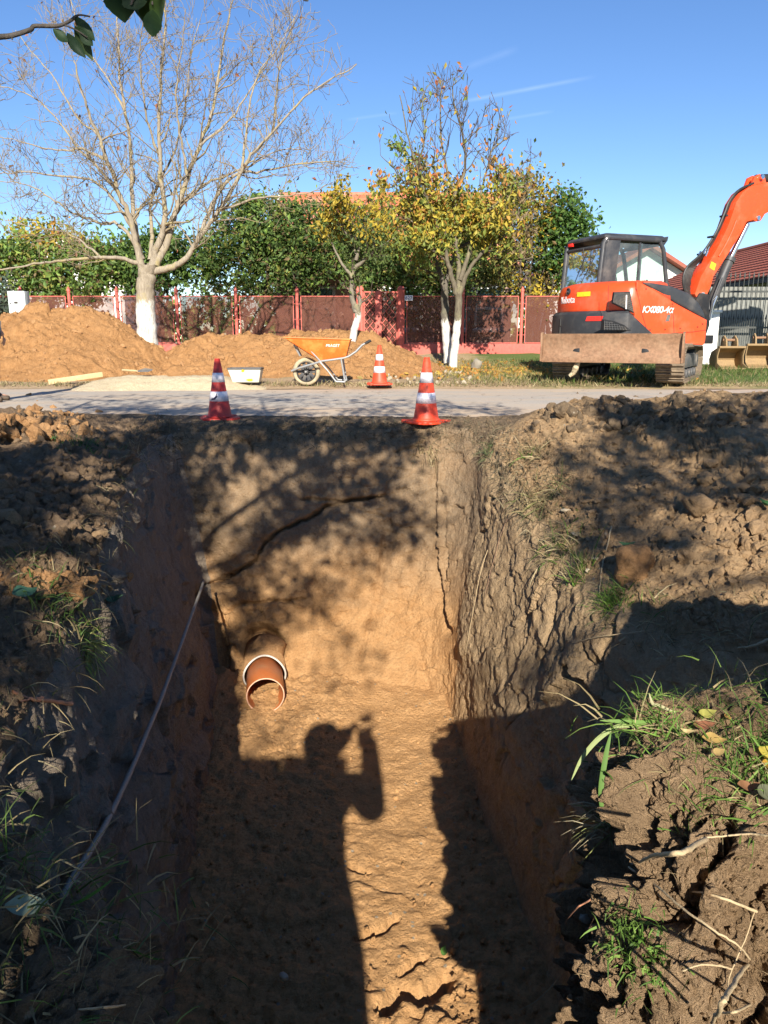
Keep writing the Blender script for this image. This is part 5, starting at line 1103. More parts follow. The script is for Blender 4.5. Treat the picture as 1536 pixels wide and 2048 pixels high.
b = MB(); b.add([Uw(wx0 - .03, LR + .005, 1.69), Uw(fb_ - .03, LR + .005, 1.69), Uw(ff - .02, LR + .005, zr - .14), Uw(wx0 + .06, LR + .005, zr - .14)], [(0, 1, 2, 3)]); b.build("side_window", M['glass'], cab)
b = MB(); wm = (wx0 + ff) / 2 + .0; b.bar(Uw(wm, LR, 1.69), Uw(wm + .01, LR, zr - .12), .02, .035); b.bar(Uw(wm + .06, LR + .03, 1.69), Uw(wm + .07, LR + .03, zr - .12), .02, .03)
b.bar(Uw(wx0 - .02, LR, 1.70), Uw(wx0 + .06, LR, zr - .12), .02, .04); b.build("sash", M['ex_black'], cab)
b = MB(); b.add([Uw(fr0, LR + .06, 1.73), Uw(fr0, LL - .06, 1.73), Uw(fr1 - .02, LL - .06, zr - .22), Uw(fr1 - .02, LR + .06, zr - .22)], [(0, 1, 2, 3)]); b.build("rear_window", M['glass'], cab)
b = MB(); b.add([Uw(fb_ - .05, LL, 1.69), Uw(fr1 + .25, LL, 1.69), Uw(fr1 + .3, LL, zr - .14), Uw(ff - .02, LL, zr - .14)], [(0, 1, 2, 3)]); b.build("side_window", M['glass'], cab)
b = MB(); b.add([Uw(fb_ + .01, LR + .05, 1.3), Uw(fb_ + .01, LL - .05, 1.3), Uw(ff + .03, LL - .05, zr - .16), Uw(ff + .03, LR + .05, zr - .16)], [(0, 1, 2, 3)]); b.build("windscreen", M['glass'], cab)
b = MB(); b.box(Uw(.02, .50, 1.42), (.46, .46, .14), Matrix((uf, ul, Zv)).transposed()); b.prism([(-.22, 1.45), (-.36, 2.02), (-.25, 2.05), (-.10, 1.47)], .28, .72, fr=lambda p: Uw(p.x, p.y, p.z)); b.prism([(-.38, 2.08), (-.36, 2.26), (-.28, 2.27), (-.27, 2.08)], .37, .63, fr=lambda p: Uw(p.x, p.y, p.z)); b.build("seat", M['ex_dark'], cab, bevel=.05, seg=3)
b = MB()
for l in (.2, .8): b.box(Uw(.18, l, 1.45), (.5, .12, .45), Matrix((uf, ul, Zv)).transposed()); b.tube([Uw(.35, l, 1.6), Uw(.38, l, 1.85)], .02, 8)
b.box(Uw(.62, .2, 1.75), (.05, .18, .16), Matrix((uf, ul, Zv)).transposed()); b.build("console", M['ex_dark'], cab, bevel=.02)
b = MB(); f0, z0 = upix(1288, 560, LR); b.tube([Uw(fr0 - .03, .45, zr - .2), Uw(fr0 - .05, .4, 1.95)], .009, 6); b.tube([Uw(fr0 - .06, .62, 1.80), Uw(fr0 - .05, .3, 2.3)], .007, 6); b.build("wiper", M['ex_dark'], cab)
b = MB(); b.box(Uw(fr1 - .02, LL - .12, zr - .09), (.05, .13, .06), Matrix((uf, ul, Zv)).transposed()); b.build("work_lamp", M['reflector'], cab, bevel=.012)
b = MB(); b.box(Uw(fr1 + .02, LR - .03, zr - .1), (.05, .03, .06), Matrix((uf, ul, Zv)).transposed()); b.build("camera_lamp", M['letter_white'], cab, bevel=.01)
# --- swing bracket, boom, cylinder, hoses
lb = -.12
def bp(px, py, l=None): f, z = upix(px, py, lb - .14 if l is None else l); return (f, z)
b = MB(); f0, z0 = bp(1404, 595); b.prism([(f0 - .45, .75), (f0 + .12, .80), (f0 + .20, 1.05), (f0 + .12, z0 + .06), (f0 - .08, z0 + .08), (f0 - .30, 1.25), (f0 - .45, 1.2)], lb - .18, lb + .18, fr=lambda p: Uw(p.x, p.y, p.z)); b.build("swing_bracket", M['ex_dark'], ex, bevel=.02)
outl = [(1396, 601), (1390, 588), (1402, 553), (1427, 511), (1444, 478), (1456, 453), (1466, 425), (1473, 404), (1486, 384), (1502, 372), (1536, 364), (1590, 362), (1660, 372), (1740, 392), (1742, 418), (1660, 420), (1590, 418), (1545, 420), (1530, 428), (1522, 441), (1512, 443), (1507, 440), (1494, 443), (1486, 460), (1473, 482), (1452, 515), (1427, 553), (1421, 575), (1414, 590), (1406, 605)]
b = MB(); b.prism([bp(*p) for p in outl], lb - .14, lb + .14, fr=lambda p: Uw(p.x, p.y, p.z)); boom = b.build("boom", M['ex_orange'], ex, bevel=.012)
b = MB(); b.prism([bp(*p) for p in ((1506, 371), (1513, 352), (1523, 347), (1533, 352), (1536, 364))], lb - .10, lb - .05, fr=lambda p: Uw(p.x, p.y, p.z)); b.prism([bp(*p) for p in ((1506, 371), (1513, 352), (1523, 347), (1533, 352), (1536, 364))], lb + .05, lb + .10, fr=lambda p: Uw(p.x, p.y, p.z)); b.build("arm_lug", M['ex_orange'], boom, bevel=.006)
f0, z0 = bp(1524, 355); f1, z1 = bp(1700, 345); b = MB(); b.tube([Uw(f0, lb, z0), Uw(f1, lb, z1)], .075, 14); b.build("arm_cylinder", M['ex_dark'], boom)
for px, py, r_ in ((1404, 590, .05), (1524, 354, .04), (1516, 436, .04)):
    f0, z0 = bp(px, py); b = MB(); b.tube([Uw(f0, lb - .165, z0), Uw(f0, lb + .165, z0)], r_, 14); b.build("pin", M['ex_steel'], boom)
b = MB(); b.prism([bp(*p) for p in ((1419, 535), (1428, 541), (1432, 528), (1423, 523))], lb - .144, lb - .13, fr=lambda p: Uw(p.x, p.y, p.z)); b.build("warning_sticker", M['yellow'], boom)
b = MB(); b.tube([Uw(*(lambda q: (q[0], lb - .145, q[1]))(bp(px, py))) for px, py in ((1437, 513), (1452, 487), (1464, 462), (1472, 441))], .018, 8); b.build("boom_pipe", M['ex_orange'], boom)
c0 = bp(1418, 638); c1 = bp(1467, 522); c2 = bp(1505, 446); b = MB(); b.tube([Uw(c0[0], lb - .02, c0[1]), Uw(c1[0], lb - .02, c1[1])], .088, 18); b.tube([Uw(c1[0], lb - .02, c1[1]), Uw(c1[0] + .03, lb - .02, c1[1] + .07)], .105, 18); b.tube([Uw(c1[0], lb - .02, c1[1]), Uw(c2[0], lb - .02, c2[1])], .048, 14, 1); b.build("boom_cylinder", [M['ex_black'], M['ex_steel']], ex)
b = MB(); b.tube([Uw(*(lambda q: (q[0], lb - .13, q[1]))(bp(px, py))) for px, py in ((1418, 640), (1424, 615), (1426, 600), (1434, 580), (1444, 555))], .022, 8); b.tube([Uw(*(lambda q: (q[0], lb - .10, q[1]))(bp(px, py))) for px, py in ((1423, 641), (1429, 612), (1437, 592))], .016, 8, 1); b.build("cylinder_pipe", [M['ex_black'], M['ex_steel']], ex)
for i in range(7):
    o_ = i * 3.3; l = lb - .10 + i * .035; sh = (6 - i) * 2.6
    P = [(1391 - sh * .5 + 3, 604), (1378 - sh * .9, 585), (1372 - sh * 1.0 + 2, 560), (1380 - sh * .9, 535), (1400 - sh * .6, 512), (1413 - sh * .5, 495), (1432 - sh * .4, 462), (1448 - sh * .4, 425), (1458 - sh * .45, 402), (1478 - sh * .5, 380), (1504 - sh * .3, 366)]
    pts = np.array([Uw(bp(px + 8, py, l)[0], l, bp(px + 8, py, l)[1]) for px, py in P]); Q = crom(pts, np.linspace(0, len(pts) - 1, 44)); b = MB(); b.tube([Vector(q) for q in Q], .021, 7); b.build("hose", M['hose'], boom)
b = MB()
for px, py in ((1404, 505), (1450, 428), (1425, 470)): f0, z0 = bp(px, py); b.bar(Uw(f0 + .05, lb - .14, z0 - .02), Uw(f0 + .05, lb + .02, z0 - .02), .05, .03)
b.build("hose_clamp", M['ex_dark'], boom)
b = MB()
for k, (px, py) in enumerate(((1408, 508), (1414, 512), (1402, 513), (1421, 503), (1463, 418), (1470, 424))): f0, z0 = bp(px, py); f1, z1 = bp(px + 5, py - 11); b.tube([Uw(f0, lb - .13 + .03 * k, z0), Uw(f1, lb - .13 + .03 * k, z1)], .017, 8)
b.build("hose_fitting", M['ex_steel'], boom)
# --- arm beyond the frame
f0, z0 = bp(1735, 405); b = MB(); b.prism([(f0 - .15, z0 + .22), (f0 + .18, z0 + .1), (f0 + .30, z0 - 1.2), (f0 + .30, z0 - 1.9), (f0 + .18, z0 - 1.9), (f0 + .02, z0 - 1.0), (f0 - .12, z0 - .1)], lb - .11, lb + .11, fr=lambda p: Uw(p.x, p.y, p.z)); b.build("arm", M['ex_orange'], ex, bevel=.012)
b = MB(); b.tube([Uw(f0 + .24, lb - .16, z0 - 1.85), Uw(f0 + .24, lb + .16, z0 - 1.85)], .06, 14); b.prism([(f0 + .1, z0 - 1.95), (f0 + .4, z0 - 1.95), (f0 + .42, z0 - 2.2), (f0 + .08, z0 - 2.2)], lb - .13, lb + .13, fr=lambda p: Uw(p.x, p.y, p.z)); b.build("quick_coupler", M['ex_dark'], ex, bevel=.01)
# ------------------------------------------------------------------ traffic cones
M['cone_orange'] = mat_worn("cone_orange", (.70, .062, .022), (.42, .17, .10), .32, .5, scale=7, spec=.4, var=.10)
M['cone_red'] = mat_worn("cone_red", (.52, .035, .025), (.30, .10, .07), .32, .5, scale=7, spec=.4, var=.10)
M['cone_white'] = mat_worn("cone_white", (.74, .70, .74), (.42, .38, .36), .45, .45, scale=9, var=.06)
M['ink'] = mat_worn("ink", (.02, .02, .06), (.05, .05, .08), .1, .5)
def make_cone(loc, Hc, rz, label, red, dirt=False):
    rt = empty("traffic_cone", loc, rz, label, "traffic cone", "traffic cones round the dig"); s = Hc / .65
    r = lambda z: (.128 - (.128 - .030) * ((z - .05) / .60)) * s
    def ring(name, z0, z1, mat, off=0.0, parent=rt):
        b = MB(); b.lathe([(r(z0) + off - .006, z0 * s), (r(z0) + off, z0 * s), (r(z1) + off, z1 * s), (r(z1) + off - .006, z1 * s)], 36); return b.build(name, mat, parent, smooth=True)
    b = MB(); b.lathe([(.10 * s, .018 * s), (.145 * s, .022 * s), (.150 * s, .034 * s), (.131 * s, .046 * s), (r(.06), .06 * s), (r(.645), .645 * s), (r(.65) - .006, .65 * s), (r(.65) - .012, .645 * s), (.110 * s, .03 * s)], 40); b.build("cone_body", red, rt, smooth=True)
    ba = MB(); n = 8; w = .215 * s; pl = [(w, -w * .55), (w, w * .55), (w * .55, w), (-w * .55, w), (-w, w * .55), (-w, -w * .55), (-w * .55, -w), (w * .55, -w)]
    V = [(x, y, z) for z in (.0, .022 * s) for x, y in pl]; ba.add(V, [tuple(range(8)), tuple(range(8, 16))] + [(i, (i + 1) % 8, (i + 1) % 8 + 8, i + 8) for i in range(8)])
    for x, y in ((w * .75, w * .75), (-w * .75, w * .75), (w * .75, -w * .75), (-w * .75, -w * .75)): ba.tube([(x * .9, y * .9, 0), (x * .9, y * .9, .03 * s)], .05 * s, 12)
    ba.build("base", red, rt, bevel=.006)
    o1_ = ring("reflective_band", .20, .305, M['cone_white'], .0025); ring("reflective_band", .405, .505, M['cone_white'], .0025)
    b = MB(); b.lathe([(.030 * s, .648 * s), (.033 * s, .655 * s), (.024 * s, .657 * s), (.020 * s, .64 * s)], 24); b.build("rim", red, rt, smooth=True)
    return rt, r, s, o1_
c1, r, s, band = make_cone(atz(440, 838, .0), .60, R(14), "darker red cone with ink scribbles standing left on the trench edge", M['cone_red'])
b = MB(); 
def onc(a, z): q = r(z / s) + .006; return (q * math.sin(a), -q * math.cos(a), z)
b.tube([onc(-.95, .215 * s), onc(-.75, .222 * s), onc(-.55, .224 * s), onc(-.35, .245 * s), onc(-.22, .262 * s)], [.003, .005, .006, .006, .004], 6); b.tube([onc(-.9, .228 * s), onc(-.6, .235 * s), onc(-.4, .255 * s), onc(-.25, .285 * s)], .003, 6); b.build("ink_mark", M['ink'], band)
make_cone(atz(852, 845, .0), .62, R(40), "bright orange cone on the trench edge right of the middle", M['cone_orange'])
make_cone(atz(759, 769, .06), .63, R(5), "small looking bright cone across the road beside the wheelbarrow", M['cone_orange'])
# ------------------------------------------------------------------ wheelbarrow
M['wb_orange'] = mat_worn("wb_orange", (.60, .128, .017), (.60, .34, .08), .45, .5, scale=5, var=.10)
M['wb_steel'] = mat_worn("wb_steel", (.30, .31, .31), (.32, .26, .18), .45, .5, .3, scale=9)
M['wb_tyre'] = mat_worn("wb_tyre", (.30, .25, .16), (.52, .43, .28), .8, .9, scale=10, bump=.3)
M['wb_rim'] = mat_worn("wb_rim", (.045, .045, .047), (.22, .18, .13), .45, .55, scale=10)
M['grip'] = mat_worn("grip", (.02, .02, .02), (.1, .08, .06), .3, .7)
WY = 13.05; wz = .03
wb = empty("wheelbarrow", (at(620, 765, WY).x, WY, wz), R(0), "orange wheelbarrow with a dusty wheel standing by the sand heap", "wheelbarrow"); ow = wb.location
def wp(px, py, dy): p = at(px, py, WY + dy); return Vector(p) - ow
HW = .30
# tray: rim and floor traced on the near side, mirrored to the far side
rim = [(568, 674), (700, 678)]; flo = [(641, 719), (692, 714)]
A = wp(568, 675, -HW); B_ = wp(700, 679, -HW); C_ = wp(692, 713, -HW * .75); D_ = wp(641, 721, -HW * .75)
def mir(v, k=1.0): return Vector((v.x, -v.y * k, v.z))
def inset(v, d): c = (A + B_ + C_ + D_ + mir(A) + mir(B_) + mir(C_) + mir(D_)) / 8; return v + (c - v).normalized() * d
b = MB(); V = [A, B_, C_, D_, mir(A), mir(B_), mir(C_), mir(D_)]; Vi = [inset(v, .02) + Vector((0, 0, .012)) for v in V]
# small rounding of the tray plan: add mid points on the front corners
b.add(V + Vi, [(0, 3, 2, 1), (4, 5, 6, 7), (0, 4, 7, 3), (1, 2, 6, 5), (3, 7, 6, 2), (8, 9, 10, 11), (12, 15, 14, 13), (8, 11, 15, 12), (9, 13, 14, 10), (11, 10, 14, 15), (0, 1, 9, 8), (1, 5, 13, 9), (5, 4, 12, 13), (4, 0, 8, 12)])
tray = b.build("tray", M['wb_orange'], wb, bevel=.03, seg=3, angle=25)
b = MB(); b.tube([A, B_, mir(B_), mir(A)], .014, 8, closed=True); b.build("rolled_rim", M['wb_orange'], tray)
for k in range(6):
    t_ = .12 + .15 * k; p0 = A.lerp(mir(A), t_); p1 = D_.lerp(mir(D_), t_); d_ = Vector((-.006, 0, -.004)); b = MB(); b.bar(p0.lerp(p1, .08) + d_, p0.lerp(p1, .9) + d_, .03, .014); b.build("front_rib", M['wb_orange'], tray, bevel=.004)
nrm = (B_ - A).cross(D_ - A).normalized(); nrm = -nrm if nrm.y > 0 else nrm
pt = (wp(665, 692, -HW)); tpos = pt - nrm * ((pt - A).dot(nrm)) + nrm * .004
text_mesh("lettering", "PRAGET", .062, M['letter_white'], tray, face_to(tpos, nrm), .002, .15)
for s in (-1, 1):
    dy = -HW * .9 if s < 0 else HW * .9
    def sp_(px, py, k=1.0): v = wp(px, py, -HW * .9 * k); return v if s < 0 else mir(v)
    b = MB(); b.tube([sp_(583, 742, .25), sp_(598, 736, .45), sp_(625, 728, .75), sp_(645, 722, .9), sp_(668, 719), sp_(688, 716), sp_(697, 713), sp_(712, 703), sp_(724, 690), sp_(736, 684)], .017, 10); b.build("handle_tube", M['wb_steel'], wb)
    b = MB(); b.tube([sp_(730, 687), sp_(741, 681)], .022, 10); b.build("grip", M['grip'], wb)
    b = MB(); b.tube([sp_(640, 724, .9), sp_(655, 741), sp_(672, 763)], .014, 8); b.tube([sp_(682, 717), sp_(686, 740), sp_(690, 764)], .014, 8); b.tube([sp_(672, 763), sp_(690, 764)], .014, 8); b.build("leg", M['wb_steel'], wb)
    b = MB(); b.tube([sp_(640, 722, .85), sp_(620, 700, .9), sp_(604, 688, .8), sp_(592, 686, .6), sp_(588, 690, .5), sp_(600, 712, .4)], .013, 8); b.build("front_brace", M['wb_steel'], wb)
wc = wp(613, 743, 0); rw_ = 27 / 1538 * 12.75
b = MB(); b.tube([wc + Vector((math.cos(a) * rw_ * .86, 0, math.sin(a) * rw_ * .86)) for a in np.linspace(0, 2 * math.pi, 40, endpoint=False)], rw_ * .17, 10, closed=True); b.build("tyre", M['wb_tyre'], wb, smooth=True); whl = [c for c in wb.children if c.name.startswith('tyre')][0]
b = MB(); fr_w = lambda p: wc + Vector((p.x, p.z, p.y)); b.lathe([(rw_ * .74, -.05), (rw_ * .70, -.055), (rw_ * .66, -.03), (rw_ * .66, .03), (rw_ * .70, .055), (rw_ * .74, .05)], 32, fr=fr_w); b.lathe([(.001, -.06), (rw_ * .16, -.06), (rw_ * .18, -.04), (rw_ * .18, .04), (rw_ * .16, .06), (.001, .06)], 20, fr=fr_w); rim_o = b.build("rim", M['wb_rim'], whl)
for k in range(10):
    a = k * 2 * math.pi / 10; b = MB(); d_ = Vector((math.cos(a), 0, math.sin(a))); b.bar(wc + d_ * rw_ * .15, wc + d_ * rw_ * .68, .055, .02, up=(0, 1, 0)); b.build("spoke", M['wb_rim'], whl, bevel=.004)
b = MB(); b.tube([wc + Vector((0, -.12, 0)), wc + Vector((0, .12, 0))], .014, 10); b.build("axle", M['wb_steel'], wb)
# ------------------------------------------------------------------ things on the sand and verge
M['trough'] = mat_worn("trough", (.56, .53, .44), (.45, .37, .25), .4, .7, scale=6)
YT = 13.0; mt = empty("mortar_trough", (at(491, 765, YT).x, YT, float(gz(0, YT)) + .02), 0, "cream mortar trough with yellow stains and a dark rim on the sand", "trough"); om = mt.location
p = [Vector(at(*q)) - om for q in ((459, 738, YT), (524, 738, YT), (520, 764, YT), (468, 764, YT))]
b = MB(); V = []
for k, dy in ((0, -.16), (1, .16)): V += [Vector((v.x * (1 if i < 2 else 1), dy * (1 if i < 2 else .75), v.z)) for i, v in enumerate(p)]
Vi = [v * .94 + Vector((0, 0, .03)) for v in V]
b.add(V + Vi, [(0, 3, 2, 1), (4, 5, 6, 7), (0, 4, 7, 3), (1, 2, 6, 5), (3, 7, 6, 2), (8, 9, 10, 11), (12, 15, 14, 13), (8, 11, 15, 12), (9, 13, 14, 10), (11, 10, 14, 15), (0, 1, 9, 8), (1, 5, 13, 9), (5, 4, 12, 13), (4, 0, 8, 12)]); b.build("tub", M['trough'], mt, bevel=.01)
b = MB(); q = [V[0], V[1], V[5], V[4]]; b.tube([v + Vector((0, 0, .008)) for v in q], .016, 6, closed=True); b.build("rim", M['ex_grey'], mt)
rg = np.random.RandomState(3)
def splat(name, c, rx, rz_, mat, parent):
    b = MB(); n = 14; pts = [(c[0] + rx * math.cos(a) * (.7 + .5 * rg.rand()), c[1] + rz_ * math.sin(a) * (.7 + .5 * rg.rand())) for a in np.linspace(0, 2 * math.pi, n, endpoint=False)]
    b.prism(pts, -.005, .004, fr=lambda p: Vector((p.x, p.y + yat(p.z), p.z))); b.build(name, mat, parent)
def yat(z): t_ = (z - V[3].z) / (V[0].z - V[3].z); return -.12 - .04 * t_ - .006
zc1 = Vector(at(502, 759, YT)) - om; zc2 = Vector(at(489, 741, YT)) - om
splat("yellow_stain", (zc1.x, zc1.z), .055, .022, M['yellow'], mt); splat("yellow_stain", (zc2.x, zc2.z), .028, .022, M['yellow'], mt)
M['wood'] = mat_worn("wood", (.56, .42, .22), (.40, .30, .18), .4, .8, scale=4, var=.12)
p0 = Vector(atz(97, 768, .05)); p1 = Vector(atz(205, 752, .16)); pk = empty("plank", p0, 0, "pale wooden plank lying against the sand heap at the road edge", "plank"); b = MB(); b.bar((0, 0, .03), p1 - p0 + Vector((0, 0, .03)), .045, .085); b.build("board", M['wood'], pk, bevel=.004)
sh = empty("shovel", Vector(at(287, 738, 13.0)), 0, "dark shovel blade stuck on the far side of the sand heap", "shovel"); b = MB(); o = sh.location
def so_(px, py, Y): return Vector(at(px, py, Y)) - o
b.add([so_(274, 741, 12.86), so_(290, 736, 12.9), so_(306, 738, 12.9), so_(296, 741, 12.84), so_(276, 744, 12.84), so_(290, 739, 12.87), so_(305, 741, 12.88), so_(296, 744, 12.82)], [(0, 1, 2, 3), (4, 7, 6, 5), (0, 4, 5, 1), (1, 5, 6, 2), (2, 6, 7, 3), (3, 7, 4, 0)]); b.build("shovel_blade", M['ex_grey'], sh, bevel=.004)
b = MB(); b.tube([so_(275, 742, 12.88), so_(245, 740, 13.2)], .016, 8); b.build("handle", M['wood'], sh)
M['stone'] = mat_worn("stone", (.26, .23, .18), (.24, .20, .15), .5, .9, scale=4, spec=.2, bump=.4)
M['rubble'] = mat_worn('rubble', (.34, .29, .21), (.30, .21, .12), .6, .9, scale=6, spec=.15, bump=.4)
M['pale_stone'] = mat_worn("pale_stone", (.42, .37, .28), (.36, .30, .22), .4, .85, scale=6, spec=.2, bump=.3)
def rock_mesh(seed, sub=2, squash=(1, .8, .7), jag=.25):
    bm = bmesh.new(); bmesh.ops.create_icosphere(bm, subdivisions=sub, radius=1); rr = np.random.RandomState(seed); of = rr.rand(3) * 50
    pl = rr.normal(size=(9, 3)); pl /= np.linalg.norm(pl, axis=1, keepdims=True); dd = .45 + .35 * rr.rand(9)
    for v in bm.verts:
        p = np.array(v.co); 
        for n_, d_ in zip(pl, dd):
            k = p @ n_
            if k > d_: p = p - n_ * (k - d_) * .95
        nz = float(fbm(np.array([p[0] * 2.2 + of[0] + p[2] * 1.3]), np.array([p[1] * 2.2 + of[1] - p[2] * 1.1]), 3)[0]); p = p * (1 + jag * nz); v.co = Vector(p * np.array(squash))
    V = np.array([v.co for v in bm.verts]); F = np.array([[q.index for q in f.verts] for f in bm.faces]); bm.free(); return V, F
ROCKS = [rock_mesh(i, 2, (1, .8 + .2 * (i % 3) * .5, .62 + .12 * (i % 4)), .55) for i in range(10)]; ROCKS1 = [rock_mesh(40 + i, 1, (1, .85, .7), .5) for i in range(8)]
def rock(name, loc, size, seed, mat, label, cat, group=None):
    V, F = ROCKS[seed % 10]; o = link(name, np_mesh(name, V * size, F, [mat]), None, loc); o.rotation_euler = (0, 0, seed * 1.7); return tag(o, label, cat, group)
q = at(952, 728, 17.0); rock("stone", (q.x, 17.0, float(gz(0, 17)) + .10), .17, 3, M['stone'], "single grey boulder on the grass beside the bright whitewashed trunk", "stone")
q = atz(570, 1960, -2.22); rock("stone", (q.x, q.y, -2.20), .030, 0, M['pale_stone'], "round pale stone lying on the dark trench floor", "stone")
rs = np.random.RandomState(12)
for k in range(34):
    px = rs.uniform(775, 905) if k < 28 else rs.uniform(905, 940); py = rs.uniform(733, 766); q = atz(px, py, .12); o = link("rubble_stone", np_mesh("rubble_stone", ROCKS[k % 10][0] * rs.uniform(.02, .075), ROCKS[k % 10][1], [M['rubble']]), None, (q.x, max(13.2, min(q.y, 15.6)), .0)); o.location.z = float(gz(0, o.location.y)) + .04; o.rotation_euler = (rs.rand() * 3, rs.rand() * 3, rs.rand() * 6)
    tag(o, "rough broken stone in the rubble between the two right cones", "stone", "broken stones in the rubble by the low heap")
# ------------------------------------------------------------------ dark metal fence, white pillar, buckets
M['iron'] = mat_worn("iron", (.05, .055, .05), (.12, .10, .08), .25, .5)
M['grey_sheet'] = mat_worn("grey_sheet", (.20, .205, .185), (.26, .23, .18), .3, .7, scale=1.5)
FY = 19.3; xa, xb = at(1424, 640, FY).x, at(1600, 640, FY).x
mf = empty("metal_fence", (xa, FY, .25), 0, "dark iron picket fence with spear tips in front of a grey sheet", "fence"); om = mf.location
def fz(py): return at(1480, py, FY).z - om.z
b = MB(); b.box(((xb - xa) / 2, .30, (fz(572) + .0) / 2), (xb - xa, .012, fz(572))); b.build("grey_sheet", M['grey_sheet'], mf)
for py in (583, 655): b = MB(); b.bar((0, .012, fz(py)), (xb - xa, .012, fz(py)), .035, .045); b.build("rail", M['iron'], mf)
n = int((xb - xa) / .112); long_ = None; short_ = None
for k in range(n + 1):
    x = .02 + k * .112
    if long_ is None:
        b = MB(); b.tube([(0, 0, fz(702)), (0, 0, fz(556))], .009, 6); b.lathe([(.009, fz(556)), (.026, fz(553)), (.018, fz(550)), (.001, fz(543))], 8); long_ = b.build("picket", M['iron'], mf); long_.location.x = x
        b = MB(); b.tube([(0, 0, fz(702)), (0, 0, fz(640))], .008, 6); b.lathe([(.008, fz(640)), (.024, fz(637)), (.016, fz(634)), (.001, fz(628))], 8); short_ = b.build("short_picket", M['iron'], mf); short_.location.x = x + .056
    else:
        for o_ in (long_, short_): c = o_.copy(); COL.objects.link(c); c.location.x = x + (.056 if o_ is short_ else 0)
q = at(1413, 690, 18.9); gp = empty("gate_pillar", (q.x, 18.9, .2), 0, "square white pillar at the left end of the iron fence", "pillar"); b = MB(); zt = at(1413, 626, 18.9).z - .2; b.box((0, 0, zt / 2), (.36, .36, zt)); b.build("shaft", M['white_wall'], gp, bevel=.01); b = MB(); b.box((0, 0, zt + .03), (.44, .44, .06)); b.build("cap", M['white_wall'], gp, bevel=.01)
M['bucket_tan'] = mat_worn("bucket_tan", (.27, .18, .085), (.22, .15, .09), .5, .8, scale=5, var=.2, bump=.2)
def bucket(loc, w, h, rz, label, teeth=True):
    rt = empty("digging_bucket", loc, rz, label, "excavator bucket", "spare buckets beside the iron fence")
    prof = [(.0, .0)] ; P = [(-.02, h), (.10, h * .98), (.34, h * .80), (.42, h * .45), (.36, h * .15), (.18, .0), (-.06, .02)]
    b = MB(); n = len(P); V = [(-w / 2, y, z) for y, z in P] + [(w / 2, y, z) for y, z in P] ; Pi = [(y - .012 if i > 1 else y, z + (.012 if i > 3 else -.012)) for i, (y, z) in enumerate(P)]
    V += [(-w / 2, y, z) for y, z in Pi] + [(w / 2, y, z) for y, z in Pi]
    b.add(V, [(i, i + 1, n + i + 1, n + i) for i in range(n - 1)] + [(2 * n + i, 3 * n + i, 3 * n + i + 1, 2 * n + i + 1) for i in range(n - 1)] + [(0, n, 3 * n, 2 * n), (n - 1, 3 * n - 1, 4 * n - 1, 2 * n - 1)]); b.build("shell", M['bucket_tan'], rt)
    side = [(-.02, h), (.10, h * .98), (.34, h * .80), (.42, h * .45), (.36, h * .15), (.18, .0), (-.06, .02), (-.16, .06), (.02, h * .30), (.05, h * .62)]
    for s in (-1, 1): b = MB(); b.prism([(y, z) for y, z in side], s * (w / 2), s * (w / 2 + .02), fr=lambda p: Vector((p.y, p.x, p.z))); b.build("side_plate", M['bucket_tan'], rt, bevel=.003)
    b = MB(); b.box((0, .02, h + .01), (w + .04, .10, .045)); b.build("top_lip", M['bucket_tan'], rt, bevel=.008)
    b = MB(); b.box((0, -.10, .03), (w, .10, .03)); b.build("cutting_edge", M['bucket_tan'], rt, bevel=.006)
    for s in (-1, 1): b = MB(); b.prism([(.0, h), (.30, h * .85), (.26, h + .22), (.16, h + .26), (.05, h + .18)], s * w * .22 - .015, s * w * .22 + .015, fr=lambda p: Vector((p.y, p.x, p.z))); b.build("hanger", M['bucket_tan'], rt, bevel=.004)
    b = MB(); b.tube([(-w * .28, .16, h + .16), (w * .28, .16, h + .16)], .03, 12); b.build("pin", M['ex_rust'], rt)
    return rt
bucket((at(1463, 715, 17.2).x, 17.2, .13), .56, .48, R(4), "left tan bucket lying open towards the road by the iron fence")
bucket((at(1522, 715, 17.5).x, 17.5, .14), .60, .52, R(-8), "right shaded bucket with tall hanger lugs at the frame edge")
# ------------------------------------------------------------------ what the camera sees of the dig: used to rest things on it
CELL = 4; BW, BH = 1536 // CELL + 60, 2048 // CELL + 80
_pm = np.full((BW, BH, 3), np.nan); _zd = np.full(BW * BH, 1e9); _nm = np.full((BW, BH, 3), np.nan)
def splat_surface(V, Nn):
    V = V.reshape(-1, 3); Nn = Nn.reshape(-1, 3); px, py, zc = proj(V); i = (px // CELL).astype(int) + 30; j = (py // CELL).astype(int) + 40
    ok = (zc > .2) & (i >= 0) & (i < BW) & (j >= 0) & (j < BH); k = (i * BH + j)[ok]; z = zc[ok]; v = V[ok]; n = Nn[ok]
    o = np.argsort(-z); k = k[o]; z = z[o]; v = v[o]; n = n[o]
    m = z < _zd[k]; k = k[m]; _zd[k] = z[m]; _pm.reshape(-1, 3)[k] = v[m]; _nm.reshape(-1, 3)[k] = n[m]
splat_surface(G2, N); splat_surface(sodG, sodN); splat_surface(sodlG, sodlN)
xx = np.linspace(-1.9, 1.3, 500); yy = np.linspace(1.3, 7, 900); X, Y = np.meshgrid(xx, yy, indexing='ij'); Zf = np.full(X.shape, FZ) + .03 * fbm(X * 1.2, Y * 1.2, 3) + .10 * sst(5.3, 6.4, Y); splat_surface(np.stack([X, Y, Zf], -1), np.zeros(X.shape + (3,)) + [0, 0, 1])
xx = np.linspace(-12, 12, 900); yy = np.linspace(7.7, 13.4, 300); X, Y = np.meshgrid(xx, yy, indexing='ij'); splat_surface(np.stack([X, Y, X * 0], -1), np.zeros(X.shape + (3,)) + [0, 0, 1])
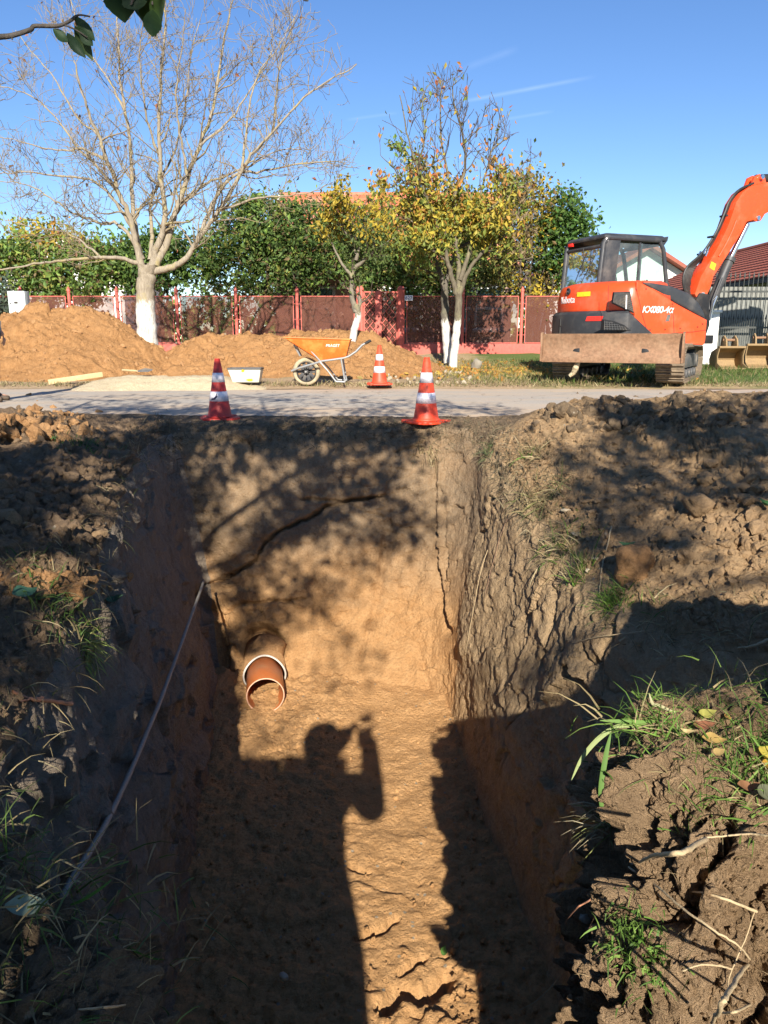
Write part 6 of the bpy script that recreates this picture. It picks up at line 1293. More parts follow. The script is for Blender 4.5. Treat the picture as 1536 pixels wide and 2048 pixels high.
def surf(px, py, lift=0.0):
    i = int(px // CELL) + 30; j = int(py // CELL) + 40
    for r in range(0, 7):
        for a in range(-r, r + 1):
            for b in range(-r, r + 1):
                if max(abs(a), abs(b)) == r and 0 <= i + a < BW and 0 <= j + b < BH and not np.isnan(_pm[i + a, j + b, 0]): return _pm[i + a, j + b] + _nm[i + a, j + b] * lift
    return np.array(at(px, py, 6))
def surfn(px, py):
    i = int(px // CELL) + 30; j = int(py // CELL) + 40
    for r in range(0, 7):
        for a in range(-r, r + 1):
            for b in range(-r, r + 1):
                if max(abs(a), abs(b)) == r and 0 <= i + a < BW and 0 <= j + b < BH and not np.isnan(_pm[i + a, j + b, 0]): return _nm[i + a, j + b]
    return np.array([0, 0, 1.])
# ------------------------------------------------------------------ sewer pipe in the far wall
M['pvc'] = mat_worn("pvc", (.58, .17, .048), (.50, .33, .19), .32, .42, scale=7, spec=.4, var=.08)
M['pvc_edge'] = mat_worn("pvc_edge", (.62, .36, .24), (.5, .4, .3), .3, .5)
M['silt'] = mat_worn("silt", (.40, .35, .27), (.34, .27, .19), .4, .9, scale=9, bump=.3)
M['gasket'] = mat_worn("gasket", (.50, .46, .41), (.42, .33, .24), .4, .6, scale=12)
d = ray(531, 1396); P0 = Vector(d * 6.37) + Vector((0, 0, CAMZ)); P0.z = -2.085
pax = Vector((-.165, .985, .012)).normalized(); ps = pax.cross(Vector((0, 0, 1))).normalized(); pu = ps.cross(pax)
sp = empty("sewer_pipe", P0, 0, "orange plastic sewer pipe sticking out of the far trench wall", "pipe")
pf = lambda p: ps * p.x + pu * p.y + pax * p.z
b = MB(); b.lathe([(.1575, .004), (.1575, .95), (.1480, .95), (.1480, .004)], 48, fr=pf); b.build("pipe_wall", M['pvc'], sp, smooth=True)
b = MB(); b.lathe([(.1480, .004), (.149, .0), (.1565, .0), (.1575, .004)], 48, fr=pf); b.build("cut_edge", M['pvc_edge'], sp, smooth=True)
b = MB(); V = []; F = []; nz = 24; na = 9
for i in range(nz + 1):
    for j in range(na + 1):
        a = -math.pi / 2 + (j / na - .5) * (.42 + .16 * math.sin(i * .9)) - .25 + .25 * math.sin(i * .35); e = 1 - abs(j / na - .5) * 2; r = .1478 - .014 * e * (.6 + .4 * math.sin(i * 1.7 + j)); V.append(pf(Vector((r * math.cos(a), r * math.sin(a), .01 + .9 * i / nz))))
for i in range(nz):
    for j in range(na): F.append((i * (na + 1) + j, i * (na + 1) + j + 1, (i + 1) * (na + 1) + j + 1, (i + 1) * (na + 1) + j))
b.add(V, F); b.build("silt", M['silt'], sp, smooth=True)
b = MB(); b.lathe([(.178, .40), (.186, .395), (.186, .90), (.178, .90)], 40, fr=pf); b.build("socket", M['orange_clod'], sp, smooth=True)
b = MB(); b.tube([pf(Vector((.182 * math.cos(a), .182 * math.sin(a), .385 - .02 * math.sin(a * 3)))) for a in np.linspace(R(-18), R(222), 40)], .0085, 8); b.build("sealing_ring", M['gasket'], sp, smooth=True)
def lump(seed, c, r, mat, name="earth_lump"):
    V, F = rock_mesh(seed, 3, (1, 1, 1), .5); return V * np.array(r) + np.array(c), F
# soil heaped on the socket
V, F = lump(77, P0 + pax * .66 + pu * .09, (.20, .20, .14), None)
o = link("earth_heap", np_mesh("earth_heap", V - np.array(P0), F, [M['orange_clod']]), sp)
# ------------------------------------------------------------------ thin buried pipe along the left wall
M['old_pipe'] = mat_worn("old_pipe", (.23, .215, .19), (.33, .27, .20), .7, .55, scale=12, var=.2)
pp = [(407, 1163), (398, 1190), (385, 1225), (356, 1305), (335, 1362), (318, 1408), (300, 1450), (262, 1540), (215, 1640), (175, 1710), (138, 1768), (118, 1812)]
a_ = Vector((-1.60, 6.55, -1.31)); bpt = Vector(at(138, 1768, 2.1)); pts = []
for k, (px, py) in enumerate(pp):
    s_ = min((surf(px + a, py + b_, .02) for a in (-8, 0, 8) for b_ in (-8, 0, 8)), key=lambda q: np.linalg.norm(q - [0, 0, CAMZ]))
    d = ray(px, py); zz = np.linalg.norm(s_ - np.array([0, 0, CAMZ])) / np.linalg.norm(d); pts.append(d * zz * .985 + np.array([0, 0, CAMZ]))
pts = np.array(pts); dw = np.linalg.norm(pts - [0, 0, CAMZ], axis=1); d0_ = np.linalg.norm(np.array([-1.62, 6.5, -1.33]) - [0, 0, CAMZ]); d1_ = np.linalg.norm(np.array(at(138, 1768, 2.15)) - [0, 0, CAMZ])
yy_ = np.array([q[1] for q in pp], float); f_ = (yy_ - yy_[0]) / (1768 - yy_[0]); di = 1 / (1 / d0_ + (1 / d1_ - 1 / d0_) * f_ ** .9); sm = np.where(f_ < .72, np.minimum(di, dw - .02), np.minimum(di, dw - .05)); sm = np.where(sm < .8 * di, di * .97, sm)
sm = np.convolve(np.pad(sm, 1, 'edge'), [.25, .5, .25], 'valid')
for k, (px, py) in enumerate(pp): d = ray(px, py); pts[k] = d / np.linalg.norm(d) * sm[k] + np.array([0, 0, CAMZ])
ep = empty("buried_pipe", pts[5], 0, "thin grey old pipe laid bare along the left trench wall", "pipe")
Q = crom(pts, np.linspace(0, len(pts) - 1, 60)); b = MB(); b.tube([Vector(q) - ep.location for q in Q], [.0125 - .002 * math.sin(i * .9) ** 2 for i in range(len(Q))], 10); b.build("tube", M['old_pipe'], ep, smooth=True)
# ------------------------------------------------------------------ grass, roots and leaves on the earth
def blades(name, B, D, L, W, pal, rng, bend=.6, per=None, nseg=3):
    """curved tapering blades: base B, direction D, length L, width W"""
    n = len(B); D = D / (np.linalg.norm(D, axis=1, keepdims=True) + 1e-9); s = np.cross(D, rng.normal(size=(n, 3))); s /= np.linalg.norm(s, axis=1, keepdims=True) + 1e-9
    V = []; p = B.copy(); d = D.copy()
    for k in range(nseg + 1):
        w = W * (1 - .92 * (k / nseg) ** 1.5); V += [p - s * w[:, None], p + s * w[:, None]]
        d = d + np.array([0, 0, -1.0]) * bend * (k + .5) / nseg * .6; d /= np.linalg.norm(d, axis=1, keepdims=True); p = p + d * (L / nseg)[:, None]
    V = np.stack(V, 1).reshape(-1, 3); m = 2 * (nseg + 1); b = np.arange(n)[:, None] * m
    F = np.concatenate([b + np.array([[2 * k, 2 * k + 1, 2 * k + 3, 2 * k + 2]]) for k in range(nseg)], 0)
    pal = np.asarray(pal); c = np.clip(pal[rng.randint(0, len(pal), n)] * (.7 + .6 * rng.rand(n, 1)), 0, 1) if per is None else per
    return np_mesh(name, V, F, [M['grass']], col=np.repeat(c, m, 0))
G_GREEN = [(.10, .19, .03), (.14, .24, .045), (.08, .15, .03), (.18, .27, .06)]
G_DRY = [(.36, .29, .15), (.28, .22, .11), (.42, .35, .20), (.20, .15, .08)]
G_MIX = G_GREEN[:2] + G_DRY[:3]
def tuft(px, py, n, L, pal, label, spread=.06, seed=0, up=(0, -.1, 1), wid=.0028, bend=.8, fan=.7, lift=0.0, name="grass_tuft"):
    rng = np.random.RandomState(seed); c = surf(px, py); nn = surfn(px, py); B = rng.normal(size=(n, 3)) * spread; B -= nn * (B @ nn)[:, None]; B = B + nn * (lift - .01)
    D = np.array(up, float) + rng.normal(size=(n, 3)) * fan; o = link(name, blades(name, B, D, L * (.58 if py > 1400 or px < 400 else .75) * (.4 + .9 * rng.rand(n)), wid * (.6 + .8 * rng.rand(n)), pal, rng, bend), None, Vector(c)); return tag(o, label, "grass", kind='stuff' if spread >= .068 else None)
TUFTS = [
 (135, 1225, 240, .13, [(.07, .12, .025), (.09, .15, .035), (.22, .18, .09)], "mossy green grass on top of the shaded sod on the left bank", .10, (.2, -.2, .8), .8),
 (178, 1290, 170, .24, [(.30, .36, .10), (.36, .40, .14), (.24, .30, .07)], "pale green grass tuft hanging over the left trench wall", .045, (.45, -.5, -.15), .45),
 (60, 1110, 170, .12, [(.08, .13, .03), (.26, .21, .11), (.2, .16, .08)], "patch of short grass on the left bank above the sunlit clods", .12, (0, -.2, 1), .8),
 (160, 885, 220, .12, [(.05, .10, .03), (.07, .13, .04)], "dark green grass patch high on the left bank by the road", .12, (0, -.2, 1), .8),
 (1065, 905, 150, .22, G_DRY + G_DRY[:2] + G_GREEN[:1], "dry grass hanging at the top of the sunlit right wall", .08, (-.3, -.4, .1), .7),
 (975, 905, 90, .16, [(.12, .16, .07), (.16, .18, .08)], "small grey green plant near the right end of the far wall", .05, (-.1, -.3, .5), .8),
 (1085, 990, 260, .24, G_DRY + [(.18, .19, .07)], "thick dry grass matted on the lip of the right wall", .10, (-.4, -.3, -.1), .7),
 (1125, 1085, 220, .20, G_MIX, "mixed dry and green grass on the lip of the right wall", .09, (-.4, -.3, .1), .7),
 (1155, 1150, 120, .20, G_MIX, "upright yellow green blades on the right lip above the fissures", .06, (-.1, -.2, 1), .4),
 (1222, 1210, 380, .16, G_GREEN, "dense bright green grass clump under the orange clod on the right", .055, (-.2, -.3, .6), .8),
 (1275, 1235, 150, .20, G_DRY + G_GREEN[:1], "sprawling straw coloured grass right of the bright green clump", .09, (.5, -.3, .3), .7),
 (1350, 1255, 130, .17, G_DRY, "dry grass stalks on the right bank near the frame edge", .09, (.2, -.2, .6), .8),
 (1500, 1240, 120, .18, G_DRY, "grey dry stalks at the right frame edge above the shadow", .10, (-.3, -.2, .7), .9),
 (855, 905, 160, .20, G_DRY + [(.15, .12, .08)], "hanging mat of grey dead grass under the right hand cone", .07, (-.1, -.4, -.5), .5),
 (345, 880, 260, .20, [(.12, .10, .06), (.16, .13, .08), (.09, .08, .05)], "dark dead grass at the far left corner of the trench", .14, (.2, -.4, -.1), .8),
 (1265, 1895, 330, .055, G_GREEN, "small patch of bright green weeds on the face of the near sod", .035, (-.2, -.6, .4), .9),
 (1215, 1640, 110, .20, [(.46, .40, .25), (.52, .46, .30), (.36, .30, .18), (.30, .33, .12)], "pale fan of cut grass stems on the left edge of the near sod", .022, (-.5, -.1, .5), .5),
 (1320, 1450, 130, .24, G_GREEN + G_DRY[:2], "arching long grass on the back left corner of the near sod", .06, (-.5, -.2, .6), .6),
 (1420, 1470, 420, .17, G_GREEN + G_MIX, "low green and straw grass covering the top of the near sod", .16, (-.1, -.2, .8), .9),
 (1520, 1500, 380, .16, G_GREEN, "green grass on the sod top at the right frame edge", .13, (0, -.2, .8), .9),
 (1490, 1560, 240, .12, G_GREEN + G_DRY[:1], "green weeds below the fallen yellow leaves on the sod", .07, (0, -.3, .7), .9),
 (40, 1720, 240, .17, G_DRY[:2] + [(.10, .15, .04), (.12, .17, .05)], "shaded grass on the near left sod", .16, (.3, -.2, .6), .8),
 (120, 1880, 260, .17, G_DRY[:2] + [(.05, .08, .02), (.09, .12, .04)], "shaded matted grass and straw at the bottom left", .15, (.5, -.2, .3), .8),
 (30, 1960, 220, .16, G_DRY[:2] + [(.05, .08, .02)], "dark tangled grass in the bottom left corner", .13, (.4, -.2, .3), .8),
]
for k, (px, py, n, L, pal, lab, sprd, up, fan) in enumerate(TUFTS):
    near = 1 if py > 1400 else 1.0; c = surf(px, py); dist = float(np.linalg.norm(c - [0, 0, .8])); tuft(px, py, n, L, pal, lab, sprd, 100 + k, up, .0011 + .00045 * dist, .8, fan)
def blade_thing(pix, w, colr, label, seed, lift=.05, name="long_grass"):
    """one long blade traced in the photograph, standing proud of the earth behind it"""
    rng = np.random.RandomState(seed); c0 = surf(*pix[0], .0); d0 = np.linalg.norm(c0 - [0, 0, CAMZ]); P = []
    for i, (px, py) in enumerate(pix): d = ray(px, py); d /= np.linalg.norm(d); P.append(d * (d0 - lift * math.sin(math.pi * .5 * i / (len(pix) - 1))) + [0, 0, CAMZ])
    P = crom(np.array(P), np.linspace(0, len(P) - 1, 16)); t = np.gradient(P, axis=0); view = P - [0, 0, CAMZ]; s = np.cross(t, view); s /= np.linalg.norm(s, axis=1, keepdims=True); nrm = np.cross(s, t); nrm /= np.linalg.norm(nrm, axis=1, keepdims=True)
    ww = w * (1.4 if pix[0][0] > 600 else .6) * np.sin(np.linspace(.35, math.pi - .02, 16)) ** .6; V = np.stack([P - s * ww[:, None] + nrm * ww[:, None] * .3, P, P + s * ww[:, None] + nrm * ww[:, None] * .3], 1) - P[0]
    o = link(name, np_mesh(name, V, grid_faces(16, 3), [M['grass']], col=np.repeat(np.array([colr]), 48, 0)), None, Vector(P[0])); tag(o, label, "grass", "long grass by the near sods")
for k, (pix, w, c, lab) in enumerate([
 ([(1330, 1440), (1290, 1445), (1245, 1443), (1200, 1441)], .0042, (.14, .25, .05), "long green blade pointing straight left from the top of the near sod"),
 ([(1395, 1450), (1320, 1475), (1290, 1500), (1255, 1560), (1222, 1608)], .0065, (.16, .28, .06), "broad green blade arching down the left edge of the near sod"),
 ([(1205, 1630), (1202, 1580), (1212, 1510), (1222, 1465)], .0042, (.12, .22, .05), "thin upright green blade left of the near sod"),
 ([(1290, 1455), (1240, 1452), (1200, 1475), (1165, 1515), (1143, 1560)], .0042, (.30, .36, .14), "pale blade bending far left over the dark trench wall"),
 ([(1360, 1430), (1320, 1412), (1306, 1408), (1298, 1386)], .0030, (.42, .40, .22), "straw coloured stem rising above the near sod"),
 ([(1400, 1490), (1360, 1520), (1330, 1560), (1308, 1590)], .0045, (.22, .32, .08), "green blade lying over the clods of the near sod"),
 ([(140, 1810), (165, 1800), (200, 1778), (225, 1758)], .0050, (.07, .17, .03), "short dark green blade on the near left sod"),
 ([(150, 1812), (195, 1840), (250, 1890), (300, 1915), (330, 1920)], .0058, (.09, .22, .03), "long bright green blade on the near left sod"),
 ([(15, 1725), (60, 1718), (110, 1718), (145, 1722)], .0030, (.10, .20, .10), "thin bluish blade stretching right from the left frame edge"),
 ([(1315, 1810), (1320, 1840), (1325, 1865)], .0040, (.12, .22, .05), "short green blade hanging on the face of the near sod")]): blade_thing(pix, w, c, lab, k)
M['root'] = mat_worn("root", (.46, .35, .20), (.34, .24, .14), .5, .8, scale=20, var=.18, bump=.3)
M['root_dark'] = mat_worn("root_dark", (.20, .11, .07), (.28, .19, .12), .5, .8, scale=20, var=.18)
M['root_red'] = mat_worn("root_red", (.36, .16, .085), (.32, .20, .12), .4, .7, scale=20, var=.15)
def root(pix, r0, r1, mat, label, lift=.010, cat="root", name="root", sub=()):
    P = np.array([surf(px, py, lift) for px, py in pix]); dd = np.linalg.norm(P - [0, 0, CAMZ], axis=1); k = np.arange(len(P)); f = np.poly1d(np.polyfit(k, dd, min(2, len(P) - 1)))(k); dd = f - max(0.0, float((f - dd).max())) * .95 - lift
    P = np.array([ray(px, py) / np.linalg.norm(ray(px, py)) * q + [0, 0, CAMZ] for (px, py), q in zip(pix, dd)])
    Q = crom(P, np.linspace(0, len(P) - 1, 6 * len(P))); Q += np.random.RandomState(len(pix)).normal(size=Q.shape) * r0 * .18; o = link(name, tubes_mesh(name, [(Q - P[0], np.linspace(r0 * .8, r1 * .8, len(Q)))], [mat], 7), None, Vector(P[0])); tag(o, label, cat, "bare roots in the cut earth")
root([(1217, 1722), (1262, 1728), (1305, 1712), (1360, 1705), (1412, 1678)], .0028, .0055, M['root'], "thick pale root crossing the upper face of the near sod")
root([(1258, 1735), (1310, 1770), (1370, 1820), (1430, 1862), (1475, 1890), (1500, 1918)], .0034, .0022, M['root'], "long pale root running down right across the near sod")
root([(1330, 1780), (1400, 1785), (1455, 1800), (1512, 1823)], .0018, .0042, M['root'], "pale root branching right towards the frame edge on the sod")
root([(1536, 1905), (1495, 1930), (1460, 1980), (1440, 2015), (1425, 2046)], .0050, .0038, M['root'], "stout pale root curving to the bottom right corner")
root([(1436, 2026), (1470, 2024), (1500, 2010), (1536, 2000)], .0020, .0030, M['root'], "thin pale root forking off the stout one at the bottom right")
root([(1402, 1676), (1450, 1672), (1500, 1668), (1536, 1672)], .0020, .0030, M['root'], "straight pale straw root at the right edge of the sod")
root([(1365, 1942), (1400, 1930), (1440, 1932), (1462, 1938)], .0016, .0024, M['root'], "short pale rootlet under the orange leaf")
root([(1510, 1820), (1490, 1880), (1460, 1950), (1455, 1990)], .0014, .0018, M['root'], "thin straw hanging down between the two large roots")
root([(1115, 1895), (1130, 1850), (1150, 1820), (1180, 1800)], .0012, .0022, M['root_red'], "thin reddish root curling out over the dark trench")
root([(1040, 2020), (1075, 2000), (1110, 1965), (1125, 1945)], .0016, .0022, M['root'], "fine root fringe at the lower left tip of the sod")
root([(1172, 1478), (1205, 1497), (1240, 1494)], .0022, .0030, M['root_dark'], "dark knobbly root end sticking out left of the sod")
root([(25, 1382), (60, 1398), (100, 1402), (142, 1408)], .006, .0095, M['root_red'], "reddish broken root sticking out of the shaded left wall")
root([(38, 1404), (62, 1398), (85, 1396)], .004, .006, M['root_red'], "short reddish side root on the shaded left wall")
root([(235, 1930), (265, 1960), (300, 1978)], .0022, .0012, M['root'], "pale straw at the bottom of the near left sod")
root([(150, 2020), (200, 2016), (250, 2010), (300, 2000)], .0016, .0022, M['root'], "straight pale stem at the bottom left")
root([(1223, 1052), (1215, 1090), (1205, 1130), (1198, 1190)], .005, .004, M['root'], "thin pale root standing on the right bank slope")
root([(1476, 1296), (1505, 1292), (1536, 1280)], .006, .009, M['root'], "pale broken root at the right frame edge by the shadow")
root([(1030, 1010), (1005, 1060), (985, 1130), (970, 1190)], .003, .002, M['root_dark'], "dark hair root hanging down the fissured right wall")
root([(975, 1100), (960, 1150), (945, 1230), (930, 1310)], .0035, .002, M['root'], "pale hair root in the fissures of the right wall")
root([(1150, 1285), (1190, 1275), (1240, 1268), (1290, 1262)], .0045, .003, M['root'], "pale twig lying along the edge of the right bank")
root([(185, 1225), (200, 1260), (190, 1300), (200, 1360)], .0028, .0018, M['root'], "long thin root hanging from the left mossy sod")
def big_leaf(px, py, L, W, colr, label, rz, lift=.02, tilt=.5, name="fallen_leaf", cat="leaf", group="fallen leaves on the near sods"):
    c = surf(px, py, lift); n = 9; t = np.linspace(0, 1, n); w = W * np.sin(math.pi * np.clip(t, .02, .99) ** .85); x = (t - .5) * L; z = .42 * L * (t - .5) ** 2 * 2 + .05 * L * np.sin(t * 7 + px)
    V = np.stack([np.stack([x, -w, z + w * .5], 1), np.stack([x, w * 0, z], 1), np.stack([x, w, z + w * .2 * (1 + np.sin(t * 5))], 1)], 1).reshape(-1, 3)
    e = Matrix.Rotation(rz, 3, 'Z') @ Matrix.Rotation(tilt, 3, 'X'); V = V @ np.array(e.transposed()); rng = np.random.RandomState(int(px)); cc = np.clip(np.array([colr]) * (.8 + .4 * rng.rand(len(V), 1)), 0, 1)
    o = link(name, np_mesh(name, V, grid_faces(n, 3), [M['leaf']], col=cc), None, Vector(c)); tag(o, label, cat, group)
for a in [(1410, 1442, .055, .014, (.46, .44, .11), "yellow green leaf at the top edge of the near sod", .3), (1405, 1466, .062, .015, (.28, .12, .065), "dull red leaf among the grass on the near sod", .2), (1425, 1492, .055, .016, (.42, .28, .09), "large ochre leaf on the near sod", -.2),
          (1455, 1450, .035, .009, (.55, .30, .08), "small orange leaf at the back of the sod", 1.2), (1524, 1525, .06, .020, (.60, .50, .09), "bright yellow leaf at the right frame edge", 1.1), (1530, 1550, .05, .014, (.60, .36, .06), "orange leaf below the bright yellow one", 1.4),
          (1500, 1522, .045, .013, (.22, .13, .085), "brown leaf beside the bright yellow one", .8), (1490, 1585, .05, .013, (.30, .15, .075), "russet leaf under the green weeds", .1), (1530, 1600, .06, .020, (.16, .17, .10), "grey green leaf at the right frame edge below the weeds", .4),
          (1412, 1905, .085, .015, (.58, .32, .06), "long orange leaf on the face of the near sod", -.65, .06), (1430, 1520, .04, .010, (.44, .31, .12), "small tan leaf below the ochre one", .5), (1372, 1478, .035, .006, (.55, .42, .2), "narrow straw leaf near the broad blade", -.3)]: big_leaf(*a)
big_leaf(50, 1838, .075, .020, (.28, .36, .26), "pale green leaf lying on the near left sod", .15, .03)
big_leaf(215, 1200, .10, .030, (.08, .16, .09), "small green leaf on top of the left mossy sod", .2, .03)
big_leaf(42, 1202, .10, .035, (.07, .16, .10), "rounded green leaf at the left frame edge on the bank", 1.0, .03)
big_leaf(884, 1910, .07, .018, (.16, .36, .08), "tiny green leaf on the trench floor at the shadow edge", 1.3, .02)
big_leaf(1252, 1098, .10, .020, (.07, .15, .07), "small dark green leaf above the orange clod", 0, .03)
big_leaf(1530, 1020, .10, .04, (.08, .20, .06), "green leaf at the right frame edge on the bank", .9, .04)
# ------------------------------------------------------------------ clods and crumbs
def scatter(name, pts, sizes, rng, mats, label, rocks, sink=.25, mi=None):
    Vs = []; Fs = []; b = 0
    for p, s in zip(pts, sizes):
        V, F = rocks[rng.randint(len(rocks))]; q = rng.normal(size=4); q /= np.linalg.norm(q); w, x, y, z = q
        Rm = np.array([[1 - 2 * (y * y + z * z), 2 * (x * y - z * w), 2 * (x * z + y * w)], [2 * (x * y + z * w), 1 - 2 * (x * x + z * z), 2 * (y * z - x * w)], [2 * (x * z - y * w), 2 * (y * z + x * w), 1 - 2 * (x * x + y * y)]])
        Vs.append((V * s) @ Rm.T + p); Fs.append(F + b); b += len(V)
    return tag(link(name, np_mesh(name, np.concatenate(Vs), np.concatenate(Fs), mats, smooth=False)), label, name, kind='stuff')
rng = np.random.RandomState(77)
flat_ = G2.reshape(-1, 3); Vr = Vv.ravel(); Ur = U.ravel(); Nr = N.reshape(-1, 3); fpx, fpy, fzc = proj(flat_)
vis = (fpx > -150) & (fpx < 1700) & (fpy < 2100) & (fzc > .5)
def pickv(m, k): i = np.nonzero(m)[0]; return i[rng.randint(0, len(i), k)]
i = pickv(vis & (Vr > 4.2) & (Vr < 7.2) & (Ur < 5.3), 900); dist = fzc[i]; scatter("clods", flat_[i], .010 + .035 * rng.rand(len(i)) ** 3 * np.minimum(dist / 3, 1.3), rng, [M['left_soil']], "crumbs and clods strewn over the left bank", ROCKS1)
i = pickv(vis & (Vr > 4.3) & (Vr < 7.4) & (Ur > 9.6), 3000); scatter("clods", flat_[i], .008 + .030 * rng.rand(len(i)) ** 3.2, rng, [M['clod']], "crumbs and clods strewn over the right bank", ROCKS1)
i = pickv(vis & (Vr > 3.9) & (Vr < 5.5) & (Ur > 5.2) & (Ur < 9.7), 900); scatter("clods", flat_[i], .008 + .022 * rng.rand(len(i)) ** 2.5, rng, [M['dark_soil']], "small crumbs along the far lip of the trench", ROCKS1)
for (cx_, cy_, k, s0, s1, mt_, lab) in ((1490, 1050, 330, .012, .055, M['clod'], "heap of loose lumps at the right frame edge"), (60, 850, 260, .02, .09, M['orange_clod'], "orange lumps heaped at the far left of the bank"), (1300, 830, 260, .02, .08, M['dark_soil'], "dark lumps along the crest of the right bank"), (85, 1165, 170, .012, .045, M['orange_clod'], "sunlit orange crumbs on the left bank"), (60, 1010, 200, .015, .06, M['left_soil'], "brown lumps on the left bank")):
    P = np.array([surf(cx_ + rng.normal() * (70 if cx_ < 400 else 60 if cx_ > 1400 else 120), cy_ + rng.normal() * (16 if cy_ < 900 or cx_ < 100 and cy_ > 1100 else 55)) for _ in range(k)]); scatter("clods", P, s0 + (s1 - s0) * rng.rand(k) ** 3, rng, [mt_], lab, ROCKS)
for lab, ql, n_ in (("clods rolled down the tall clay heap", "tall heap of orange clay on the left beyond the road", 900), ("clods lying on the long low heap", "long low heap of orange soil behind the wheelbarrow", 700)):
    Pv = PILES[ql]; Pv = Pv[Pv[:, 1] < 17.2]; scatter("clods", Pv[rng.randint(0, len(Pv), n_)], .014 + .075 * rng.rand(n_) ** 3.5, rng, [M['orange_clod']], lab, ROCKS1)
n_ = 2600; fx_ = rng.uniform(-1.5, .85, n_); fy_ = np.exp(rng.uniform(math.log(2.5), math.log(6.2), n_)); fzv = FZ + .03 * fbm(fx_ * 1.2, fy_ * 1.2, 3) + .10 * sst(5.3, 6.4, fy_) + .01; q = np.stack([fx_, fy_, fzv], 1); qx, qy, _ = proj(q); dark = (qx < 690) | (qx > 900); k = dark | (rng.rand(n_) < .12); scatter("crumbs", q[k], .006 + .022 * rng.rand(k.sum()) ** 3, rng, [M['floor_soil']], "crumbs of earth on the trench floor", ROCKS1)
sv = np.nonzero(((sodV.ravel() > 1.2)))[0]; i = sv[rng.randint(0, len(sv), 2800)]; scatter("crumbs", sodG.reshape(-1, 3)[i], .003 + .013 * rng.rand(len(i)) ** 3, rng, [M['sod_soil']], "crumbs on the broken face of the near sod", ROCKS1)
c = surf(1275, 1140, .02); V, F = rock_mesh(91, 3, (.15, .12, .14), .5); tag(link("earth_clod", np_mesh("earth_clod", V, F, [M['orange_clod']]), None, Vector(c)), "large orange clod lit by the sun on the right bank", "clod")
for k, (px, py, s) in enumerate([(1120, 828, .05), (1215, 800, .07), (1460, 812, .10), (1520, 790, .12), (1420, 960, .09), (1480, 980, .08), (1400, 1010, .11)]):
    c = surf(px, py, .01); V, F = rock_mesh(60 + k, 3, (1, .85, .75), .45); o = link("earth_clod", np_mesh("earth_clod", V * s, F, [M['clod']]), None, Vector(c)); tag(o, ["small clod at the left end of the right bank crest", "dark clod on the crest left of the middle", "big rounded clod on the crest near the right edge", "biggest clod on the crest at the right frame edge", "crumbly clod on the right slope, upper one", "crumbly clod on the right slope near the frame edge", "broad crumbly clod casting a long shadow on the right slope"][k], "clod", "big clods on the right bank")
for k, (px, py, s, lab) in enumerate([(1152, 1068, .035, "tan flat stone on the right bank slope"), (1195, 1117, .028, "small oblong tan stone below the flat one"), (1128, 1020, .03, "angular tan stone beside the dry grass"), (1178, 1140, .018, "tiny tan stone by the thin root"), (1262, 862, .03, "tan stone high on the right bank"), (45, 1048, .04, "flat brown lump on the left bank"), (195, 1068, .05, "rounded brown lump on the left bank edge"), (12, 1040, .07, "upright brown lump at the left frame edge")]):
    c = surf(px, py, .005); o = link("stone", np_mesh("stone", ROCKS[k][0] * s * np.array([1.2, 1, .7]), ROCKS[k][1], [M['rubble'] if k < 5 else M['clod']]), None, Vector(c)); tag(o, lab, "stone", "loose stones on the banks")
rock("stone", Vector(surf(1178, 1838, .01)), .022, 4, M['stone'], "small grey stone stuck in the shaded left side of the near right sod", "stone")
# ------------------------------------------------------------------ grass beyond the road and dry fringe
n = 26000; x = rng.uniform(-.5, 13, n); y = 13.2 + 6.4 * rng.rand(n) ** 1.25; w = sst(.6, 2.2, x - .25 * fbm(x, y, 3) * 4) * (.35 + .65 * sst(-.15, .1, fbm(x * .9, y * .9, 3))); k = rng.rand(n) < w; x, y = x[k], y[k]; B = np.stack([x, y, gz(x, y) + .02], 1)
g_ = np.where(rng.rand(len(x), 1) < .30 + .5 * (1 - sst(2, 5, x))[:, None] , np.array([[.24, .20, .09]]), np.array([[.085, .135, .03]])) * (.7 + .6 * rng.rand(len(x), 1))
tag(link("grass", blades("grass", B, np.array([0, 0, 1.]) + rng.normal(size=B.shape) * .45, .05 + .09 * rng.rand(len(x)), np.full(len(x), .006), None, rng, .7, g_, 2)), "short green and dry grass on the verge round the excavator", "grass", kind='stuff')
n = 5000; x = rng.uniform(-7, 12, n); y = 12.95 + .45 * rng.rand(n) + .1 * fbm(x * 1.5, x * 0, 3); B = np.stack([x, y, gz(x, y) + .01], 1); tag(link("grass", blades("grass", B, np.array([0, -.2, 1.]) + rng.normal(size=B.shape) * .5, .04 + .06 * rng.rand(n), np.full(n, .006), G_DRY + [(.14, .15, .05)], rng, .7, None, 2)), "dry grass fringe along the far road edge", "grass", kind='stuff')
i = pickv(vis & (Vr > 3.75) & (Vr < 4.9) & (Ur > 4.6) & (Ur < 10.6), 3400); B = flat_[i]; tag(link("grass", blades("grass", B, np.array([0, -.5, .15]) + rng.normal(size=B.shape) * .6, .04 + .10 * rng.rand(len(i)), np.full(len(i), .0028), [(.15, .125, .08), (.22, .18, .11), (.10, .09, .05), (.28, .23, .14)], rng, .9)), "trampled dead grass fringing the far lip of the trench", "grass", kind='stuff')
i = pickv(vis & (Vr > 3.85) & (Vr < 4.6) & ((Ur < 4.6) | (Ur > 10.2)), 1500); B = flat_[i]; tag(link("grass", blades("grass", B, np.array([0, -.3, .2]) + rng.normal(size=B.shape) * .7, .04 + .10 * rng.rand(len(i)), np.full(len(i), .0020), G_DRY + [(.10, .13, .05)], rng, .9)), "stray straw and rootlets along the side lips of the trench", "grass", kind='stuff')
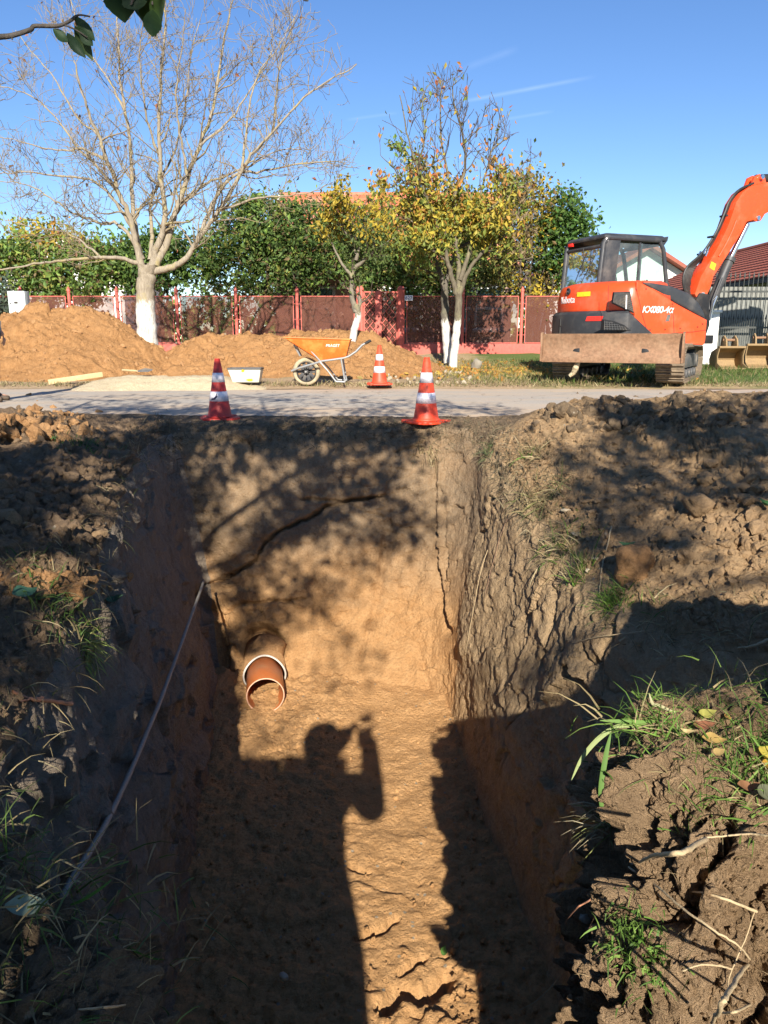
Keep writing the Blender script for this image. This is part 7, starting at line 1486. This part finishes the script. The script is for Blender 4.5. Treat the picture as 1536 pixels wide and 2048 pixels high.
sv = np.nonzero((sodV.ravel() < 2.3))[0]; i = sv[rng.randint(0, len(sv), 1800)]; B = sodG.reshape(-1, 3)[i]; tag(link("grass", blades("grass", B, np.array([-.1, -.2, .6]) + rng.normal(size=B.shape) * .7, .02 + .06 * rng.rand(len(i)), np.full(len(i), .0016), G_GREEN + G_DRY[:2], rng, .9)), "short grass growing on top of the near right sod", "grass", kind='stuff')
i = np.random.RandomState(6).randint(0, sodlG.shape[0] * sodlG.shape[1], 3000); B = sodlG.reshape(-1, 3)[i]; i = i[B[:, 1] > .7]; B = sodlG.reshape(-1, 3)[i]; tag(link("grass", blades("grass", B, np.array([.25, .1, .5]) + rng.normal(size=B.shape) * .7, .025 + .085 * rng.rand(len(i)) ** 2.5, np.full(len(i), .0013), G_GREEN + G_DRY * 2 + [(.08, .12, .03)], rng, 1.0)), "shaded matted grass and dry straw on the near left sod", "grass", kind='stuff')
sv = np.nonzero((sodV.ravel() > 1.9))[0]; i = sv[rng.randint(0, len(sv), 700)]; B = sodG.reshape(-1, 3)[i]; tag(link("rootlets", blades("rootlets", B, rng.normal(size=B.shape) + np.array([0, -.4, -.3]), .02 + .06 * rng.rand(len(i)), np.full(len(i), .0006), [(.40, .30, .17), (.30, .2, .12)], rng, .6)), "hair thin rootlets on the face of the near sod", "roots", kind='stuff')
n = 1500; x = rng.normal(size=n) * 1.3 + 2.3; y = 16.6 + rng.normal(size=n) * 1.3; k = (y > 13.4) & (y < 20); x, y = x[k], y[k]; tag(link("fallen_leaves", leaf_mesh("fallen_leaves", np.stack([x, y, gz(x, y) + .05], 1), .10, [(.45, .30, .06), (.5, .24, .06), (.36, .28, .1)], rng, [M['leaf']])), "yellow fallen leaves on the grass under the autumn trees", "leaves", kind='stuff')
# ------------------------------------------------------------------ people
M['skin'] = mat_worn("skin", (.45, .25, .17), (.4, .22, .16), .1, .55, spec=.3)
M['navy'] = mat_worn("navy", (.018, .026, .075), (.08, .07, .07), .15, .85, scale=10)
M['jacket'] = mat_worn("jacket", (.035, .04, .05), (.10, .09, .07), .2, .85, scale=8, bump=.2)
M['trousers'] = mat_worn("trousers", (.05, .06, .09), (.2, .16, .11), .35, .9, scale=8, bump=.2)
M['boot'] = mat_worn("boot", (.05, .035, .025), (.22, .16, .10), .5, .7)
M['hair'] = mat_worn("hair", (.03, .02, .015), (.05, .04, .03), .1, .6)
def skin_obj(name, J, chains, mat, parent=None, loc=None, root=0, sub=2):
    """J: name -> (x, y, z, rx[, ry]); chains of joint names"""
    names = list(J); ix = {n: i for i, n in enumerate(names)}; ed = []
    for c in chains: ed += [(ix[a], ix[b]) for a, b in zip(c[:-1], c[1:])]
    me = bpy.data.meshes.new(name); me.from_pydata([J[n][:3] for n in names], ed, []); o = link(name, me, parent, loc); me.materials.append(mat)
    m = o.modifiers.new("skin", 'SKIN'); m.use_smooth_shade = True; m.branch_smoothing = .6
    if not me.skin_vertices: 
        l_ = me.attributes
    sv = me.skin_vertices[0].data; seen = set(); adj = {}
    for a, b in ed: adj.setdefault(a, []).append(b); adj.setdefault(b, []).append(a)
    for n, s in zip(names, sv): r = J[n][3]; s.radius = (r, J[n][4] if len(J[n]) > 4 else r)
    done = set()
    order = [root] + list(range(len(names)))
    for i in order:
        if i in done: continue
        sv[i].use_root = True; st = [i]
        while st:
            k = st.pop()
            if k in done: continue
            done.add(k); st += adj.get(k, [])
    s = o.modifiers.new("sub", 'SUBSURF'); s.levels = sub; s.render_levels = sub
    return o
def person(loc, rz, pose, label, mats, cap=None, bulk=0.0, headr=1.0):
    """pose: joints in the person's own frame, x to their right, y forward, z up from the ground"""
    p = dict(pel=(0, 0, .95), waist=(0, .0, 1.10), chest=(0, .0, 1.32), neck=(0, .01, 1.47), neck2=(0, .03, 1.53), head=(0, .045, 1.60), top=(0, .03, 1.70),
             sl=(-.18, 0, 1.40), sr=(.18, 0, 1.40), el=(-.24, -.02, 1.12), er=(.24, -.02, 1.12), wl=(-.25, .10, .88), wr=(.25, .10, .88),
             hl=(-.10, 0, .92), hr=(.10, 0, .92), kl=(-.11, .03, .50), kr=(.11, .03, .50), al=(-.12, -.01, .09), ar=(.12, -.01, .09), tl=(-.14, .17, .04), tr=(.14, .17, .04)); p.update(pose)
    rad = dict(pel=(.13, .10), waist=(.12, .095), chest=(.145, .10), neck=.055, neck2=.052, head=(.082, .095), top=(.062, .075), sl=.058, sr=.058, el=.042, er=.042, wl=.028, wr=.028, hl=.088, hr=.088, kl=.058, kr=.058, al=.040, ar=.040, tl=.030, tr=.030)
    J = {}
    for k, v in p.items():
        if k not in rad: continue
        r = rad[k]; J[k] = tuple(v) + (tuple(r) if isinstance(r, tuple) else (r,))
    ch = [("pel", "waist", "chest", "neck", "neck2", "head", "top"), ("chest", "sl", "el", "wl"), ("chest", "sr", "er", "wr"), ("pel", "hl", "kl", "al", "tl"), ("pel", "hr", "kr", "ar", "tr")]
    for s, w, e in (("l", "wl", "el"), ("r", "wr", "er")):
        W = Vector(p[w]); D = (W - Vector(p[e])).normalized(); sgn = -1 if s == "l" else 1
        S = pose.get("palm_" + s); S = Vector(S) if S else D.cross(Vector((0, 1, 0))).normalized(); S = (S - D * S.dot(D)).normalized(); Nn = D.cross(S)
        J["palm" + s] = tuple(W + D * .055) + (.042, .028); ch.append((w, "palm" + s))
        for f, (off, L) in enumerate(((-.028, .072), (-.010, .082), (.010, .077), (.027, .060))):
            a = W + D * .075 + S * off; b = a + D * L * .5 + Nn * .012; c = b + D * L * .38 + Nn * .03; d = c + D * L * .15 + Nn * .022
            for q, (pt, r) in enumerate(((a, .0095), (b, .009), (c, .008), (d, .0065))): J["f%s%d%d" % (s, f, q)] = tuple(pt) + (r,)
            ch.append(tuple("f%s%d%d" % (s, f, q) for q in range(4)))
        a = W + D * .03 - S * .026; b = a - S * .028 + D * .022 + Nn * .012; c = b + D * .030 + Nn * .016
        for q, (pt, r) in enumerate(((a, .012), (b, .010), (c, .008))): J["t%s%d" % (s, q)] = tuple(pt) + (r,)
        ch.append(tuple("t%s%d" % (s, q) for q in range(3)))
    J = {k: v for k, v in J.items() if not k.startswith("palm_")}
    bo = skin_obj("person", J, ch, mats[0], None, loc); bo.rotation_euler = (0, 0, rz); tag(bo, label, "person")
    def gr(keys, d, extra=None):
        q = {k: J[k][:3] + tuple(x + d for x in J[k][3:]) for k in keys}; q.update(extra or {}); return q
    cuff = lambda e, w: tuple(Vector(p[e]).lerp(Vector(p[w]), .97)) + (.040 + bulk * .75,)
    skin_obj("jacket", gr(("pel", "waist", "chest", "sl", "sr", "el", "er"), .026 + bulk, {"cl": cuff("el", "wl"), "cr": cuff("er", "wr"), "col": tuple(Vector(p["chest"]).lerp(Vector(p["neck"]), .8)) + (.085,), "hem": tuple(Vector(p["pel"]) + Vector((0, 0, -.08))) + (.165, .125)}), [("hem", "pel", "waist", "chest", "col"), ("chest", "sl", "el", "cl"), ("chest", "sr", "er", "cr")], mats[1], bo)
    skin_obj("trousers", gr(("pel", "hl", "hr", "kl", "kr"), .018 + bulk * .7, {"al2": tuple(Vector(p["al"]) + Vector((0, 0, .03))) + (.062,), "ar2": tuple(Vector(p["ar"]) + Vector((0, 0, .03))) + (.062,)}), [("pel", "hl", "kl", "al2"), ("pel", "hr", "kr", "ar2")], mats[2], bo)
    for s in ("l", "r"):
        A_ = Vector(p["a" + s]); T_ = Vector(p["t" + s]); skin_obj("boot", {"a": tuple(A_ + Vector((0, 0, .08))) + (.055,), "b": tuple(A_) + (.054,), "h": tuple(A_ + Vector((0, -.03, -.04))) + (.045,), "m": tuple(A_.lerp(T_, .55) + Vector((0, 0, -.01))) + (.046, .038), "t": tuple(T_) + (.042, .034)}, [("a", "b", "m", "t"), ("b", "h")], M['boot'], bo, root=1)
    H = Vector(p["head"]); Tp = Vector(p["top"]); upv = (Tp - Vector(p["neck2"])).normalized(); fw = pose.get("face", (0, 1, -.1)); fw = Vector(fw); fw = (fw - upv * fw.dot(upv)).normalized(); rt_ = fw.cross(upv)
    fm = lambda v: H + rt_ * v[0] + fw * v[1] + upv * v[2]
    b = MB(); b.tube([fm((0, .088, .035)), fm((0, .108, .0)), fm((0, .112, -.012)), fm((0, .09, -.02))], [.009, .012, .014, .008], 8); b.build("nose", mats[0], bo, smooth=True)
    for s in (-1, 1):
        b = MB(); b.lathe([(.001, -.011), (.009, -.007), (.011, 0), (.009, .007), (.001, .011)], 10, fr=lambda v, s=s: fm((s * .032 + v.x, .082 + v.y * .6, .032 + v.z))); b.build("eye", M['plate_white'], bo, smooth=True)
        b = MB(); b.tube([fm((s * .083, -.01, .045)), fm((s * .097, -.018, .03)), fm((s * .095, -.012, .0)), fm((s * .083, .0, -.015))], [.008, .014, .013, .008], 8); b.build("ear", mats[0], bo, smooth=True)
    b = MB(); b.tube([fm((-.024, .085, -.048)), fm((0, .094, -.050)), fm((.024, .085, -.048))], [.004, .007, .004], 8); b.build("mouth", M['ex_rust'], bo, smooth=True)
    b = MB(); b.lathe([(.094, .0), (.100, .03), (.094, .07), (.070, .108), (.035, .125), (.001, .13)], 22, fr=lambda v: fm((v.x * headr, (v.y * 1.1 - .004) * headr, v.z * headr + (.03 if cap else .022))))
    if cap:
        n = 12; V = []
        for k in range(n + 1):
            a = math.pi * k / n
            for r, z in ((.095, .045), (.185 if 2 < k < n - 2 else .15, .030)): V.append(fm((r * math.cos(a) * (1 if r < .1 else .62), r * math.sin(a) * 1.05, z)))
        V2 = [v - upv * .008 for v in V]; m_ = len(V)
        b.add(V + V2, [(2 * k, 2 * k + 2, 2 * k + 3, 2 * k + 1) for k in range(n)] + [(m_ + 2 * k, m_ + 2 * k + 1, m_ + 2 * k + 3, m_ + 2 * k + 2) for k in range(n)] + [(2 * k + 1, 2 * k + 3, m_ + 2 * k + 3, m_ + 2 * k + 1) for k in range(n)])
    b.build("cap" if cap else "hair", cap or M['hair'], bo, smooth=True); return bo
GZ0 = -.72
# the photographer, whose shadow falls into the trench; frame: x right, y forward
L0 = Vector((-.20, -.40, GZ0)); W2 = lambda x, y, z: (x - L0.x, y - L0.y, z - L0.z)
ph = person(L0, 0, dict(pel=W2(-.285, -.44, .18), waist=W2(-.26, -.44, .34), chest=W2(-.22, -.42, .56), neck=W2(-.25, -.38, .70), neck2=W2(-.26, -.36, .75), head=W2(-.28, -.33, .81), top=W2(-.29, -.34, .90), face=(.15, 1, -.25),
    sl=W2(-.41, -.42, .66), sr=W2(-.04, -.42, .64), el=W2(-.29, -.22, .72), wl=W2(-.07, -.085, .88), er=W2(.085, -.30, .35), wr=W2(.055, -.075, .83),
    hl=W2(-.37, -.44, .15), hr=W2(-.19, -.44, .15), kl=W2(-.38, -.40, -.24), kr=W2(-.07, -.40, -.24), al=W2(-.36, -.46, GZ0 + .09), ar=W2(.0, -.46, GZ0 + .09), tl=W2(-.38, -.28, GZ0 + .04), tr=W2(.05, -.28, GZ0 + .04), palm_l=(.3, .2, 1), palm_r=(-.9, 0, .25)),
    "person in dark jacket holding up a phone at the near end of the trench", (M['skin'], M['jacket'], M['trousers']), bulk=.035, headr=1.6)
# board fence behind, beside the open gateway the photographer stands in
M['old_board'] = mat_worn("old_board", (.20, .165, .125), (.32, .28, .22), .5, .9, scale=6, var=.2, bump=.3)
bf = empty("board_fence", (-.075, -1.2, GZ0), 0, "old board fence left of the gateway behind the photographer", "fence"); rb = np.random.RandomState(4); k = 0; x_ = 0.0
while x_ > -6.0:
    w_ = .14 + .02 * rb.rand(); b = MB(); b.box((x_ - w_ / 2, 0, .98 + .01 * rb.normal()), (w_, .024, 1.96)); b.build("board", M['old_board'], bf, bevel=.003); x_ -= w_ + .006
for z in (.4, 1.5): b = MB(); b.bar((.0, -.04, z), (-6.0, -.04, z), .05, .09); b.build("rail", M['old_board'], bf)
for x_ in (-.06, -2.0, -4.0, -5.9): b = MB(); b.box((x_, -.11, .96), (.10, .10, 1.92)); b.build("post", M['old_board'], bf, bevel=.004)
phn = empty("phone", (0, -.016, CAMZ - .052), 0, "dark phone held up in both hands above the trench", "phone"); b = MB(); b.box((0, 0, 0), (.075, .009, .15)); b.build("case", M['ex_dark'], phn, bevel=.003); b = MB(); b.box((0, -.0048, 0), (.069, .001, .142)); b.build("screen", M['window_glass'], phn)
b = MB(); b.tube([(0, .0045, .052), (0, .0065, .052)], .008, 16); b.build("lens", M['ex_black'], phn)
pc_ = at(-41, 560, 10.0); person(Vector((pc_.x, 10.0, .0)), R(-82), dict(face=(0, 1, -.25)), "person in a navy cap standing on the road, cut off by the left frame edge", (M['skin'], M['navy'], M['trousers']), M['navy'])
# ------------------------------------------------------------------ the leafy tree overhead: it casts the dappled shade
def shade_points(poly, n, rng, holes=()):
    xs = [p[0] for p in poly]; ys = [p[1] for p in poly]; out = []
    while len(out) < n:
        x = rng.uniform(min(xs), max(xs)); y = rng.uniform(min(ys), max(ys))
        if not inpoly(np.array([x]), np.array([y]), poly)[0]: continue
        if any(((x - hx) / rx) ** 2 + ((y - hy) / ry) ** 2 < 1 for hx, hy, rx, ry in holes): continue
        out.append((x, y))
    return out
HOLES = [(60, 845, 110, 40), (232, 1000, 80, 85), (215, 1065, 110, 70), (85, 1165, 180, 75), (205, 1290, 75, 80), (325, 1385, 60, 75), (120, 945, 40, 25), (275, 945, 25, 30),
         (430, 880, 34, 28), (500, 985, 45, 30), (470, 1045, 46, 34), (640, 900, 30, 18), (735, 915, 34, 22), (580, 955, 20, 25), (375, 930, 22, 42), (545, 1115, 26, 34), (620, 1110, 40, 25), (540, 1180, 38, 20), (690, 1100, 30, 22), (440, 1105, 36, 24), (360, 1085, 16, 30)]
rng = np.random.RandomState(88); SH = []
for poly, n in (([(290, 845), (810, 848), (830, 905), (800, 960), (700, 1000), (650, 1060), (560, 1085), (520, 1150), (440, 1175), (400, 1180), (330, 1000)], 420),
                ([(440, 1150), (600, 1030), (820, 990), (875, 1020), (860, 1090), (770, 1120), (720, 1180), (640, 1215), (560, 1290), (460, 1330), (435, 1260)], 170),
                ([(-140, 850), (300, 855), (345, 1200), (415, 1180), (430, 1400), (330, 1500), (200, 1340), (-140, 1260)], 560),
                ([(100, 836), (860, 845), (830, 885), (300, 890), (120, 870)], 120), ([(60, 792), (560, 784), (900, 800), (1110, 822), (880, 843), (140, 834)], 300), ([(90, 812), (560, 812), (560, 838), (140, 834)], 120),
                ([(1170, 800), (1640, 780), (1640, 905), (1300, 875), (1190, 845)], 190), ([(1080, 860), (1300, 872), (1640, 900), (1640, 1000), (1320, 1030), (1150, 1110), (1110, 1000)], 100), ([(1130, 900), (1400, 900), (1420, 1180), (1150, 1150)], 50),
                ([(450, 1400), (640, 1410), (600, 1510), (455, 1510)], 7), ([(600, 1250), (760, 1280), (760, 1440), (640, 1420)], 10), ([(1000, 1330), (1150, 1330), (1150, 1460), (1000, 1440)], 12)):
    SH += shade_points(poly, n, rng, HOLES)
TC = []
for px, py in SH:
    s = surf(px, py); zc_ = rng.uniform(2.5, 4.8); TC.append(s - LD * ((zc_ - s[2]) / -LD[2] * 1.0 if False else (zc_ - s[2]) / (-LD[2])))
TC = np.array(TC)
px, py, zc_ = proj(TC); TC = TC[~((zc_ > 0) & (py > -160) & (px > -200) & (px < 1740))]
LIT = [(30, 1165, .15), (85, 1165, .17), (135, 1160, .14), (232, 1000, .15), (205, 1065, .15), (245, 1050, .12), (60, 845, .30), (0, 850, .3), (215, 960, .10), (205, 1290, .08)]
def lit_clear(P, k=1.0):
    m = np.ones(len(P), bool)
    for px, py, r in LIT:
        q = P - surf(px, py); q = q - np.outer(q @ LD, LD); m &= np.linalg.norm(q, axis=1) > r * k
    return m
TC = TC[lit_clear(TC)]
def shade_tree(label, base, pts, seed, n_branch, r0=.13):
    rng = np.random.RandomState(seed); o = np.array(base); rt = empty("leafy_tree", Vector(base), 0, label, "tree")
    k = n_branch; C = pts[rng.choice(len(pts), k, replace=False)].copy()
    for _ in range(6):
        a = np.argmin(((pts[:, None] - C[None]) ** 2).sum(-1), 1)
        for j in range(k):
            if (a == j).any(): C[j] = pts[a == j].mean(0)
    fork = o + np.array([.1, .1, 2.5]); paths = [(np.array([o + [0, 0, -.15], o + [.02, .0, .8], o + [.06, .05, 1.7], fork]), np.array([r0, r0 * .85, r0 * .75, r0 * .68]))]
    k2 = max(3, k // 7); C2 = C[rng.choice(k, k2, replace=False)].copy()
    for _ in range(5):
        a2 = np.argmin(((C[:, None] - C2[None]) ** 2).sum(-1), 1)
        for j in range(k2):
            if (a2 == j).any(): C2[j] = C[a2 == j].mean(0)
    def arc(p, q, n, sag, r_a, r_b):
        t = np.linspace(0, 1, n)[:, None]; P = p + (q - p) * t + np.array([0, 0, 1.]) * sag * np.sin(math.pi * t) + rng.normal(size=(n, 3)) * .02 * np.sin(math.pi * t); return P, np.linspace(r_a, r_b, n)
    for j in range(k2): paths.append(arc(fork, C2[j] - [0, 0, .15], 9, .25, .055, .02))
    for j in range(k): paths.append(arc(C2[a2[j]] - [0, 0, .15], C[j], 6, .06, .018, .008))
    for i in range(len(pts)): paths.append(arc(C[a[i]], pts[i], 4, .03, .006, .0025))
    link("trunk", tubes_mesh("trunk", [(P - o, r) for P, r in paths], [M['bark_dark']], 6), rt)
    m = 9; LC = np.repeat(pts, m, 0) + rng.normal(size=(len(pts) * m, 3)) * .085
    LC = LC[lit_clear(LC, .95)]
    link("crown", leaf_mesh("crown", LC - o, .085, [(.06, .12, .025), (.085, .15, .03), (.05, .095, .02), (.20, .19, .04)], rng, [M['leaf']], .6, .62, .2), rt); return rt
lt = TC[:, 0] < .75
t1 = shade_tree("leafy tree overhanging the left bank, its low twigs at the top of the frame", (-2.7, -1.3, -.5), TC[lt], 21, 70)
t2 = shade_tree("leafy tree standing behind the right bank", (3.6, -1.6, -.25), TC[~lt], 22, 30)
# low twigs with big leaves, at the top of the picture
ob = t1.location
M['bark_twig'] = mat_bark("bark_twig", (.06, .05, .045), (.14, .12, .10))
def tw(pix, D, r0, r1):
    P = np.array([np.array(at(px, py, D)) for px, py in pix]); Q = crom(P, np.linspace(0, len(P) - 1, 6 * len(P))); return Q - np.array(ob), np.linspace(r0, r1, len(Q))
start = np.array([-2.6, -.2, 2.3]); s0 = np.array(at(-60, 80, 1.35)); lead = crom(np.array([start, (start + s0) / 2 + [0, .1, .12], s0]), np.linspace(0, 2, 14)) - np.array(ob)
low = [(lead, np.linspace(.014, .0048, 14)), tw([(-60, 80), (0, 74), (25, 71), (60, 60), (70, 52), (115, 52), (140, 42), (150, 33)], 1.35, .0046, .0022), tw([(148, 34), (160, 30), (180, 33)], 1.35, .0018, .0012), tw([(60, 61), (62, 67)], 1.35, .002, .001), tw([(25, 71), (24, 80)], 1.35, .002, .001), tw([(130, 50), (152, 60), (175, 75)], 1.35, .0016, .001)]
s1 = np.array(at(270, -40, 1.25)); low += [(crom(np.array([start, (start + s1) / 2 + [0, 0, .25], s1]), np.linspace(0, 2, 14)) - np.array(ob), np.linspace(.012, .004, 14)), tw([(270, -40), (268, -10), (262, 10)], 1.25, .003, .0014), tw([(270, -40), (300, -12), (305, 10)], 1.25, .003, .0014)]
link("low_twig", tubes_mesh("low_twig", low, [M['bark_twig']], 7), t1)
def near_leaf(tipbase, tip, W, D, colr, seed, roll=0.0, dd=0.0):
    a = np.array(at(*tipbase, D)); b = np.array(at(*tip, D + dd)); ax = b - a; L = np.linalg.norm(ax); ax /= L; view = a / np.linalg.norm(a); s = np.cross(ax, view); s /= np.linalg.norm(s); n = np.cross(s, ax); s = s * math.cos(roll) + n * math.sin(roll); n = np.cross(s, ax)
    t = np.linspace(0, 1, 13); rng = np.random.RandomState(seed); w = W * np.sin(math.pi * np.clip(t, .01, .995) ** .8) ** .9 * (1 + .05 * (np.arange(13) % 2)); P = a + ax * (t * L)[:, None] + n * (.12 * L * np.sin(math.pi * t))[:, None]
    V = np.stack([P - s * w[:, None] + n * (w * .35)[:, None], P - s * w[:, None] * .5 + n * (w * .12)[:, None], P, P + s * w[:, None] * .5 + n * (w * .12)[:, None], P + s * w[:, None] + n * (w * .35)[:, None]], 1)
    cc = np.clip(np.array([colr]) * (.85 + .3 * rng.rand(65, 1)), 0, 1); link("leaf", np_mesh("leaf", V - np.array(ob), grid_faces(13, 5), [M['leaf']], col=cc), t1)
for k, (a, b, W, c, rl, dd) in enumerate([((106, 58), (136, 84), .0075, (.035, .07, .03), .4, 0), ((134, 66), (172, 116), .0085, (.03, .06, .03), .5, .01), ((148, 32), (190, 82), .0085, (.045, .08, .035), .3, 0), ((150, 52), (186, 122), .0095, (.06, .095, .035), .2, .02), ((160, 60), (186, 92), .008, (.035, .065, .03), .6, 0)]): near_leaf(a, b, W, 1.35, c, k, rl, dd)
for k, (a, b, W, c, rl, dd) in enumerate([((240, -14), (250, 46), .024, (.035, .07, .028), .1, .03), ((280, -22), (298, 58), .026, (.032, .065, .028), -.2, .05), ((312, -20), (312, 74), .020, (.055, .11, .03), .5, .06), ((330, -20), (322, 62), .016, (.09, .16, .04), .8, .02), ((262, -20), (276, 20), .018, (.03, .055, .025), .3, 0), ((305, 20), (305, 74), .013, (.05, .10, .03), .0, .0)]): near_leaf(a, b, W, 1.25, c, 20 + k, rl, dd)
near_leaf((608, -14), (616, 3), .006, 1.3, (.05, .05, .05), 40, .2)
